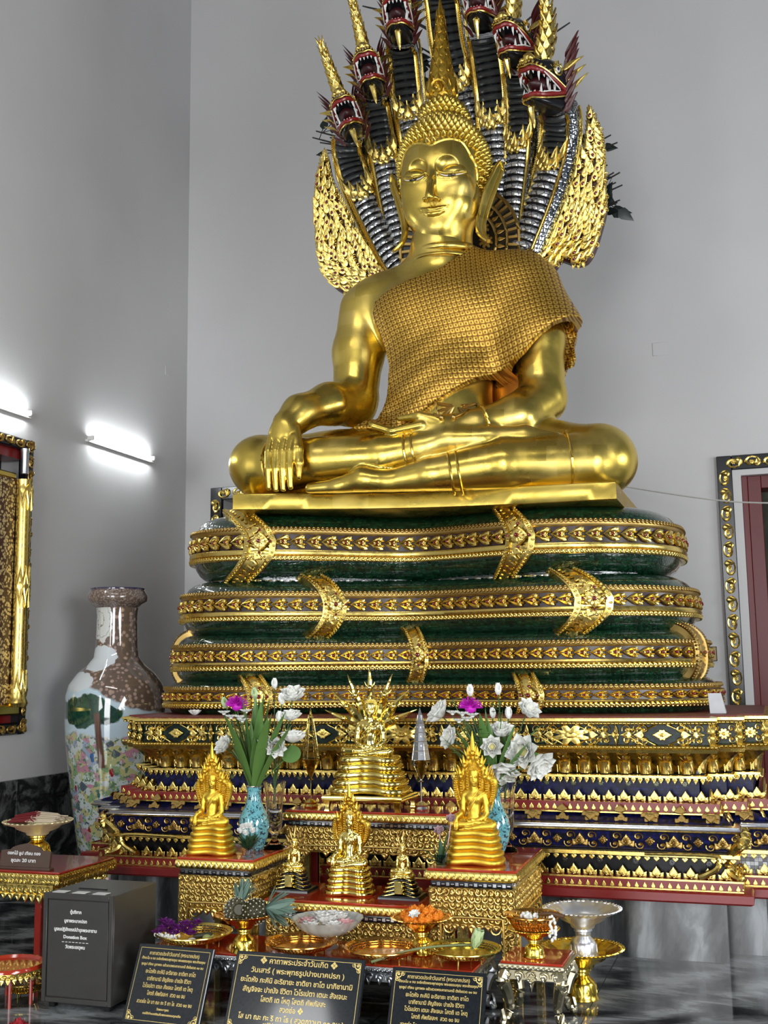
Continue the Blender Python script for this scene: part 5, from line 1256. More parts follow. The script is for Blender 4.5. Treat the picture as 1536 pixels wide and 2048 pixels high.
# ---------------------------------------------------------------- furniture
def bolster(z, h, w, d, mb, mi=0, o=.01):
    """moulding box centred on x, from y=0 to d, sticking out by o"""
    mb.loft([[(-w/2-e, -e, zz), (w/2+e, -e, zz), (w/2+e, d+e, zz), (-w/2-e, d+e, zz)] for zz, e in ((z, o*.3), (z+h*.25, o), (z+h*.75, o), (z+h, o*.4))], caps=True, mi=mi)
def pedestal_table(label, loc, rz, w, d, h, group=None, leg=.07, apron=.26, mat='carve_yellow'):
    root = thing('pedestal_table', label, 'table', loc, rz, group)
    mb = MB(); mb.box((-w/2, 0, h-.012), (w/2, d, h), .004); part('table_top', mb, M['red_bright'], root, label='red lacquered top')
    mb = MB(); bolster(h-.055, .043, w-.01, d-.0, mb); 
    for (o, U, N, L) in ((V(0, -.012, 0), X, -Y_, w), (V(w/2+.012, d/2, 0), Y_, X, d), (V(-w/2-.012, d/2, 0), -Y_, -X, d)):
        n = int(L/.03); mb.stamp(LEAF, [(o+U*(-L/2+(i+.5)*L/n)+Z*(h-.05), U*.03, Z*.034, N*.03) for i in range(n)])
    part('gilded_moulding', mb, M['gold_relief'], root)
    mb = MB(); bolster(h-.085, .03, w-.05, d-.04, mb, 0, .004)
    for (o, U, N, L) in ((V(0, -.0, 0), X, -Y_, w-.05), (V(w/2-.02, d/2, 0), Y_, X, d-.04)):
        n = int(L/.022)
        for i in range(n): p = o+U*(-L/2+(i+.5)*L/n)+Z*(h-.07); mb.obox(p+N*.003, U*.008, Z*.0025*(3 if i % 2 else 1), N*.003); mb.m[4][-1][:] = 1
    part('mirror_strip', mb, [M['black'], M['silver']], root, label='black strip with small silver mirrors')
    mb = MB(); z1 = h-.085; W2 = w/2-.012
    def panel(o, U, N, L, sd):
        za = z1-apron; xl = L/2-leg; n = 7
        arch = [(-xl, 0), (-xl, za-.03)]+[(-xl+.04-.04*math.cos(t), za-.03+.04*math.sin(t)) for t in np.linspace(.3, PI/2, 4)]+[(xl-.04+.04*math.cos(t), za-.03+.04*math.sin(t)) for t in np.linspace(PI/2, .3, 4)]+[(xl, za-.03), (xl, 0)]
        poly = [(-L/2, 0), (-L/2, z1), (L/2, z1), (L/2, 0)]+arch[::-1]
        # quads so that the concave outline stays clean
        t = .03; fr = (o, U, Z, N)
        for (a, b, c, e) in ((-L/2, -xl, 0, z1), (xl, L/2, 0, z1), (-xl, xl, za, z1)): mb.obox(o+U*(a+b)/2+Z*(c+e)/2-N*t/2, U*(b-a)/2, Z*(e-c)/2, N*t/2)
        for sx in (-1, 1): mb.stamp(SPI, [(o+U*sx*(xl-.03)+Z*(za-.01), U*sx*.06, Z*-.06, N*.05)], mi=1)
        ok = lambda x, y: (abs(x) > xl or y > za) and y < z1-.01
        scroll_fill(mb, (o+N*.001, U, Z, N), -L/2+.004, L/2-.004, .02, z1-.004, .032, ok, seed=sd, dep=.75, mi=1)
        rail = [o+N*.006+U*x+Z*y for x, y in [(-xl-.012, 0), (-xl-.012, za+.0), (-xl+.02, za+.035), (xl-.02, za+.035), (xl+.012, za), (xl+.012, 0)]]; mb.tube(smooth_path(rail, 3), .006, 6, mi=1)
        mb.stamp(LEAF, [(o+U*(-xl+(i+.5)*2*xl/n)+Z*(za+.012), U*.055, -Z*.045*(1.3 if i == n//2 else .8), N*.06) for i in range(n)], mi=1)
    panel(V(0, 0, 0), X, -Y_, w-.02, 3); panel(V(w/2-.01, d/2, 0), Y_, X, d-.02, 4); panel(V(-w/2+.01, d/2, 0), -Y_, -X, d-.02, 5); panel(V(0, d-.02, 0), -X, Y_, w-.02, 6)
    part('carved_frame', mb, [M[mat], M['gold_yellow']], root)
    mb = MB(); mb.box((-w/2+.06, .05, h-.12), (w/2-.06, d-.05, h-.1)); mb.box((-w/2+.04, d-.055, 0), (-w/2+.08, d-.03, h-.1)); mb.box((w/2-.08, d-.055, 0), (w/2-.04, d-.03, h-.1)); part('red_inner_frame', mb, M['red_ledge'], root)
    return root
pedestal_table('carved gilt table at the right with red top, carrying the yellow Buddha and vases', (-1.43, 5.42, 0), R(1.5), .44, .74, .615, apron=.175)
pedestal_table('carved gilt table at the left beside the donation box, carrying the yellow Buddha and vases', (-2.80, 5.42, 0), 0, .44, .50, .615, apron=.175)
pedestal_table('tallest gilt altar table in the middle, carrying the big brass Buddha and two stupas', (-2.175, 5.99, 0), 0, .96, .34, .80, apron=.14)
pedestal_table('low gilt step table in the middle, carrying three small Buddhas', (-2.10, 5.42, 0), 0, .84, .48, .43, apron=.16)
def scroll_table(name, label, loc, w, d, h, topmat, legmat, legs=True, leglen=None, rz=0, apr=.075):
    root = thing(name, label, 'table', loc, rz)
    mb = MB(); mb.box((-w/2, 0, h-.01), (w/2, d, h), .003); part('table_top', mb, topmat, root, label='shiny red top')
    mb = MB(); bolster(h-.035, .025, w, d, mb, 0, .006); n = int(w/.022); mb.stamp(HEMI, [(V(-w/2+(i+.5)*w/n, -.006, h-.022), X*.022, Z*.016, -Y_*.02) for i in range(n)]); n2 = int(d/.022); mb.stamp(HEMI, [(V(w/2+.006, (i+.5)*d/n2, h-.022), Y_*.022, Z*.016, X*.02) for i in range(n2)])
    n = int(w/.05); fl = V(0, .0, h-.036); st = []
    mb.stamp(SPI, [(V(-w/2+(i+.5)*w/n, .0, h-.055), X*.05*(1 if i % 2 else -1), Z*.045, -Y_*.04) for i in range(n)]); mb.stamp(LEAF, [(V(-w/2+(i+.5)*w/n, .0, h-.045), X*.04, -Z*apr*(.6+.5*(i == n//2)), -Y_*.05) for i in range(n)])
    mb.stamp(SPI, [(V(w/2, (i+.5)*.05, h-.055), Y_*.05, Z*.045, X*.04) for i in range(int(d/.05))]); mb.stamp(DIA, [(V(0, -.006, h-.07), X*.05, Z*.042, -Y_*.06)])
    mb.box((-w/2+.02, .004, h-.075), (w/2-.02, .02, h-.03)); mb.box((w/2-.02, .004, h-.075), (w/2-.004, d-.01, h-.03)); mb.box((-w/2+.004, .004, h-.075), (-w/2+.02, d-.01, h-.03))
    part('carved_apron', mb, legmat, root)
    for sx in (-1, 1):
        for yy, sy in ((.03, -1), (d-.03, 1)):
            mb = MB(); x = sx*(w/2-.03); dv = V(sx*.7, sy*.7, 0)
            P = [V(x, yy, h-.04)+dv*.01, V(x, yy, h-.085)+dv*.03, V(x, yy, h*.55)+dv*.012, V(x, yy, h*.3)-dv*.006, V(x, yy, h*.13)+dv*.004, V(x, yy, .03)+dv*.025, V(x, yy, .006)+dv*.04]
            mb.tube(smooth_path(P, 4), list(np.interp(np.linspace(0, 1, 25), [0, .17, .5, .8, .93, 1], [.026, .034, .020, .013, .020, .016])), 8)
            mb.stamp(LEAF, [(V(x, yy, h-.13)+dv*.035, V(-dv[1], dv[0], 0)*.06, Z*.09, dv*.09), (V(x, yy, h*.40)+dv*.012, V(-dv[1], dv[0], 0)*.045, Z*.08, dv*.07), (V(x, yy, .015)+dv*.03, V(-dv[1], dv[0], 0)*.05, Z*.06, dv*.07)])
            part('cabriole_leg', mb, legmat, root)
    return root
lt = scroll_table('offering_table', 'long low red table full of gilt trays behind the three black plaques', (-2.13, 4.99, 0), 1.62, .38, .26, M['red_bright'], M['silver_dull'])
scroll_table('small_stool', 'small red topped stool with carved silver-gold cabriole legs at the right front', (-1.09, 5.13, 0), .28, .28, .278, M['red_bright'], plain('worn_gilt_silver', (.62, .56, .38), .28, 1))
# left table with tall red legs
root = thing('incense_table', 'gilt edged red table on tall red legs at the far left, carrying the incense tray', 'table', (-4.28, 5.52, 0))
w, d, h = .94, .56, .485
mb = MB(); mb.box((-w/2, 0, h-.012), (w/2, d, h), .004); part('table_top', mb, M['red_lac'], root, label='dark red top')
mb = MB(); bolster(h-.07, .057, w-.01, d, mb, 0, .012); scroll_fill(mb, (V(0, -.012, 0), X, Z, -Y_), -w/2, w/2, h-.07, h-.012, .026, seed=8); scroll_fill(mb, (V(w/2+.012, 0, 0), Y_, Z, X), 0, d, h-.07, h-.012, .026, seed=9)
bolster(h-.125, .055, w-.08, d-.06, mb, 0, .004)
for (o, U, N, L) in ((V(0, -.002, 0), X, -Y_, w-.1), (V(w/2-.02, d/2, 0), Y_, X, d-.1)):
    n = 4; c = int(L/.045)
    mb.stamp(LEAF, [(o+U*(-L/2+(i+.5)*L/c)+Z*(h-.115), U*.06, -Z*(.03+.03*abs(math.cos(PI*(i+.5)/c*1.0))), N*.06) for i in range(c)]); mb.stamp(SPI, [(o+U*(-L/2+(i+.5)*L/c)+Z*(h-.10), U*.05*(1 if i % 2 else -1), Z*.05, N*.05) for i in range(c)])
part('gilded_apron', mb, M['gold_relief'], root)
for sx in (-1, 1):
    for yy in (.05, d-.09): mb = MB(); x = sx*(w/2-.17) if sx > 0 else -w/2+.05; mb.box((x-.022, yy, 0), (x+.022, yy+.045, h-.1), .004); part('table_leg', mb, M['red_lac'], root)
# ---------------------------------------------------------------- donation box
bx = thing('donation_box', 'dark grey metal donation box with white lettering standing on the floor', 'donation box', (-3.205, 4.80, 0)); W_, D_, H_ = .385, .40, .53
mt = plain('dark_grey_metal', (.052, .050, .046), .33, .15)
mb = MB(); mb.box((-W_/2, .012, .03), (W_/2, D_, H_-.004), .004)
for a, b, c, e in ((-W_/2, -W_/2+.022, .03, H_), (W_/2-.022, W_/2, .03, H_), (-W_/2+.022, W_/2-.022, H_-.028, H_), (-W_/2+.022, W_/2-.022, .03, .052)): mb.box((a, 0, c), (b, .012, e), .002)
part('case', mb, mt, bx)
mb = MB(); mb.box((-W_/2+.026, .004, .056), (W_/2-.026, .014, H_-.032), .002); part('front_door', mb, mt, bx)
mb = MB(); mb.box((-.09, .14, H_-.003), (.07, .146, H_+.001)); part('coin_slot', mb, M['black'], bx)
for sx in (-1, 1):
    for yy in (.03, D_-.06): mb = MB(); mb.box((sx*(W_/2-.04)-.015, yy, 0), (sx*(W_/2-.04)+.015, yy+.03, .031)); part('box_foot', mb, M['black'], bx)
wl = plain('white_lettering', (.80, .80, .78), .5)
mb = MB()
for i, (s_, wd, sz, z) in enumerate((('ตู้บริจาค', .062, .021, .445), ('บูชาพระนาคปรก', .125, .021, .404), ('บูรณปฏิสังขรณ์บำรุงพระอาราม', .235, .021, .364), ('Donation Box', .13, .021, .330), ('วัดพระเชตุพน', .108, .021, .285))):
    add_text(mb, s_, sz, (V(-.012, .0035, z), X, Z, -Y_), wd, ext=.0006, bold=.0006)
for k in range(8): mb.box((-.085+k*.019, .002, .306), (-.085+k*.019+.012, .0045, .3085))
part('lettering', mb, wl, bx)
for k in range(3):
    st = MB(); st.box((-.155+k*.112, .015, H_-.0005), (-.085+k*.112, .065, H_+.0012)); st.box((-.14+k*.112, .025, H_), (-.10+k*.112, .055, H_+.0018), mi=0) if False else None
    part('white_sticker', st, M['white'], bx)
# ---------------------------------------------------------------- plaques
gtx = plain('gold_lettering', (.72, .55, .20), .35, .7)
grn = NT('polished_black_granite'); c_ = grn.coord(); grn.set(color=grn.mix(grn.noise(c_, 90, 3), (.006, .008, .010), (.022, .026, .030)), rough=.07); grn = grn.m
def plaque(label, loc, rz, w, h, lines, tilt=R(24), corners=(-1, 1)):
    root = thing('stone_plaque', label, 'plaque', loc, rz, None); c, s_ = math.cos(tilt), math.sin(tilt); W = V(0, s_, c); N = V(0, -c, s_); o = V(0, 0, .0)
    fr = (o, X, W, N); mb = MB(); t = .018
    mb.loft([tf(np.array([(-w/2+e, e+h*.0, zz), (w/2-e, e, zz), (w/2-e, h-e, zz), (-w/2+e, h-e, zz)]), fr) for zz, e in ((-t, 0), (-.003, 0), (0, .003))], caps=True); part('slab', mb, grn, root, smooth=20)
    g = MB()
    e = .016
    for a, b, c2, d2 in ((-w/2+e, w/2-e, h-e-.002, h-e), (-w/2+e, w/2-e, e, e+.002), (-w/2+e, -w/2+e+.002, e, h-e), (w/2-e-.002, w/2-e, e, h-e)): g.add(tf(np.array([(a, c2, .0005), (b, c2, .0005), (b, d2, .0005), (a, d2, .0005)]), fr), quads=[(0, 1, 2, 3)])
    if corners:
        for sx in (-1, 1):
            for yy, sy in ((h-e, -1), (e, 1)):
                if sy not in corners: continue
                q = o+X*sx*(w/2-e)+W*yy
                for k, (dx, dy, sc) in enumerate(((.013, .013, .030), (.032, .009, .019), (.009, .032, .019))): g.stamp(SPI, [(q-X*sx*dx+W*sy*dy+N*.0005, -X*sx*sc, W*sy*sc, N*.006)])
    part('gilded_border', g, gtx, root)
    g = MB()
    for txt, y, wd, sz in lines: add_text(g, txt, sz, (o+W*(h*y)+N*.0008, X, W, N), wd*w, ext=.0005, bold=.0004)
    part('lettering', g, gtx, root); return root
A_ = [('คาถาสวดประจำวันเสาร์ (พระนาคปรก)', .885, .66, .022), ('ตั้งนะโม ๓ จบ ระลึกถึงพระพุทธคุณ พระธรรมคุณ พระสังฆคุณ', .82, .84, .015), ('จุดธูป เทียน บูชาพระ แล้วสวดพระคาถาบทนี้ ตั้งใจสวด ๑๐ จบ', .745, .82, .015), ('ยะโตหัง ภะคินิ อะริยายะ ชาติยา ชาโต', .655, .66, .024), ('นาภิชานามิ สัญจิจจะ ปาณัง ชีวิตา', .565, .58, .024), ('โวโรเปตา เตนะ สัจเจนะ โสตถิ เต โหตุ', .475, .66, .024), ('โสตถิ คัพภัสสะฯ  สวด ๑๐ จบ', .385, .50, .024), ('สวดย่อ โส มา ณะ กะ ริ ถา โธ  สวด ๑๐ จบ', .28, .72, .022), ('วัดพระเชตุพน', .20, .16, .013), ('ขอให้ท่านเจริญในพระธรรมทุกเมื่อ', .14, .5, .012)]
B_ = [('❖ คาถาพระประจำวันเกิด ❖', .895, .60, .032), ('วันเสาร์ ( พระพุทธรูปปางนาคปรก )', .775, .72, .030), ('ยะโตหัง ภะคินิ อะริยายะ ชาติยา ชาโต นาภิชานามิ', .655, .86, .030), ('สัญจิจจะ ปาณัง ชีวิตา โวโรเปตา เตนะ สัจเจนะ', .54, .80, .030), ('โสตถิ เต โหตุ โสตถิ คัพภัสสะ', .43, .50, .030), ('สวดย่อ ❖', .325, .18, .030), ('โส มา ณะ กะ ริ ถา โธ ( สวดภาวนา ๑๐ จบ )', .215, .80, .030), ('ขอให้ท่านเจริญในพระธรรมทุกเมื่อ', .14, .4, .014)]
plaque('left one of three black stone plaques with gold Thai writing, leaning beside the box', (-2.70, 4.70, 0), R(-2.5), .40, .345, A_, corners=(1,))
plaque('middle and widest black stone plaque with gold Thai writing, leaning on the low table', (-2.075, 4.70, 0), R(-1), .625, .345, B_)
plaque('right one of three black stone plaques with gold Thai writing, next to the stool', (-1.435, 4.74, 0), R(0), .42, .315, [(a, b*1.0, c, d*.95) for a, b, c, d in A_], corners=(-1,))
# brown sign
root = thing('price_sign', 'small brown wooden sign with white Thai writing before the incense tray', 'sign', tuple(atZ(52, 1738, .485)))
mb = MB(); w = .33; out = [(-w/2, 0), (w/2, 0), (w/2, .085), (w/2-.015, .088), (w/2-.06, .092), (w/2-.075, .105), (.05, .118), (0, .128), (-.05, .118), (-w/2+.075, .105), (-w/2+.06, .092), (-w/2+.015, .088), (-w/2, .085)]
mb.prism(out, 0, .018, (V(0, 0, .012), X, unit(V(0, .15, 1)), unit(V(0, -1, .15)))); mb.box((-w/2-.01, -.03, 0), (w/2+.01, .02, .014), .003); part('board', mb, plain('brown_wood', (.085, .050, .036), .4), root)
mb = MB(); fr = (V(-.0, -.018, .012), X, unit(V(0, .15, 1)), unit(V(0, -1, .15)))
for s_, wd, y, sz in (('ดอกไม้ ธูป เทียน ทอง', .22, .075, .024), ('ชุดละ 20 บาท', .165, .036, .026)): add_text(mb, s_, sz, (fr[0]+fr[1]*-.01+fr[2]*y+fr[3]*.0015, fr[1], fr[2], fr[3]), wd, ext=.0006, bold=.0006)
part('lettering', mb, wl, root)
# ---------------------------------------------------------------- statues
BodyLo = SDF((-1.45, -.95, -.05), (1.5, .62, 2.05), .028); seated(BodyLo)
HeadLo = SDF((-.34, -.38, 1.70), (.52, .56, 3.05), .020); head(HeadLo, False)
HeadLo_mesh = HeadLo.mesh()
BodyLo2 = SDF((-1.45, -.95, -.05), (1.5, .62, 2.05), .028); seated(BodyLo2, 'lap')
def figure_mesh(pose):
    mb = MB(); v, q = (BodyLo if pose == 'touch' else BodyLo2).mesh(); mb.add(v-V(CX, 0, -.03), quads=q); v, q = HeadLo_mesh; mb.add(v-V(CX, 0, -.03), quads=q)
    fr = []; hc = V(HX-CX, .12, 2.48)
    for i in range(9):
        el = R(-5+i*10); n = max(4, int(2*PI*math.cos(el)*.33/.085))
        for j in range(n):
            az = 2*PI*(j+.5*(i % 2))/n; az = az-2*PI if az > PI else az; d = V(math.sin(az)*math.cos(el), -math.cos(az)*math.cos(el), math.sin(el))
            if abs(az) < 1.1 and el < R(25): continue
            t = unit(np.cross(Z, d)); fr.append((hc+d*V(.31, .34, .37), t*.09, np.cross(d, t)*.09, d*.06))
    mb.stamp(cone, fr); mb.lathe([(.12, 0), (.10, .06), (.13, .12), (.09, .28), (.05, .42), (.005, .62)], 12, (HX-CX, .15, 2.98), caps=True)
    for sg in (-1, 1): mb.tube([(HX-CX+sg*.36, .12, 2.5), (HX-CX+sg*.31, .08, 2.2), (HX-CX+sg*.30, .02, 1.9)], [(.03, .05), (.03, .05), (.02, .03)], 6)
    # sash over the shoulder
    mb.tube(smooth_path([(.62, -.02, 1.62), (.30, -.26, 1.45), (-.02, -.31, 1.12), (-.28, -.24, .82)], 5), [(.03, .03)]*16, 6); mb.tube(smooth_path([(.34, .02, 1.78), (.10, -.24, 1.5), (-.2, -.29, 1.18), (-.33, -.2, .95)], 5), [(.02, .02)]*16, 6)
    return mb
def coil_base(n, w0, w1, dz, ind=.22, mat=None):
    """n stacked kidney coils, unit height dz each; from bottom width w1 to top width w0"""
    mb = MB(); rings = []
    for k in range(n*7+1):
        z = k/7; i = min(int(z), n-1); f = z-i; W = w1+(w0-w1)*((i+.5)/n); b = math.sqrt(max(0, 1-(2*f-1)**2))*.5+.5 if k < n*7 else .5; e = W*.5-(1-b)*dz*.9; rg = []
        for a in np.linspace(0, 2*PI, 49)[:-1]:
            c, q = math.cos(a), math.sin(a); x = e*math.copysign(abs(c)**.6, c); y = e*.72*math.copysign(abs(q)**.8, q)
            if q < 0: y += ind*W*.5*math.exp(-(x/(.5*e))**2)
            rg.append((x, y, z*dz+.012*W*math.cos(3*x/e)*(1 if q < 0 else 0)))
        rings.append(rg)
    mb.loft(rings, caps=True); return mb
def small_statue(label, loc, s_, pose, figmat, ncoil, cw0, cw1, cdz, coilmat, hood, group=None, feet=False, rz=0, hoodmat=None, plinth=None, zs=1.25):
    root = thing('buddha_figurine', label, 'figurine', loc, rz, group); z0 = 0
    if feet:
        mb = MB(); mb.loft([[(-cw1*.5*a, -cw1*.34*a, z), (cw1*.5*a, -cw1*.34*a, z), (cw1*.5*a, cw1*.30*a, z), (-cw1*.5*a, cw1*.30*a, z)] for z, a in ((.05, .96), (.06, 1.0), (.075, 1.0), (.085, .97))], caps=True)
        part('base_plate', mb, coilmat, root); z0 = .085
        for sx in (-1, 1):
            for sy in (-1, 1): b = MB(); b.loft([[(sx*cw1*.44-r_, sy*cw1*.30-r_, z), (sx*cw1*.44+r_, sy*cw1*.30-r_, z), (sx*cw1*.44+r_, sy*cw1*.30+r_, z), (sx*cw1*.44-r_, sy*cw1*.30+r_, z)] for z, r_ in ((0, .014), (.02, .011), (.055, .02))], caps=True); part('base_foot', b, coilmat, root)
    if plinth: mb = MB(); mb.loft([[(x*a, y*a, z) for x, y in ((-cw1*.56, -cw1*.4), (cw1*.56, -cw1*.4), (cw1*.56, cw1*.4), (-cw1*.56, cw1*.4))] for z, a in ((0, 1), (plinth*.6, .98), (plinth, .9))], caps=True); part('dark_plinth', mb, M['black'], root); z0 = plinth
    mb = coil_base(ncoil, cw0, cw1, cdz)
    for v in mb.v: v[:, 2] += z0
    part('coil_base', mb, coilmat, root, smooth=60); z1 = z0+ncoil*cdz
    if coilmat is M['black']:
        g = MB()
        for k in range(ncoil+1):
            W = cw1+(cw0-cw1)*(k/ncoil); P = [(W*.5*x, -W*.36+(.11*W*math.exp(-(x/.5)**2)) if abs(x) < .95 else -W*.2, z0+k*cdz+.003+.006*math.cos(3*x)) for x in np.linspace(-1, 1, 21)]; g.tube(P, .0035, 5)
        g.box((-.022, -cw1*.36-.006, z0+.01), (.022, -cw1*.25, z1-.004), .003); part('gilded_line', g, M['gold_bright'], root)
        g = coil_base(1, cw0*1.0, cw0*1.06, .022)
        for v in g.v: v[:, 2] += z1
        g.stamp(LEAF, [(V(.48*cw0*math.cos(a), .34*cw0*math.sin(a), z1+.004), V(-math.sin(a), math.cos(a), 0)*.018, Z*.02, V(math.cos(a), math.sin(a), 0)*.02) for a in np.linspace(0, 2*PI, 22)]); part('lotus_cushion', g, M['gold_bright'], root); z1 += .022
    fm = figure_mesh(pose)
    for v in fm.v: v *= s_; v[:, 2] *= zs; v[:, 2] += z1
    part('figure', fm, figmat, root, smooth=60)
    hm = hoodmat or figmat; z1_, s0 = z1, s_; nch = len(root.children)
    if hood == 'heads':     # seven separate necks, each with a pointed head
        for k, a in enumerate(np.linspace(-68, 68, 7)):
            a = R(a); L = (2.55-.9*abs(k-3)/3)*s_; d = V(math.sin(a), .0, math.cos(a)); o = V(math.sin(a)*.22*s_, .30*s_, z1+1.35*s_)
            P = smooth_path([o-Z*.8*s_*(.4), o+d*L*.3+Y_*.08*s_, o+d*L*.62, o+d*L*.8-Y_*.22*s_], 4); part('serpent_neck', (lambda m: (m.tube(P, list(np.interp(np.linspace(0, 1, len(P)), [0, .4, .8, 1], [.16*s_, .27*s_, .2*s_, .14*s_])), 8), m)[1])(MB()), hm, root)
            m = MB(); hp_ = P[-1]; m.ell(hp_-Y_*.05*s_, (.17*s_, .22*s_, .17*s_), 8, 6); m.tube(smooth_path([hp_, hp_+d*.35*s_, hp_+d*.75*s_-Y_*.05*s_, hp_+d*1.15*s_], 3), list(np.interp(np.linspace(0, 1, 10), [0, .3, 1], [.15*s_, .13*s_, .008*s_])), 7)
            for sg in (-1, 1): m.stamp(LEAF, [(hp_+X*sg*.1*s_, V(math.cos(a), 0, -math.sin(a))*.2*s_, (d*.8+X*sg*.5)*.4*s_, -Y_*.2*s_)])
            part('serpent_head', m, hm, root)
        m = MB(); m.loft([[V(math.sin(a)*rr_*s_, .34*s_, z1+1.1*s_+math.cos(a)*rr_*s_*(1-.12*(k_ % 2))) for k_, a in enumerate(np.linspace(R(-80), R(80), 15))] for rr_ in (.15, .8, 1.35)]+[[V(math.sin(a)*1.3*s_, .42*s_, z1+1.1*s_+math.cos(a)*1.3*s_) for a in np.linspace(R(-80), R(80), 15)]], closed=False); part('hood_web', m, hm, root)
    elif hood == 'spikes':
        for k, a in enumerate(list(np.linspace(-85, 85, 9))):
            a = R(a); L = (2.5-.75*abs(k-4)/4)*s_; d = V(math.sin(a), .1, math.cos(a)); o = V(0, .3*s_, z1+1.6*s_); P = smooth_path([o, o+d*L*.4+Z*.1*s_, o+d*L*.7, o+d*L], 4)
            m = MB(); m.tube(P, list(np.interp(np.linspace(0, 1, len(P)), [0, .55, .7, .8, 1], [.06*s_, .06*s_, .15*s_, .09*s_, .01*s_])), 6); m.stamp(LEAF, [(P[-5], V(math.cos(a), 0, -math.sin(a))*.35*s_, (d)*.5*s_, -Y_*.3*s_)])
            part('serpent_neck', m, hm, root)
    else:                   # fused fan of ribbed necks
        n = 7; Wd = 1.12*s_; top = 2.75*s_; pts = []
        m = MB()
        for k, u in enumerate(np.linspace(-1, 1, n)):
            P = smooth_path([V(u*.35*s_, .38*s_, z1+.75*s_), V(u*Wd*.85, .42*s_, z1+(1.35)*s_), V(u*Wd*1.0, .36*s_, z1+(2.25-.25*abs(u))*s_), V(u*Wd*.72, .20*s_, z1+(3.0-.75*abs(u)**1.5)*s_), V(u*Wd*.60, .02*s_, z1+(3.35-1.05*abs(u)**1.5)*s_)], 5)
            m.tube(P, list(np.interp(np.linspace(0, 1, len(P)), [0, .5, .85, 1], [.12*s_, .24*s_, .21*s_, .12*s_])), 10)
        m.loft([[V(u*.5*s_, .45*s_, z1+.7*s_) for u in np.linspace(-1, 1, 9)], [V(u*Wd*.95, .46*s_, z1+1.4*s_) for u in np.linspace(-1, 1, 9)], [V(u*Wd*1.1, .42*s_, z1+(2.3-.2*abs(u))*s_) for u in np.linspace(-1, 1, 9)], [V(u*Wd*.75, .26*s_, z1+(3.1-.8*abs(u)**1.5)*s_) for u in np.linspace(-1, 1, 9)]], closed=False)
        for u in np.linspace(-1, 1, n):
            for t_ in np.linspace(.15, .8, 12):
                zz = z1+(1.0+2.2*t_*(1-.25*abs(u)))*s_; m.stamp(HEMI, [(V(u*Wd*(.75+.25*math.sin(PI*t_)), (.14-.05*t_)*s_, zz), X*.26*s_, Z*.09*s_, -Y_*.2*s_)])
        part('serpent_hood', m, hm, root, smooth=60)
        for k, u in enumerate(np.linspace(-1, 1, n)):
            m = MB(); q = V(u*Wd*.62, -.02*s_, z1+(3.38-1.05*abs(u)**1.5)*s_); d = unit(V(u*.35, -.05, 1)); Lc = (1.0 if k == 3 else .5)*s_
            m.ell(q-Y_*.08*s_, (.15*s_, .24*s_, .15*s_), 8, 6); m.tube([q, q+d*Lc*.3, q+d*Lc*.7, q+d*Lc], [.15*s_, .15*s_, .08*s_, .008*s_], 7)
            m.stamp(LEAF, [(q+X*sg*.08*s_, X*.2*s_, (d+X*sg*.4)*.4*s_, -Y_*.2*s_) for sg in (-1, 1)]); part('serpent_head', m, hm, root)
        if hood == 'leafy':   # openwork flames along both edges
            for sg in (-1, 1):
                m = MB()
                for t_ in np.linspace(0, 1, 12): p = V(sg*Wd*(.62+.36*math.sin(PI*(.15+.7*t_))), .30*s_, z1+(.8+1.75*t_)*s_); m.stamp(LEAF, [(p, Z*.34*s_, (X*sg*.5+Z*.9)*.34*s_, -Y_*.3*s_), (p-X*sg*.12*s_, Z*.28*s_, (X*sg*.3+Z)*.4*s_, -Y_*.4*s_)])
                part('flame_edge', m, hm, root)
    for ch in root.children:
        if ch.name.split('.')[0] in ('serpent_neck', 'serpent_head', 'serpent_hood', 'flame_edge', 'hood_web'):
            for v_ in ch.data.vertices: v_.co.z = z1+(v_.co.z-z1)*zs
    return root
def on(px, py, z): p = atZ(px, py, z); return (p[0], p[1], z)
ys = M['gold_matte']; gb = M['gold_bright']
p = atY(744, 1600, 6.16)
small_statue('big polished brass Buddha figurine with seven spread serpent heads on the tallest table', (p[0], 6.14, .80), .112, 'lap', gb, 5, .34, .47, .042, gb, 'heads', feet=True, zs=1.0)
p = atY(700, 1790, 5.63)
small_statue('gilt Buddha figurine with ribbed fan hood, in the middle of the low step table', (p[0], 5.63, .43), .080, 'touch', gb, 5, .205, .265, .028, gb, 'fan', hoodmat=M['gold_deep'])
p = atY(588, 1780, 5.66)
small_statue('small gilt Buddha figurine on black coils, left of the ribbed hood figurine', (p[0], 5.66, .43), .042, 'lap', gb, 4, .125, .195, .019, M['black'], 'spikes', group='small Buddhas on black coils', plinth=.018, hoodmat=M['gold_dull'])
p = atY(806, 1795, 5.62)
small_statue('small gilt Buddha figurine on black coils, right of the ribbed hood figurine', (p[0], 5.62, .43), .042, 'lap', gb, 4, .125, .195, .019, M['black'], 'spikes', group='small Buddhas on black coils', plinth=.018, hoodmat=M['gold_dull'])
p = atY(423, 1700, 5.56)
small_statue('matte yellow gold Buddha figurine on the left carved table, before the turquoise vase', (p[0], 5.56, .615), .080, 'touch', ys, 5, .205, .275, .030, ys, 'leafy', rz=R(3))
p = atY(951, 1725, 5.60)
small_statue('matte yellow gold Buddha figurine on the right carved table, larger of the two', (p[0], 5.60, .615), .088, 'touch', ys, 5, .235, .305, .033, ys, 'leafy')
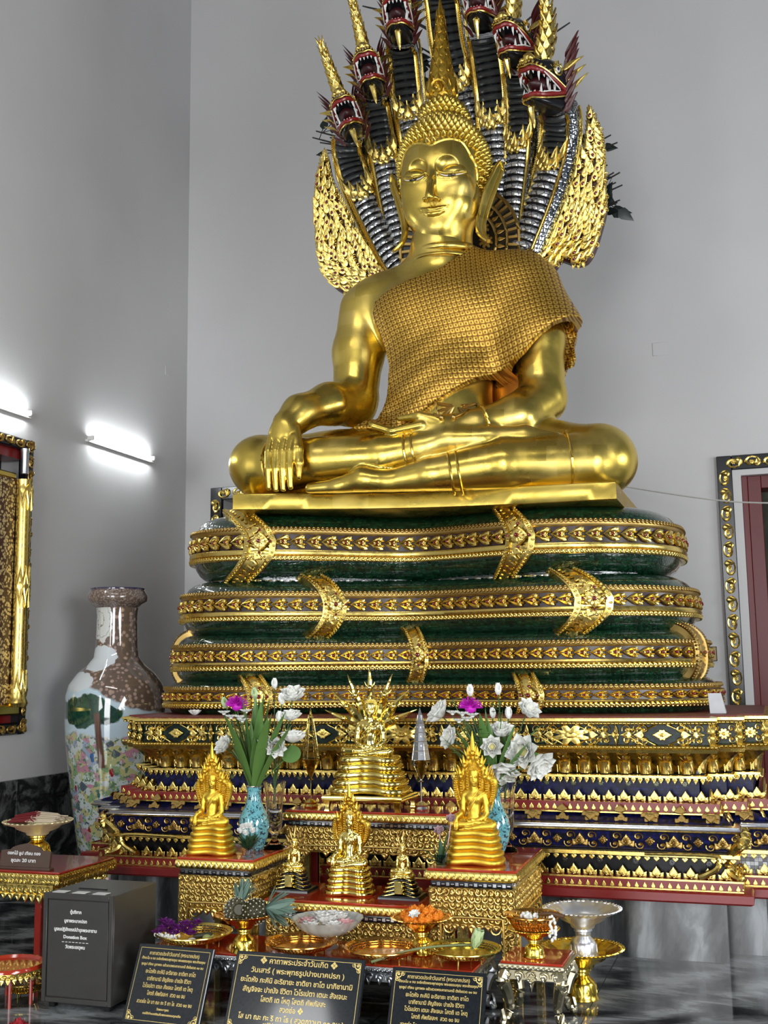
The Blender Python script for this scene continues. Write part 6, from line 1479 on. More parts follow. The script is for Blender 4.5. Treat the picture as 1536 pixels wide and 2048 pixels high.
# ================================================================ floor vase
t = NT('famille_rose_porcelain'); c = t.coord(kind='Object'); sp = t.n('ShaderNodeSeparateXYZ'); t.l(c, sp.inputs[0]); zz = sp.outputs[2]; xx = sp.outputs[0]; yy = sp.outputs[1]
nz = t.noise(c, 3.0, 4, .6); f1 = t.vor(c, 19, 'F1'); fc = t.vor(c, 19, 'F1', 'Color'); small = t.vor(c, 27, 'F1'); sc_ = t.vor(c, 27, 'F1', 'Color')
# brown millefleur ground
flow = t.ramp(small, [(.0, (.55, .42, .12)), (.18, (.45, .33, .28)), (.34, (.42, .30, .26)), (.42, (.15, .11, .085)), (1, (.13, .095, .072))], 'LINEAR')
sepc = t.n('ShaderNodeSeparateColor'); t.l(sc_, sepc.inputs[0]); flow = t.mix(t.math('MULTIPLY', sepc.outputs[0], .35), flow, (.16, .10, .075))
# garden scene: rose, yellow and green lobes on pale ground, small dark and blue figures
s2 = t.n('ShaderNodeSeparateColor'); t.l(fc, s2.inputs[0])
lob = t.ramp(s2.outputs[0], [(.0, (.50, .20, .28)), (.18, (.48, .45, .16)), (.36, (.20, .34, .14)), (.52, (.55, .60, .60)), (.68, (.30, .36, .50)), (.82, (.46, .48, .20)), (.94, (.03, .05, .10))], 'CONSTANT')
ring = t.ramp(t.math('SINE', t.math('MULTIPLY', f1, 60)), [(.4, 0), (.7, 1)]); garden = t.mix(t.math('MULTIPLY', ring, .4), lob, (.50, .55, .50))
garden = t.mix(t.ramp(t.noise(c, 14, 3), [(.56, 0), (.62, 1)]), garden, (.55, .62, .60)); garden = t.mix(t.ramp(t.noise(c, 40, 3), [(.56, 0), (.60, 1)]), garden, (.12, .20, .12)); fig = t.vor(t.coord((1, 1, .5)), 11, 'F1'); fcol = t.vor(t.coord((1, 1, .5)), 11, 'F1', 'Color'); s3 = t.n('ShaderNodeSeparateColor'); t.l(fcol, s3.inputs[0])
fcm = t.ramp(s3.outputs[1], [(0, (.02, .10, .32)), (.3, (.02, .14, .12)), (.55, (.30, .02, .02)), (.75, (.015, .015, .02)), (.9, (.45, .40, .36))], 'CONSTANT')
garden = t.mix(t.ramp(t.math('ADD', fig, t.math('MULTIPLY', t.noise(c, 30, 3), .25)), [(.30, 1), (.33, 0)]), garden, fcm)
# sky and pine crown above the garden
sky = t.mix(t.ramp(t.noise(c, 5, 4, 1), [(.54, 0), (.60, 1)]), (.55, .68, .76), (.012, .05, .03))
pine = t.mix(t.ramp(t.noise(c, 24, 3), [(.4, 0), (.7, 1)]), (.010, .045, .03), (.03, .10, .05))
px_ = t.math('MULTIPLY', t.math('ADD', xx, .04), 3.0); pz_ = t.math('MULTIPLY', t.math('SUBTRACT', zz, 1.31), 6.5); pr = t.math('ADD', t.math('MULTIPLY', px_, px_), t.math('MULTIPLY', pz_, pz_)); pr = t.math('ADD', pr, t.math('MULTIPLY', t.noise(c, 8, 3), 1.6))
sky = t.mix(t.ramp(t.math('MULTIPLY', pr, .5), [(.70, 1), (.76, 0)]), (.52, .66, .74), pine)
tr = t.math('ABSOLUTE', t.math('SUBTRACT', t.math('ADD', xx, t.math('MULTIPLY', zz, .08)), .18)); trunk = t.math('MULTIPLY', t.math('MULTIPLY', t.ramp(tr, [(.020, 1), (.028, 0)]), t.ramp(zz, [(.88, 0), (.89, 1)])), t.ramp(t.math('MULTIPLY', zz, .5), [(.64, 1), (.65, 0)]))
scene_ = t.mix(t.ramp(t.math('ADD', zz, t.math('MULTIPLY', t.math('SUBTRACT', nz, .5), .4)), [(1.12, 0), (1.16, 1)]), garden, sky) if False else t.mix(t.ramp(t.math('MULTIPLY', t.math('ADD', zz, t.math('MULTIPLY', t.math('SUBTRACT', nz, .5), .35)), .4), [(.452, 0), (.466, 1)]), garden, sky)
scene_ = t.mix(trunk, scene_, (.13, .06, .035))
# reserve panels: scene below shoulder, white label panel on the neck; millefleur elsewhere
lim = t.math('ADD', t.math('ADD', zz, t.math('MULTIPLY', xx, .55)), t.math('MULTIPLY', t.math('SUBTRACT', t.noise(c, 9, 2), .5), .10))
body = t.mix(t.ramp(t.math('MULTIPLY', lim, .4), [(.596, 1), (.600, 0)]), flow, scene_)
dx = t.math('MULTIPLY', t.math('ADD', xx, .045), 9.5); dz = t.math('MULTIPLY', t.math('SUBTRACT', zz, 1.99), 5.6); el_ = t.math('ADD', t.math('ADD', t.math('MULTIPLY', dx, dx), t.math('MULTIPLY', dz, dz)), t.math('MULTIPLY', t.math('SUBTRACT', t.noise(c, 22, 2), .5), .9))
front = t.ramp(yy, [(.0, 1), (.02, 0)]) if False else 1.0
body = t.mix(t.ramp(el_, [(.85, 1), (.93, 0)]), body, t.mix(t.ramp(t.math('SINE', t.math('MULTIPLY', el_, 14)), [(.85, 0), (.95, 1)]), (.66, .68, .66), (.25, .25, .24)))
for (cx_, cz_, a_, b_) in ((-.03, 1.70, 7.0, 9.5), (-.14, 1.525, 6.0, 13.0)):
    ex = t.math('MULTIPLY', t.math('SUBTRACT', xx, cx_), a_); ez = t.math('MULTIPLY', t.math('SUBTRACT', zz, cz_), b_); ee = t.math('ADD', t.math('ADD', t.math('MULTIPLY', ex, ex), t.math('MULTIPLY', ez, ez)), t.math('MULTIPLY', t.math('SUBTRACT', t.noise(c, 20, 2), .5), .8)); body = t.mix(t.ramp(ee, [(.85, 1), (.93, 0)]), body, (.64, .69, .72))
t.set(color=body, rough=.07, coat=1.0); M['porcelain'] = t.m
t = NT('porcelain_rim_pattern'); c = t.coord(); sp = t.n('ShaderNodeSeparateXYZ'); t.l(c, sp.inputs[0]); b = t.ramp(t.vor(c, 60, 'F1'), [(.3, (.30, .24, .20)), (.6, (.14, .10, .085))]); t.set(color=t.mix(t.ramp(t.math('MULTIPLY', sp.outputs[2], .4), [(.893, 0), (.896, 1), (.904, 1), (.907, 0)]), b, (.02, .02, .09)), rough=.1, coat=1); M['rim'] = t.m
VY = 7.75; p = atY(231, 1178, VY); vx = atY(231, 1400, VY)[0]; vh = p[2]; k = vh/2.25
root = thing('porcelain_floor_vase', 'man-high porcelain floor vase painted with figures and flowers in the corner', 'vase', (vx, VY, 0))
zk = lambda y: atY(231, y, VY)[2]
pr = [(.235, 0), (.24, .02), (.235, .06), (.26, .25), (.315, .60), (.355, .9), (.378, 1.12), (.385, 1.30), (.382, 1.42), (.36, 1.50), (.30, 1.585), (.225, 1.65), (.175, 1.71), (.163, 1.80), (.158, 1.92), (.157, 2.04), (.165, 2.11)]
mb = lth([(r_, z*k) for r_, z in pr], 64, caps=True); part('body', mb, M['porcelain'], root, smooth=70)
mb = lth([(.155, 2.09*k), (.20, 2.125*k), (.232, 2.15*k), (.237, 2.185*k), (.222, 2.215*k), (.208, 2.235*k), (.213, 2.25*k), (.19, 2.25*k), (.14, 2.22*k), (.13, 2.0*k)], 64); part('flared_rim', mb, M['rim'], root, smooth=70)
# ================================================================ trays
def rim_basket(root, r, h, mat, zb=0, slots=56, flare=.72, grid=2):
    a = np.linspace(0, 2*PI, slots+1)[:-1]; rb = r*flare
    b = lth([(.0, zb+.004), (rb, zb+.002), (rb+.004, zb+.006), (rb, zb+.010), (.0, zb+.010)], 48); part('tray_floor', b, mat, root)
    b = MB(); r1 = r*.93; z1 = zb+h
    for g in range(slots):
        ca, sa = math.cos(a[g]), math.sin(a[g]); b.tube([(rb*ca, rb*sa, zb+.008), ((rb+(r1-rb)*.5)*ca, (rb+(r1-rb)*.5)*sa, zb+h*.42), (r1*ca, r1*sa, z1-.002)], [.0034, .0030, .0034], 5, caps=False)
    for g in range(1, grid+1): f = g/(grid+1); rr_ = rb+(r1-rb)*f; b.tube([(rr_*math.cos(q), rr_*math.sin(q), zb+.008+(h-.01)*f*.95) for q in np.linspace(0, 2*PI, 49)], .0026, 5, caps=False)
    part('openwork_wall', b, mat, root)
    b = lth([(r1-.006, z1-.004), (r1, z1), (r*.97, z1+.006), (r, z1+.004), (r*1.005, z1), (r*.985, z1-.003), (r1, z1-.006)], 64); part('tray_rim', b, mat, root)
cop = gold_statue('copper_gilt', (.78, .40, .09), .12, .22, False); bas = gold_statue('bright_basket_gilt', (.82, .60, .16), .14, .24, False)
def basket(label, px, py, r, mat, h=.032, feet=.022, z=.26):
    p = atZ(px, py, z+feet+h); root = thing('openwork_tray', label, 'tray', (p[0], p[1], z), 0, 'openwork gilt trays on the low red table'); rim_basket(root, r, h, mat, feet)
    for q in (R(-150), R(-90), R(-30), R(30), R(90), R(150)): b = MB(); b.tube([(r*.62*math.cos(q), r*.62*math.sin(q), feet+.004), (r*.64*math.cos(q), r*.64*math.sin(q), 0)], [.005, .003], 6); part('tray_foot', b, mat, root)
    return root, (p[0], p[1], z+feet+.010)
bA, cA = basket('brass openwork tray holding purple orchids, leftmost of four on the low table', 388, 1864, .188, bas, h=.035)
bB, cB = basket('empty copper-gilt openwork tray, second from left on the low red table', 603, 1882, .172, cop)
bC, cC = basket('empty copper-gilt openwork tray, third from left, touched by the lotus stem', 765, 1893, .178, cop)
bD, cD = basket('olive-gold openwork tray with the lotus bud across it, rightmost on the low table', 928, 1896, .170, gold_statue('olive_gilt', (.66, .56, .13), .15, .26, False))
def wavy(n, amp): return lambda a, i: 1+amp*np.abs(np.sin(a*n/2))
def phan(name, label, loc, r, h, mat, mat2=None, scal=14, bowl=.30, cat='tray', sharp=False, base=.42):
    """Thai pedestal tray: bell foot, ringed stem and wide scalloped dish"""
    root = thing(name, label, cat, loc); rb = r*base; zt = h
    p_ = [(rb, 0), (rb*1.04, h*.02), (rb*1.0, h*.06), (rb*.93, h*.10), (rb*.90, h*.16), (rb*.86, h*.30), (rb*.72, h*.38), (rb*.55, h*.42), (rb*.46, h*.46), (rb*.52, h*.49), (rb*.50, h*.53), (rb*.62, h*.56), (rb*.60, h*.60), (rb*.78, h*.64)]
    mb = MB(); mb.lathe(p_, 48, caps=True, wob=lambda a, i: 1+(.025*np.abs(np.sin(a*6)) if i in (3, 4, 5) else 0)); mb.stamp(LEAF, [(V(rb*.93*math.cos(a), rb*.93*math.sin(a), h*.09), V(-math.sin(a), math.cos(a), 0)*rb*.42, V(-math.cos(a)*.1*rb, -math.sin(a)*.1*rb, h*.22), V(math.cos(a), math.sin(a), 0)*rb*.22) for a in np.linspace(0, 2*PI, 13)[:-1]]); part('pedestal_foot', mb, mat, root)
    w_ = wavy(scal, .05); mb = MB()
    pr_ = [(rb*.76, h*.62), (r*.36, h*.69), (r*.62, h*.79), (r*.70, h*.87), (r*.93, h*.94), (r*1.0, h*1.0), (r*.985, h*1.005), (r*.90, h*.96), (r*.72, h*.90), (r*.62, h*.80), (r*.3, h*.77), (0.001, h*.77)]
    mb.lathe(pr_, 84, wob=lambda a, i: 1+(.06*np.abs(np.sin(a*scal/2)) if i in (4, 5, 6, 7) else 0)); n = scal*3
    mb.stamp(LEAF, [(V(r*.98*math.cos(a), r*.98*math.sin(a), h*.985), V(-math.sin(a), math.cos(a), 0)*r*.15, V(math.cos(a), math.sin(a), .15)*r*(.14 if sharp else .07), Z*r*.12) for a in np.linspace(0, 2*PI, n+1)[:-1]]); part('dish', mb, mat2 or mat, root)
    return root
yb = gold_statue('brassy_yellow_gilt', (.84, .60, .10), .14, .24, False)
# incense tray at the left
p = atZ(76, 1641, .485+.215); T0 = phan('pedestal_tray', 'pale gold scalloped pedestal tray full of incense at the far left', (p[0], p[1], .485), .20, .215, yb, plain('pale_gilt_dish', (.80, .70, .40), .35, .35), scal=12)
rr = random.Random(4); mb = MB(); m2 = MB(); base = V(p[0], p[1], .485+.20)
inc = thing('incense_bundle', 'bundle of red-tipped incense sticks lying in the left pedestal tray', 'incense', tuple(base))
for i in range(95):
    y = rr.uniform(-.10, .10); z = .012+rr.uniform(0, .055)*(1-abs(y)/.11); x0 = -.15+rr.uniform(-.02, .03); mb.tube([(x0, y*.7, z*.6), (x0+.17, y, z+.006)], .0042, 5); m2.tube([(x0+.15, y, z+.004), (x0+.31, y*.9, z*.8+.008)], .0034, 5)
part('red_sticks', mb, plain('red_incense', (.16, .008, .012), .7), inc, label='dark red sticks')['kind'] = 'stuff'; part('pale_sticks', m2, plain('pale_sticks', (.55, .46, .33), .6), inc, label='pale wooden ends')['kind'] = 'stuff'
# trays on the low table
p = atZ(488, 1829, .26+.17); PT = phan('pedestal_tray', 'copper-gilt pedestal tray heaped with two pineapples', (p[0], p[1], .26), .135, .175, yb, cop, scal=16); ptc = V(p[0], p[1], .26+.14)
p = atZ(843, 1836, .26+.16); MT = phan('pedestal_tray', 'gilt pedestal tray with the orange marigold garland', (p[0], p[1], .26), .130, .165, yb, cop, scal=18, sharp=True); mtc = V(p[0], p[1], .26+.15)
# tray on the stool: openwork bowl on foot
p = atZ(1066, 1828, .278+.185); ST = phan('pedestal_tray', 'gilt pedestal tray with openwork bowl standing on the small stool', (p[0], p[1], .278), .115, .125, yb, yb, scal=16); rim_basket(ST, .125, .062, cop, .12, 44, .70)
stc = V(p[0], p[1], .278+.135)
# gold and silver pedestal trays on the floor at the right
p = atY(1162, 1930, 5.66); GT = phan('pedestal_tray', 'gold pedestal tray standing on the marble floor under the silver one', (p[0], p[1], 0), .19, .235, yb, yb, scal=20, sharp=True)
p2 = atY(1165, 1838, 5.66); phan('pedestal_tray', 'silver pedestal tray stacked on the gold one at the right', (p2[0], p2[1], .183), .172, .235, plain('bright_silver', (.82, .83, .85), .28, .9), plain('bright_silver_dish', (.82, .83, .85), .3, .85), scal=16, sharp=True)
# ================================================================ offerings
def leafblade(mb, p0, d, L, w, bend=.25, seg=6, side=None, fold=.15, mi=0):
    d = unit(d); s_ = unit(np.cross(d, Z)) if side is None else unit(side); P = []; p = np.array(p0, float); dd = d.copy(); rings = []
    for i in range(seg+1):
        t_ = i/seg; ww = w*math.sin(PI*min(1, t_*.9+.08))**.8*(1 if t_ < .95 else .15); n = unit(np.cross(s_, dd)); rings.append([p-s_*ww, p-n*ww*fold, p+s_*ww]); p = p+dd*L/seg; dd = unit(dd-Z*bend/seg)
    th = .0012; up_ = [[q+Z*th for q in r_] for r_ in rings]
    for i in range(seg): pass
    loop = [r_+[u for u in u_[::-1]] for r_, u_ in zip(rings, up_)]; mb.loft(loop, caps=True, mi=mi)
def pine(label, loc, body_d, r, L, crownL, seed, group='pineapples on the pedestal tray'):
    root = thing('pineapple', label, 'fruit', tuple(loc), 0, group); d = unit(np.array(body_d, float)); s_ = unit(np.cross(d, Z)) if abs(d[2]) < .95 else X; u = np.cross(s_, d); rg = random.Random(seed)
    mb = MB(); rings = []
    for i in range(13): t_ = i/12; rr_ = r*math.sin(PI*(.10+.82*t_))**.55; rings.append([d*(t_-.5)*L+(s_*math.cos(a)+u*math.sin(a))*rr_ for a in np.linspace(0, 2*PI, 25)[:-1]])
    mb.loft(rings, caps=True, mi=0); fs = []
    for i in range(8):
        t_ = (i+.5)/8; rr_ = r*math.sin(PI*(.10+.82*t_))**.55; n = 11
        for j in range(n): a = 2*PI*(j+.5*(i % 2))/n; o = s_*math.cos(a)+u*math.sin(a); fs.append((d*(t_-.5)*L+o*rr_*.97, np.cross(d, o)*r*.62, d*L/6.5, o*r*.42))
    dm = dome([(0, .5), (.45, 0), (0, -.5), (-.45, 0)], .6, ((1, 0), (.7, .7)), 1.0, (0, 0)); mb.stamp(dm, fs, mi=0); mb.stamp(dome([(0, .5), (.3, 0), (0, -.5), (-.3, 0)], .3, ((1, 0),), 1, (0, 0)), [(a+n*.5, b*.50, c*.55, n*.9) for a, b, c, n in fs], mi=1); part('fruit', mb, [plain('pineapple_skin', (.055, .050, .022), .5), plain('pineapple_eye', (.62, .60, .46), .5)], root)
    mb = MB()
    for i in range(44):
        a = rg.uniform(0, 2*PI); sp_ = .15+.85*(i/44); o = s_*math.cos(a)+u*math.sin(a); leafblade(mb, d*L*.48+o*r*.18, d*(1.25-sp_*.8)+o*sp_, crownL*(1.05-.35*sp_), .011, rg.uniform(-.1, .5), side=np.cross(d, o))
    part('leafy_crown', mb, plain('pineapple_leaf', (.16, .25, .20), .5), root); return root
pine('left pineapple on the copper tray, its crown pointing straight up', ptc+V(-.035, -.01, .048), (.25, -.30, .1), .050, .11, .01, 1)
ch = [o for o in COL.objects if o.name.startswith('pineapple')][-1]
for c_ in list(ch.children):
    if c_.name.startswith('leafy_crown'): bpy.data.objects.remove(c_)
mb = MB(); rg = random.Random(9)
for i in range(44): a = rg.uniform(0, 2*PI); sp_ = .1+.8*i/44; o = V(math.cos(a), math.sin(a), 0); leafblade(mb, V(0, .03, .02)+o*.008, Z*(1.2-.6*sp_)+V(.15, .3, 0)+o*sp_*.6, .13*(1.05-.3*sp_), .010, rg.uniform(0, .5), side=np.cross(Z, o))
part('leafy_crown', mb, bpy.data.materials['pineapple_leaf'], ch)
pine('right pineapple on the copper tray, its crown spreading to the right', ptc+V(.060, -.005, .048), (1, .25, .18), .050, .11, .15, 2)
# crystal bowl with lotus candles
gl = glassmat('clear_glass'); t_ = NT('pressed_glass'); t_.set(color=(.80, .86, .84), rough=.06, alpha=.42, spec=1.0); gl2 = t_.m; p = atY(655, 1803, 5.235); root = thing('glass_compote', 'scalloped clear glass bowl on a short foot, filled with lotus candles', 'bowl', (p[0], p[1], .26))
mb = lth([(.05, 0), (.052, .004), (.02, .014), (.014, .03), (.02, .045), (.06, .06)], 32, caps=True); part('glass_foot', mb, gl2, root)
mb = MB(); mb.lathe([(.02, .052), (.09, .066), (.135, .095), (.165, .135), (.168, .137), (.160, .134), (.130, .101), (.085, .073), (.001, .060)], 96, wob=lambda a, i: 1+.045*np.abs(np.sin(a*8))*(i in (1, 2, 3, 4, 5, 6, 7))); part('glass_dish', mb, gl2, root, smooth=60)
gc = V(p[0], p[1], .26)
PET = None
def petal_mot(cup=.35, n=5):
    rows = []
    for i in range(6):
        t_ = i/5; w_ = .5*math.sin(PI*min(1, .12+.80*t_))**.75*(1 if t_ < .99 else .12); zc = cup*(t_-.25)**2
        rows.append([(w_*u, t_, zc+.35*w_*u*u*1.6) for u in np.linspace(-1, 1, 5)])
    v = np.array(rows).reshape(-1, 3); q = [(i*5+j, i*5+j+1, i*5+6+j, i*5+5+j) for i in range(5) for j in range(4)]; q = np.array(q); v2 = v+V(0, 0, -.012)
    return np.vstack([v, v2]), np.vstack([q, q[:, ::-1]+len(v)]), np.zeros((0, 3), int)
PET = petal_mot()
def lotus(mb, c, up, r, open_=.5, n=7, rings=3, seed=0):
    up = unit(np.array(up, float)); s_ = unit(np.cross(up, V(.3, 1, .2))); u = np.cross(s_, up); fs = []
    for k in range(rings):
        tilt = open_*(1-.28*k)+.10; m = n-k
        for j in range(m):
            a = 2*PI*(j+.5*(k % 2))/m+seed; o = s_*math.cos(a)+u*math.sin(a); L = r*(1-.10*k); dirv = unit(o*math.sin(tilt*PI/2)+up*math.cos(tilt*PI/2)); side = np.cross(up, o); nrm = np.cross(side, dirv); nrm = nrm if nrm@up > -2 else -nrm
            if nrm@o > 0: nrm = -nrm
            fs.append((c+o*r*.10, side*L*.62, dirv*L, nrm*L))
    mb.stamp(PET, fs)
wp = plain('white_petal', (.90, .91, .86), .5); gp = plain('greenish_bud', (.52, .66, .34), .5); pk = plain('pink_wax', (.72, .38, .38), .4); grnst = plain('flower_stem', (.05, .10, .03), .5); lf_ = plain('green_leaf', (.10, .21, .05), .35); yc = plain('stamen_yellow', (.62, .55, .20), .6); mg = plain('magenta_petal', (.62, .015, .55), .5); pw = plain('clear_wax_white', (.75, .74, .70), .25)
LC = [(-.095, -.02, pk), (-.045, .03, pw), (0, -.035, pw), (.045, .035, pw), (.095, -.01, pk), (-.06, -.06, pw), (.06, -.065, pw), (0, .07, pw), (.02, .0, pw)]
for i, (dx, dy, m_) in enumerate(LC):
    r0 = thing('lotus_candle', ('pink' if m_ is pk else 'clear white')+' lotus-shaped candle in the glass bowl', 'candle', tuple(gc+V(dx, dy, .095+.02*(abs(dx) < .05))), 0, ('pink' if m_ is pk else 'white')+' lotus candles in the glass bowl')
    mb = MB(); lotus(mb, V(0, 0, 0), Z, .052, .62, 7, 2, i); part('petals', mb, m_, r0)
    mb = lth([(.016, 0), (.018, .016), (.001, .022)], 10, caps=True); part('wax', mb, m_, r0)
# marigold garland
og = plain('marigold_orange', (.85, .26, .01), .6); g0 = thing('marigold_garland', 'coiled orange marigold garland with a white bloom in the middle', 'garland', tuple(mtc))
mb = MB(); POM = merge(*[mtx(ROS, 1-.22*k, 1-.22*k, 1, 0, 0, .16*k, k*.3) for k in range(3)])
pts = [(.085*math.cos(a)*1.0+.0, .062*math.sin(a), .022) for a in np.linspace(0, 2*PI, 15)[:-1]]+[(.045*math.cos(a), .035*math.sin(a), .042) for a in np.linspace(0, 2*PI, 8)[:-1]]+[(-.02, -.078, .014), (.025, -.08, .012), (0, -.10, .0), (.05, -.072, .016), (-.045, -.075, .015)]
def pom(mb, c, r, seed=0, mi=0):
    rg = random.Random(seed)
    mb.ell(c, r*.75, 10, 7, mi=mi); fs = []
    for i in range(26): z = 1-1.7*(i+.5)/26; a = i*2.4; o = V(math.sqrt(1-z*z)*math.cos(a), math.sqrt(1-z*z)*math.sin(a), z); s_ = unit(np.cross(o, V(.1, .2, 1))); fs.append((V(*c)+o*r*.55, s_*r*.75, np.cross(s_, o)*r*.4+o*r*.42, o*r*.3))
    mb.stamp(LEAF, fs, mi=mi)
mb = MB(); mb.tube([(.07*math.cos(a), .052*math.sin(a), .02) for a in np.linspace(0, 2*PI, 30)], .010, 6); part('garland_core', mb, og, g0)
for i, q in enumerate(pts): mb = MB(); pom(mb, (0, 0, 0), .024, i); o_ = part('marigold_bloom', mb, og, g0); o_.location = q
mb = MB(); lotus(mb, V(0, 0, 0), V(0, -.6, 1), .028, .8, 7, 2); o_ = part('white_bloom', mb, wp, g0); o_.location = (-.01, -.075, .036)
# garland, white jasmine and brown pod on the stool tray
mb = MB(); rg = random.Random(2)
jas = thing('jasmine_garland', 'white jasmine garland hanging over the edge of the stool tray', 'garland', tuple(stc+V(0, 0, .04)))
for i in range(60): t_ = i/60; q = V(-.05+.07*rg.random(), -.05+.05*rg.random(), .0+.014*rg.random()) if i < 34 else V(.085+.03*rg.random(), -.07+.02*rg.random(), .015-.10*rg.random()); mb.ell(q, (.007, .007, .010), 6, 4)
part('jasmine_buds', mb, wp, jas)['kind'] = 'stuff'
mb = MB(); leafblade(mb, V(-.055, -.03, .005), V(-.8, -.2, .25), .075, .022, .1); solo('yellow_petal_cone', mb, plain('amber_leaf', (.80, .38, .04), .5), 'amber pointed leaf sticking out left of the stool tray', 'leaf', tuple(stc+V(0, 0, .04)))
mb = MB(); mb.tube(smooth_path([(-.02, 0, 0), (.04, -.01, .008), (.10, -.015, .0)], 4), list(np.interp(np.linspace(0, 1, 9), [0, .5, 1], [.006, .012, .010])), 8); solo('brown_pod', mb, plain('brown_pod', (.10, .045, .015), .4), 'brown pod lying across the rim of the stool tray', 'pod', tuple(stc+V(.05, -.03, .055)))
# orchids, bottle and fig in the left basket
orch = plain('purple_orchid', (.13, .012, .16), .5)
for i in range(13):
    q = (cA[0]-.165+.2*((i*7) % 13)/13, cA[1]-.06+.07*((i*5) % 4)/4, cA[2]+.018+.022*(i % 3)); mb = MB()
    mb.stamp(PET, [(V(0, 0, 0), (V(-math.sin(a), math.cos(a), 0))*.026, V(math.cos(a), math.sin(a), .35)*.034, Z*.03) for a in np.linspace(0, 2*PI, 6)[:-1]+i]); mb.stamp(PET, [(V(0, 0, .004), V(-math.sin(a), math.cos(a), 0)*.016, V(math.cos(a), math.sin(a), 1)*.02, Z*.02) for a in (0, 2, 4)])
    solo('orchid_bloom', mb, orch, 'purple orchid bloom heaped in the leftmost openwork tray', 'flower', q, i*.7, group='purple orchids in the tray')
mb = MB(); rg = random.Random(6)
for i in range(40): mb.ell((-.16+.12*rg.random(), -.115+.05*rg.random(), .02*rg.random()-.0), (.007, .007, .009), 6, 4)
solo('jasmine_heap', mb, wp, 'white jasmine buds trailing beside the purple orchids', 'flowers', (cA[0], cA[1]+.0, cA[2]+.006))['kind'] = 'stuff'
mb = MB(); mb.tube([(-.045, .01, 0), (.03, .02, .01), (.045, .022, .012)], [.012, .014, .008], 10); solo('dark_cigar_bundle', mb, plain('dark_leaf_roll', (.03, .032, .015), .5), 'dark rolled leaf lying right of the orchids in the tray', 'leaf roll', (cA[0]+.065, cA[1]-.045, cA[2]+.013))
mb = MB(); mb.ell((0, 0, 0), (.024, .016, .016), 12, 8); mb.tube([(.02, 0, .004), (.035, 0, .016)], [.005, .003], 6); solo('green_fruit', mb, plain('green_gourd', (.28, .32, .10), .4), 'small green fruit near the right rim of the orchid tray', 'fruit', (cA[0]+.10, cA[1]-.055, cA[2]+.016))
mb = lth([(.008, 0), (.016, .004), (.017, .014), (.008, .017), (.001, .017)], 14, caps=True); solo('tea_light', mb, wp, 'tiny white tea light between the orchids and the green fruit', 'candle', (cA[0]+.035, cA[1]-.085, cA[2]))
# lotus bud laid over the right basket
pa = atY(742, 1924, 4.93); pbb = V(cD[0], cD[1], cD[2]+.035); pe = atY(948, 1885, 5.14)
root = thing('lotus_bud', 'single pale green lotus bud on a long stem laid across the right tray', 'flower', tuple(pa)); mb = MB(); P = smooth_path([pa, (pa+pbb)/2+V(.0, 0, .02), pbb+V(.02, 0, .002), pe-V(.01, 0, .03)], 8); mb.tube(P, list(np.linspace(.006, .0045, len(P))), 7); part('stem', mb, plain('pale_stem', (.20, .24, .10), .5), root, world=True)
mb = MB(); lotus(mb, pe-V(.0, 0, .022), V(.35, 0, 1), .085, .14, 6, 3); part('petals', mb, gp, root, world=True)
# ================================================================ stupas
def stupa(label, px, py, ht, mats, silver):
    p = atZ(px, py, .80); root = thing('stupa_ornament', label, 'ornament', (p[0], 6.14 if silver else 6.12, .80)); p = atY(px, py, 6.13); root.location = (p[0], 6.13, .80); k = ht
    mb = MB(); mb.lathe([(.035, 0), (.038, .008), (.03, .02), (.036, .03), (.022, .04), (.012, .048)], 20, caps=True, wob=lambda a, i: 1+.1*np.abs(np.sin(a*4))); part('ornament_foot', mb, mats[0], root)
    mb = MB(); mb.tube([(0, 0, .04), (0, 0, k*.30)], .003, 6); mb.lathe([(.004, k*.27), (.018, k*.28), (.004, k*.29)], 12, (0, 0, 0)); part('rod', mb, mats[0], root)
    mb = MB(); mb.lathe([(.004, k*.29), (.052, k*.46), (.055, k*.475), (.052, k*.49)], 8, caps=True); part('lower_cone', mb, mats[1], root, smooth=20)
    mb = MB(); mb.lathe([(.052, k*.49), (.042, k*.62), (.033, k*.74), (.024, k*.84), (.012, k*.93), (.001, k*1.0)], 8, caps=True); part('upper_cone', mb, mats[2], root, smooth=20)
    mb = MB()
    for i in range(5): z = k*(.49+.09*i); r_ = np.interp(z, [k*.49, k*.62, k*.74, k*.84, k*.93], [.053, .043, .034, .025, .013]); mb.tube([(r_*math.cos(a), r_*math.sin(a), z) for a in np.linspace(0, 2*PI, 9)], .0016, 4)
    for a in np.linspace(0, 2*PI, 9)[:-1]: mb.tube([(.053*math.cos(a), .053*math.sin(a), k*.49), (.013*math.cos(a), .013*math.sin(a), k*.93)], .0014, 4)
    if silver:
        for i in range(4):
            for j in range(8): a = 2*PI*(j+.5)/8; z = k*(.535+.09*i); r_ = np.interp(z, [k*.49, k*.62, k*.74, k*.84, k*.93], [.050, .041, .032, .023, .012])*.93; mb.stamp(STAR, [(V(r_*math.cos(a), r_*math.sin(a), z), V(-math.sin(a), math.cos(a), 0)*r_*.36, Z*k*.036, V(math.cos(a), math.sin(a), 0)*.01)])
    part('wire_tracery', mb, mats[0], root); return root
stupa('silver filigree stupa ornament standing right of the big brass Buddha', 843, 1612, .56, [M['silver'], gl, plain('frosted_silver', (.40, .41, .43), .3, .9)], True)
stupa('clear and gold stupa ornament standing left of the big brass Buddha', 622, 1604, .56, [M['gold_bright'], glassmat('amber_glass', (.80, .62, .25)), gl], False)
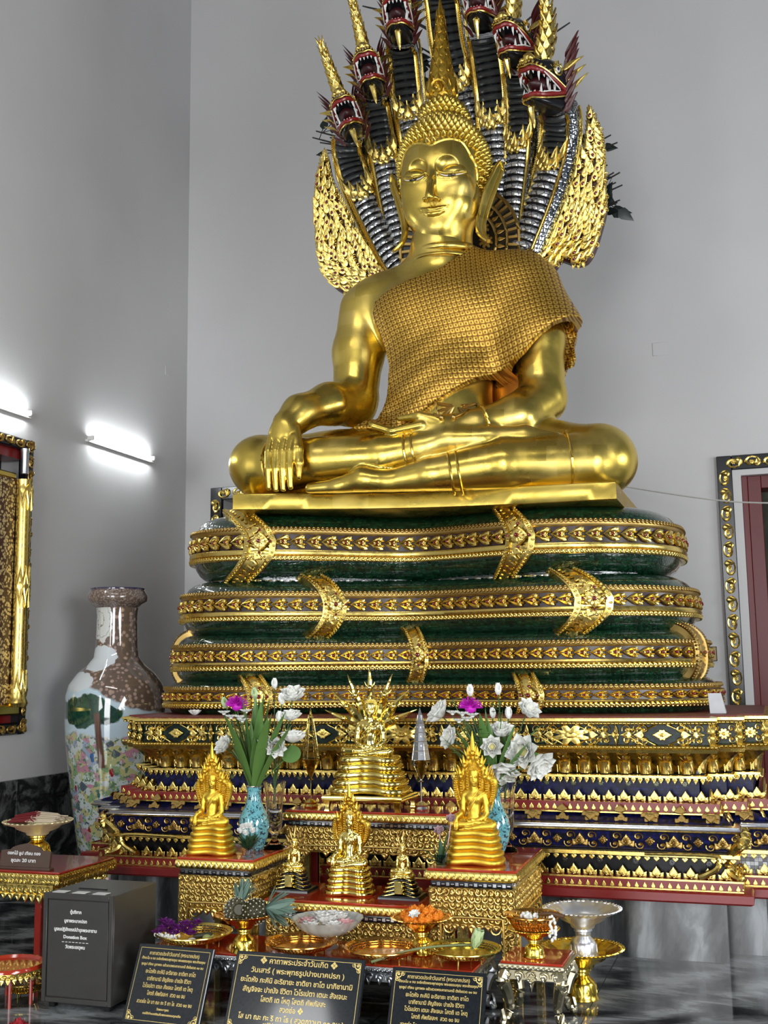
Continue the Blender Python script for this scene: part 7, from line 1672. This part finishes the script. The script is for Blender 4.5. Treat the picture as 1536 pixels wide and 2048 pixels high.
# ================================================================ vases and bouquets
t = NT('turquoise_ceramic'); c = t.coord(); v_ = t.vor(c, 34, 'F1'); n_ = t.noise(c, 55, 4, 1.5); k_ = t.ramp(n_, [(.52, 0), (.60, 1)])
t.set(color=t.mix(k_, t.mix(t.noise(c, 12, 2), (.10, .36, .42), (.22, .55, .60)), (.02, .05, .07)), rough=.1, coat=1); M['turq'] = t.m
def vase(label, loc, s_, kind, group=None):
    if kind == 'turq':
        root = thing('turquoise_vase', label, 'vase', loc, 0, group); mb = lth([(.045*s_, 0), (.05*s_, .01*s_), (.075*s_, .07*s_), (.085*s_, .13*s_), (.078*s_, .18*s_), (.05*s_, .235*s_), (.038*s_, .27*s_), (.036*s_, .31*s_), (.046*s_, .34*s_), (.042*s_, .342*s_), (.032*s_, .31*s_), (.03*s_, .25*s_)], 40, caps=True); part('vase_body', mb, M['turq'], root, smooth=70)
        mb = MB(); mb.tube([(.045*s_*math.cos(a), .045*s_*math.sin(a), .34*s_) for a in np.linspace(0, 2*PI, 29)], .003, 6); part('silver_rim', mb, M['silver'], root)
    else:
        root = thing('cut_glass_vase', label, 'vase', loc, 0, group); fl = lambda a, i: 1+.03*np.abs(np.sin(a*9))
        mb = MB(); mb.lathe([(.060, 0), (.062, .008), (.03, .03), (.016, .05), (.014, .07), (.022, .085)], 36, caps=True); part('glass_foot', mb, gl, root)
        mb = MB(); mb.lathe([(.02, .08), (.036, .10), (.042, .14), (.044, .22), (.050, .30), (.062, .36), (.056, .36), (.044, .30), (.037, .22), (.034, .14), (.001, .11)], 72, wob=fl); part('glass_body', mb, gl, root, smooth=60)
    return root
def on_t(px, Y, z): q = atY(px, 1600, Y); return (q[0], Y, z)
vase('turquoise ceramic vase behind the left yellow Buddha', on_t(508, 5.72, .615), 1.0, 'turq'); vase('fluted clear glass vase between turquoise vase and tallest table, on the left table', on_t(549, 5.80, .615), 1, 'glass')
vase('turquoise ceramic vase mostly hidden behind the right yellow Buddha', on_t(987, 5.90, .615), 1.0, 'turq'); vase('clear glass vase on the right carved table, right of the hidden turquoise vase', on_t(1010, 6.02, .615), 1, 'glass')
def bloom(kind, label, mouth, px, py, Y, r, up, group=None, nk=0):
    r *= {'lotus_flower': 1.35, 'chrysanthemum': 1.1, 'daisy': 1.1}.get(kind, 1.0); c = atY(px, py, Y); root = thing(kind, label, 'flower', tuple(mouth), 0, group); m = V(*mouth); mb = MB(); P = smooth_path([m-V(0, 0, .10), m+V((c-m)[0]*.1, (c-m)[1]*.1, .04), (m+c)/2+V(0, 0, .03), c-unit(np.array(up, float))*r*.3], 5); mb.tube(P, .0035, 6); part('stem', mb, grnst, root, world=True)
    mb = MB(); up = np.array(up, float)
    if kind == 'lotus_flower': lotus(mb, c-unit(up)*r*.45, up, r, .62, 8, 3, nk); part('petals', mb, wp, root, world=True); mb = MB(); mb.ell(c-unit(up)*r*.25, (r*.22, r*.22, r*.2), 10, 6); part('seed_head', mb, yc, root, world=True)
    elif kind == 'lotus_bud': lotus(mb, c-unit(up)*r*.6, up, r*1.15, .06, 5, 3, nk); mb.tube([c-unit(up)*r*.6, c-unit(up)*r*.2, c+unit(up)*r*.25, c+unit(up)*r*.52], [r*.15, r*.34, r*.22, .001], 10); part('petals', mb, wp if nk < 50 else gp, root, world=True)
    elif kind == 'chrysanthemum':
        rg = random.Random(1); fs = []
        for i in range(90): z = rg.random()**.8; a = rg.uniform(0, 2*PI); o = unit(V(math.sqrt(1-z*z)*math.cos(a), math.sqrt(1-z*z)*math.sin(a), z*.8)); s_ = unit(np.cross(o, V(.1, .1, 1))); fs.append((c+o*r*.3, s_*r*.22, o*r*.75, np.cross(s_, o)*r*.25))
        mb.stamp(LEAF, fs); mb.ell(c, (r*.5, r*.5, r*.4), 10, 7); part('petals', mb, mg, root, world=True)
    else:
        mb.stamp(PET, [(c, np.cross(Z, V(math.cos(a), math.sin(a), 0))*r*.35, V(math.cos(a), math.sin(a), .25)*r, Z*r) for a in np.linspace(0, 2*PI, 13)[:-1]]); mb.ell(c, (r*.3, r*.3, r*.2), 8, 5); part('petals', mb, wp, root, world=True)
    return root
def foliage(label, mouth, items, lp=(), pads=()):
    root = None; mb = MB(); m = V(*mouth)
    for (px, py, Y, w_) in items:
        c = atY(px, py, Y); d = c-m; L = np.linalg.norm(d); leafblade(mb, m-V(0, 0, .05), d+V(0, 0, .12*L/.2+.05), L*1.12, w_*1.6, .55, 8)
    for (px, py, Y) in lp:
        c = atY(px, py, Y); mb.tube(smooth_path([m-V(0, 0, .05), m+V(0, 0, .06), (m+c)/2+V(0, 0, .02), c], 4), .003, 5)
        for k in range(5): a = k*1.3+px; leafblade(mb, c-V(0, 0, .02*k), V(math.cos(a), -abs(math.sin(a)), .3), .05, .012, .3, 4)
    for (px, py, Y, r_) in pads:
        c = atY(px, py, Y); n = unit(V(.2, -.9, .35)); s_ = unit(np.cross(n, Z)); u = np.cross(s_, n); mb.prism([(r_*(1-.12*math.exp(-((a-1.57)/.25)**2))*math.cos(a), r_*math.sin(a)*.9) for a in np.linspace(0, 2*PI, 22)[:-1]], -.001, .001, (c, s_, u, n)); mb.tube([m, (m+c)/2, c], .003, 5)
    o = solo('foliage', mb, lf_, label, 'leaves', tuple(mouth), world=True); o['kind'] = 'stuff'; return o
mL = (on_t(508, 5.72, 0)[0], 5.72, .615+.33); mG = (on_t(549, 5.80, 0)[0], 5.80, .615+.34)
foliage('green blades and dark leaves rising from the left turquoise and glass vases', mL, [(440, 1440, 5.5, .02), (455, 1400, 5.7, .014), (580, 1440, 5.6, .018), (595, 1470, 5.6, .015), (525, 1410, 5.6, .02), (540, 1450, 5.5, .02), (480, 1395, 5.65, .014), (425, 1445, 5.6, .022), (512, 1395, 5.7, .020), (532, 1385, 5.72, .020), (550, 1430, 5.68, .018), (500, 1440, 5.66, .016), (565, 1460, 5.7, .018), (510, 1475, 5.6, .016), (520, 1400, 5.78, .014), (545, 1400, 5.8, .018), (470, 1460, 5.62, .012)], [(470, 1430, 5.75), (485, 1445, 5.78), (500, 1455, 5.72), (492, 1420, 5.8), (465, 1500, 5.66)], [(582, 1508, 5.74, .055), (490, 1500, 5.82, .06)])
bloom('chrysanthemum', 'magenta chrysanthemum on top of white daisies in the left bouquet', mL, 474, 1413, 5.70, .058, Z)
for i, (a, b) in enumerate(((448, 1428), (462, 1436), (480, 1437), (492, 1425), (485, 1443))): bloom('daisy', 'white daisy under the left magenta chrysanthemum', mL, a, b, 5.68, .032, Z, 'white daisies of the left bouquet')
for kind, lb, px, py, Y, r_, up, nk in (('lotus_bud', 'white lotus bud standing highest in the left bouquet', 549, 1366, 5.76, .050, Z, 1), ('lotus_bud', 'greenish lotus bud in the middle of the left bouquet', 509, 1386, 5.74, .055, V(-.1, 0, 1), 60), ('lotus_bud', 'pale green lotus bud at the left edge of the left bouquet', 449, 1405, 5.74, .055, V(-.3, 0, 1), 61),
    ('lotus_bud', 'slim white lotus bud just below the highest one on the left', 563, 1397, 5.74, .055, V(-.2, 0, 1), 2), ('lotus_flower', 'open white lotus at the upper right of the left bouquet', 585, 1388, 5.78, .062, V(.1, -.5, .8), 3), ('lotus_bud', 'white lotus bud beside the cupped bloom of the left bouquet', 558, 1432, 5.70, .050, V(.1, 0, 1), 4), ('lotus_flower', 'cupped white lotus right of centre in the left bouquet', 581, 1430, 5.74, .052, V(.1, -.3, 1), 5),
    ('lotus_flower', 'large bowl-shaped white lotus low on the right of the left bouquet', 586, 1472, 5.72, .060, V(.1, -.2, 1), 6), ('lotus_flower', 'wilting cream bloom hanging over the left glass vase', 530, 1486, 5.66, .050, V(-.3, -.8, -.1), 7), ('lotus_flower', 'wilting white bloom beside the cream one over the left glass vase', 552, 1494, 5.66, .050, V(.3, -.8, -.2), 8), ('lotus_flower', 'faded white bloom behind the left yellow Buddha hood', 446, 1490, 5.72, .050, V(-.3, -.6, .4), 9)):
    bloom(kind, lb, mG if px > 525 else mL, px, py, Y, r_, up, None, nk)
mR = (on_t(987, 5.90, 0)[0], 5.90, .615+.34); mQ = (on_t(1010, 6.02, 0)[0], 6.02, .615+.35)
foliage('green blades and dark leaves rising from the two vases on the right table', mR, [(880, 1510, 5.7, .02), (955, 1430, 5.75, .022), (975, 1440, 5.8, .02), (1040, 1450, 5.85, .02), (1070, 1500, 5.8, .018), (930, 1400, 5.85, .014), (1010, 1420, 5.9, .014), (905, 1480, 5.7, .02), (870, 1492, 5.8, .026), (885, 1450, 5.85, .024), (892, 1550, 5.78, .018), (968, 1415, 5.9, .030), (905, 1430, 5.9, .02), (1010, 1455, 5.95, .02), (1020, 1490, 5.95, .024), (915, 1520, 5.8, .018), (1000, 1470, 5.9, .02), (1060, 1480, 5.95, .016)], [(905, 1400, 5.95), (985, 1410, 5.98), (1000, 1405, 6.0), (930, 1455, 5.85), (945, 1450, 5.85), (1075, 1455, 6.0), (1015, 1520, 5.9), (960, 1460, 5.8), (920, 1500, 5.75), (1030, 1540, 5.8), (975, 1520, 5.7)], [(1000, 1485, 6.0, .06), (1070, 1520, 5.92, .045)])
bloom('chrysanthemum', 'magenta chrysanthemum over white daisies in the right bouquet', mR, 941, 1417, 5.86, .058, Z)
for i, (a, b) in enumerate(((905, 1428), (925, 1430), (945, 1433), (918, 1444), (935, 1440))): bloom('daisy', 'white daisy under the right magenta chrysanthemum', mR, a, b, 5.84, .032, Z, 'white daisies of the right bouquet')
for kind, lb, px, py, Y, r_, up, nk in (('lotus_bud', 'white lotus bud above the right chrysanthemum, left of two tall buds', 940, 1380, 5.92, .055, Z, 1), ('lotus_bud', 'white lotus bud, right of the two tall buds in the right bouquet', 996, 1377, 5.95, .055, Z, 2), ('lotus_bud', 'lower white lotus bud right of the tall pair', 1017, 1425, 5.95, .055, Z, 3), ('lotus_flower', 'open white lotus with frayed petals at the upper right of the right bouquet', 1058, 1418, 5.98, .058, V(.5, -.4, .5), 4),
    ('lotus_flower', 'white lotus bloom drooping at the left edge of the right bouquet', 875, 1424, 5.92, .065, V(-.5, -.4, .5), 5), ('lotus_flower', 'white lotus in the shade under the right magenta chrysanthemum', 898, 1475, 5.86, .055, V(-.5, -.6, .3), 6), ('lotus_flower', 'white lotus just right of the big leaf in the right bouquet', 1003, 1460, 5.92, .060, V(.1, -.4, .8), 7),
    ('lotus_flower', 'large open lotus showing its yellow centre on the right', 1044, 1503, 5.88, .078, V(-.15, -1, .2), 8), ('lotus_flower', 'large white lotus hanging lowest at the far right of the bouquet', 1080, 1530, 5.90, .075, V(.6, -.4, -.5), 9), ('lotus_flower', 'fringed white bloom just above the right yellow Buddha hood', 984, 1493, 5.80, .050, V(.1, -.6, .1), 10), ('lotus_flower', 'big white petals drooping behind the right Buddha hood', 1003, 1545, 5.84, .080, V(.2, -.5, -.7), 11), ('lotus_bud', 'small white bud behind the tall leaf of the right bouquet', 985, 1425, 5.97, .05, V(-.1, 0, 1), 12)):
    bloom(kind, lb, mQ if px > 990 else mR, px, py, Y, r_, up, None, nk)
# little pots of flowers
q = on_t(497, 5.52, .615); root = thing('flower_pot', 'small glass pot with white roses on the left carved table', 'flower pot', q); mb = lth([(.030, 0), (.034, .05), (.032, .05), (.026, .006), (.001, .006)], 20); part('glass_pot', mb, gl, root)
mb = MB(); rg = random.Random(3)
for i in range(60): a = rg.uniform(0, 2*PI); leafblade(mb, V(0, 0, .03), V(math.cos(a), math.sin(a), rg.uniform(.5, 2.4)), rg.uniform(.06, .11), .010, .5, 4)
o_ = part('leaves', mb, plain('dark_pot_leaf', (.025, .07, .025), .5), root); o_['kind'] = 'stuff'
for i, (dx, dz) in enumerate(((-.035, .125), (.0, .150), (.035, .128), (-.005, .115), (.022, .150), (-.02, .145))): mb = MB(); lotus(mb, V(0, 0, 0), V(dx*3, -.5, 1), .026, .4, 6, 3, i); pom(mb, (0, 0, .006), .016, i); o_ = part('white_rose', mb, wp, root); o_.location = (dx, -.02, dz)
q = on_t(880, 5.50, .615); root = thing('flower_glass', 'small dark glass with two pinkish lotus blooms on the right carved table', 'flower pot', q); mb = lth([(.026, 0), (.034, .055), (.031, .055), (.024, .005), (.001, .005)], 20); part('glass_pot', mb, glassmat('smoky_glass', (.35, .50, .55)), root)
mb = MB()
for a, b, L in ((-1.0, .9, .13), (-.6, 1.4, .14), (.35, 1.6, .16), (-1.2, .5, .10), (.6, 1.3, .12), (0, 1.7, .12)): leafblade(mb, V(0, 0, .01), V(a, -.1, b), L, .014, .4, 6)
part('leaves', mb, plain('deep_leaf', (.03, .09, .03), .4), root)['kind'] = 'stuff'
for dx, dz, r_ in ((-.005, .155, .036), (.055, .215, .034)): mb = MB(); lotus(mb, V(0, 0, 0), V(dx*2, -.7, .8), r_, .5, 7, 3, dx); mb.tube([(0, 0, 0), (-dx*.6, 0, -dz+.02)], .003, 5); o_ = part('pink_bloom', mb, plain('dusty_pink', (.52, .36, .38), .5), root); o_.location = (dx, 0, dz)
# ================================================================ red round stand and gilt tray at the lower left, odds and ends
p = atZ(18, 1928, .175); root = thing('round_stand', 'low round red stand with gilded carved rim at the lower left edge', 'stand', (p[0], p[1], .065)); mb = lth([(.0, .105), (.150, .105), (.160, .118), (.170, .118), (.176, .105), (.176, .095), (.15, .08), (.0, .08)], 48); part('red_dish', mb, M['red_bright'], root)
mb = MB(); mb.lathe([(.176, .10), (.184, .09), (.18, .075), (.165, .07)], 48); mb.stamp(LEAF, [(V(.178*math.cos(a), .178*math.sin(a), .085), V(-math.sin(a), math.cos(a), 0)*.03, V(math.cos(a)*.3, math.sin(a)*.3, -1)*.03, V(math.cos(a), math.sin(a), 0)*.03) for a in np.linspace(0, 2*PI, 41)]); mb.stamp(SPI, [(V(.182*math.cos(a), .182*math.sin(a), .088), V(-math.sin(a), math.cos(a), 0)*.03, Z*.025, V(math.cos(a), math.sin(a), 0)*.03) for a in np.linspace(0, 2*PI, 31)]); part('gilded_rim', mb, M['gold_relief'], root)
for a in (R(60), R(130), R(0), R(190), R(250), R(-50)): mb = MB(); mb.tube([(.13*math.cos(a), .13*math.sin(a), .08), (.13*math.cos(a), .13*math.sin(a), -.065)], .009, 8); part('stand_leg', mb, M['red_lac'], root)
p = atZ(52, 1963, .065); root = thing('openwork_tray', 'small brass openwork tray on the floor under the round red stand', 'tray', (p[0], p[1]-.0, 0)); rim_basket(root, .10, .04, bas, .022, 40)
for q in (R(-90), R(30), R(150)): mb = MB(); mb.tube([(.06*math.cos(q), .06*math.sin(q), .026), (.062*math.cos(q), .062*math.sin(q), 0)], .004, 6); part('tray_foot', mb, bas, root)
p = atZ(36, 2047, .03); mb = MB(); pom(mb, (0, 0, .02), .035, 5); lotus(mb, V(0, 0, .005), Z, .05, .9, 7, 2); solo('red_flower', mb, plain('red_petal', (.35, .01, .02), .5), 'red flower on the floor, cut by the bottom left edge', 'flower', (p[0], p[1], 0))
p = atZ(345, 1434, 1.297); mb = MB(); lotus(mb, V(0, 0, .0), Z, .05, .6, 6, 2); solo('white_blossom', mb, wp, 'small white blossom lying at the left end of the altar top', 'flower', (p[0], 6.78, 1.297))
p = atY(1437, 1432, 6.95); mb = MB(); mb.loft([[(-.045, 0, 0), (.045, 0, 0), (.045, .004, 0), (-.045, .004, 0)], [(-.055, .05, .115), (.02, .05, .115), (.02, .054, .115), (-.055, .054, .115)]], caps=True); mb.loft([[(-.045, .11, 0), (.045, .11, 0), (.045, .114, 0), (-.045, .114, 0)], [(-.055, .055, .115), (.02, .055, .115), (.02, .059, .115), (-.055, .059, .115)]], caps=True); solo('folded_card', mb, plain('grey_white_card', (.55, .56, .58), .6), 'folded grey-white card standing on the altar top at the right', 'card', (p[0], 6.93, 1.297))
# wall notice behind the coils
p0 = atY(1400, 1306, YB-.02); p1 = atY(1435, 1322, YB-.02); pt = atY(1435, 1293, YB-.02); h_ = pt[2]-p1[2]; w_ = .50; root = thing('wall_sign', 'small gold framed notice on the rear wall, right of the third coil', 'sign', (p1[0]-w_/2, YB-.03, p1[2])); mb = MB(); mb.box((-w_/2, 0, 0), (w_/2, .028, h_), .003); part('sign_board', mb, [plain('tan_board', (.42, .30, .13), .4)], root)
mb = MB()
for a, b, c_, d in ((-w_/2, w_/2, 0, .006), (-w_/2, w_/2, h_-.006, h_), (-w_/2, -w_/2+.006, 0, h_), (w_/2-.006, w_/2, 0, h_)): mb.box((a, -.003, c_), (b, .001, d))
add_text(mb, 'an', .085, (V(w_/2-.06, -.001, h_*.66), X, Z, -Y_), .085, ext=.001, bold=.002); add_text(mb, 'T', .05, (V(w_/2-.115, -.001, h_*.30), X, Z, -Y_), None, ext=.001, bold=.001); part('lettering', mb, M['black'], root)
# ================================================================ light
mb = MB(); mb.box((XW-.35, -7.5, HT), (5.2, YB+.4, HT+.2)); struct('ceiling', mb, plain('ceiling_paint', (.22, .20, .19), .8), 'high plain ceiling, above the view')
w = bpy.data.worlds.new('daylight'); SC.world = w; w.use_nodes = True; w.node_tree.nodes['Background'].inputs[0].default_value = (.75, .85, 1.0, 1); w.node_tree.nodes['Background'].inputs[1].default_value = .16
def area(n, loc, tgt, sx, sy, e, col=(1, 1, 1)):
    l = bpy.data.lights.new(n, 'AREA'); l.shape = 'RECTANGLE'; l.size = sx; l.size_y = sy; l.energy = e; l.color = col; o = bpy.data.objects.new(n, l); COL.objects.link(o); o.location = loc
    d = Vector(tgt)-Vector(loc); o.rotation_euler = d.to_track_quat('-Z', 'Z').to_euler(); return o
area('daylight_door_front', (-1.0, -7.0, 2.4), (-1.6, 7, 2.4), 3.4, 4.6, 520, (.97, .98, 1.0))
area('daylight_door_right', (4.9, -.5, 2.3), (-2.5, 7.5, 1.8), 2.6, 4.2, 430, (.96, .98, 1.0))
area('highlight_fill_right', (5.0, 6.2, 2.6), (-2.5, 8.0, 2.4), 1.6, 2.6, 130, (.95, .98, 1.0))  # added light without a window, for highlights and a brighter wall at right
area('contrast_fill_left', (-5.3, -1.5, 2.6), (-1.5, 7.5, 2.6), 1.6, 2.6, 120, (.98, 1, 1.0))  # added light, no window here; gives contrast in the gold reflections
area('upper_fill', (-2.2, 1.0, 7.6), (-2.2, 7.0, 2.5), 4.5, .5, 70, (1.0, .98, .93))  # added soft fill from above, not a known row of lamps
vs = SC.view_settings; vs.view_transform = 'Standard'; vs.look = 'None'; vs.gamma = 1; vs.exposure = .12; vs.use_curve_mapping = False
SC.cycles.max_bounces = 8; SC.cycles.glossy_bounces = 4; SC.cycles.transmission_bounces = 8; SC.cycles.sample_clamp_indirect = 6; SC.cycles.use_denoising = True
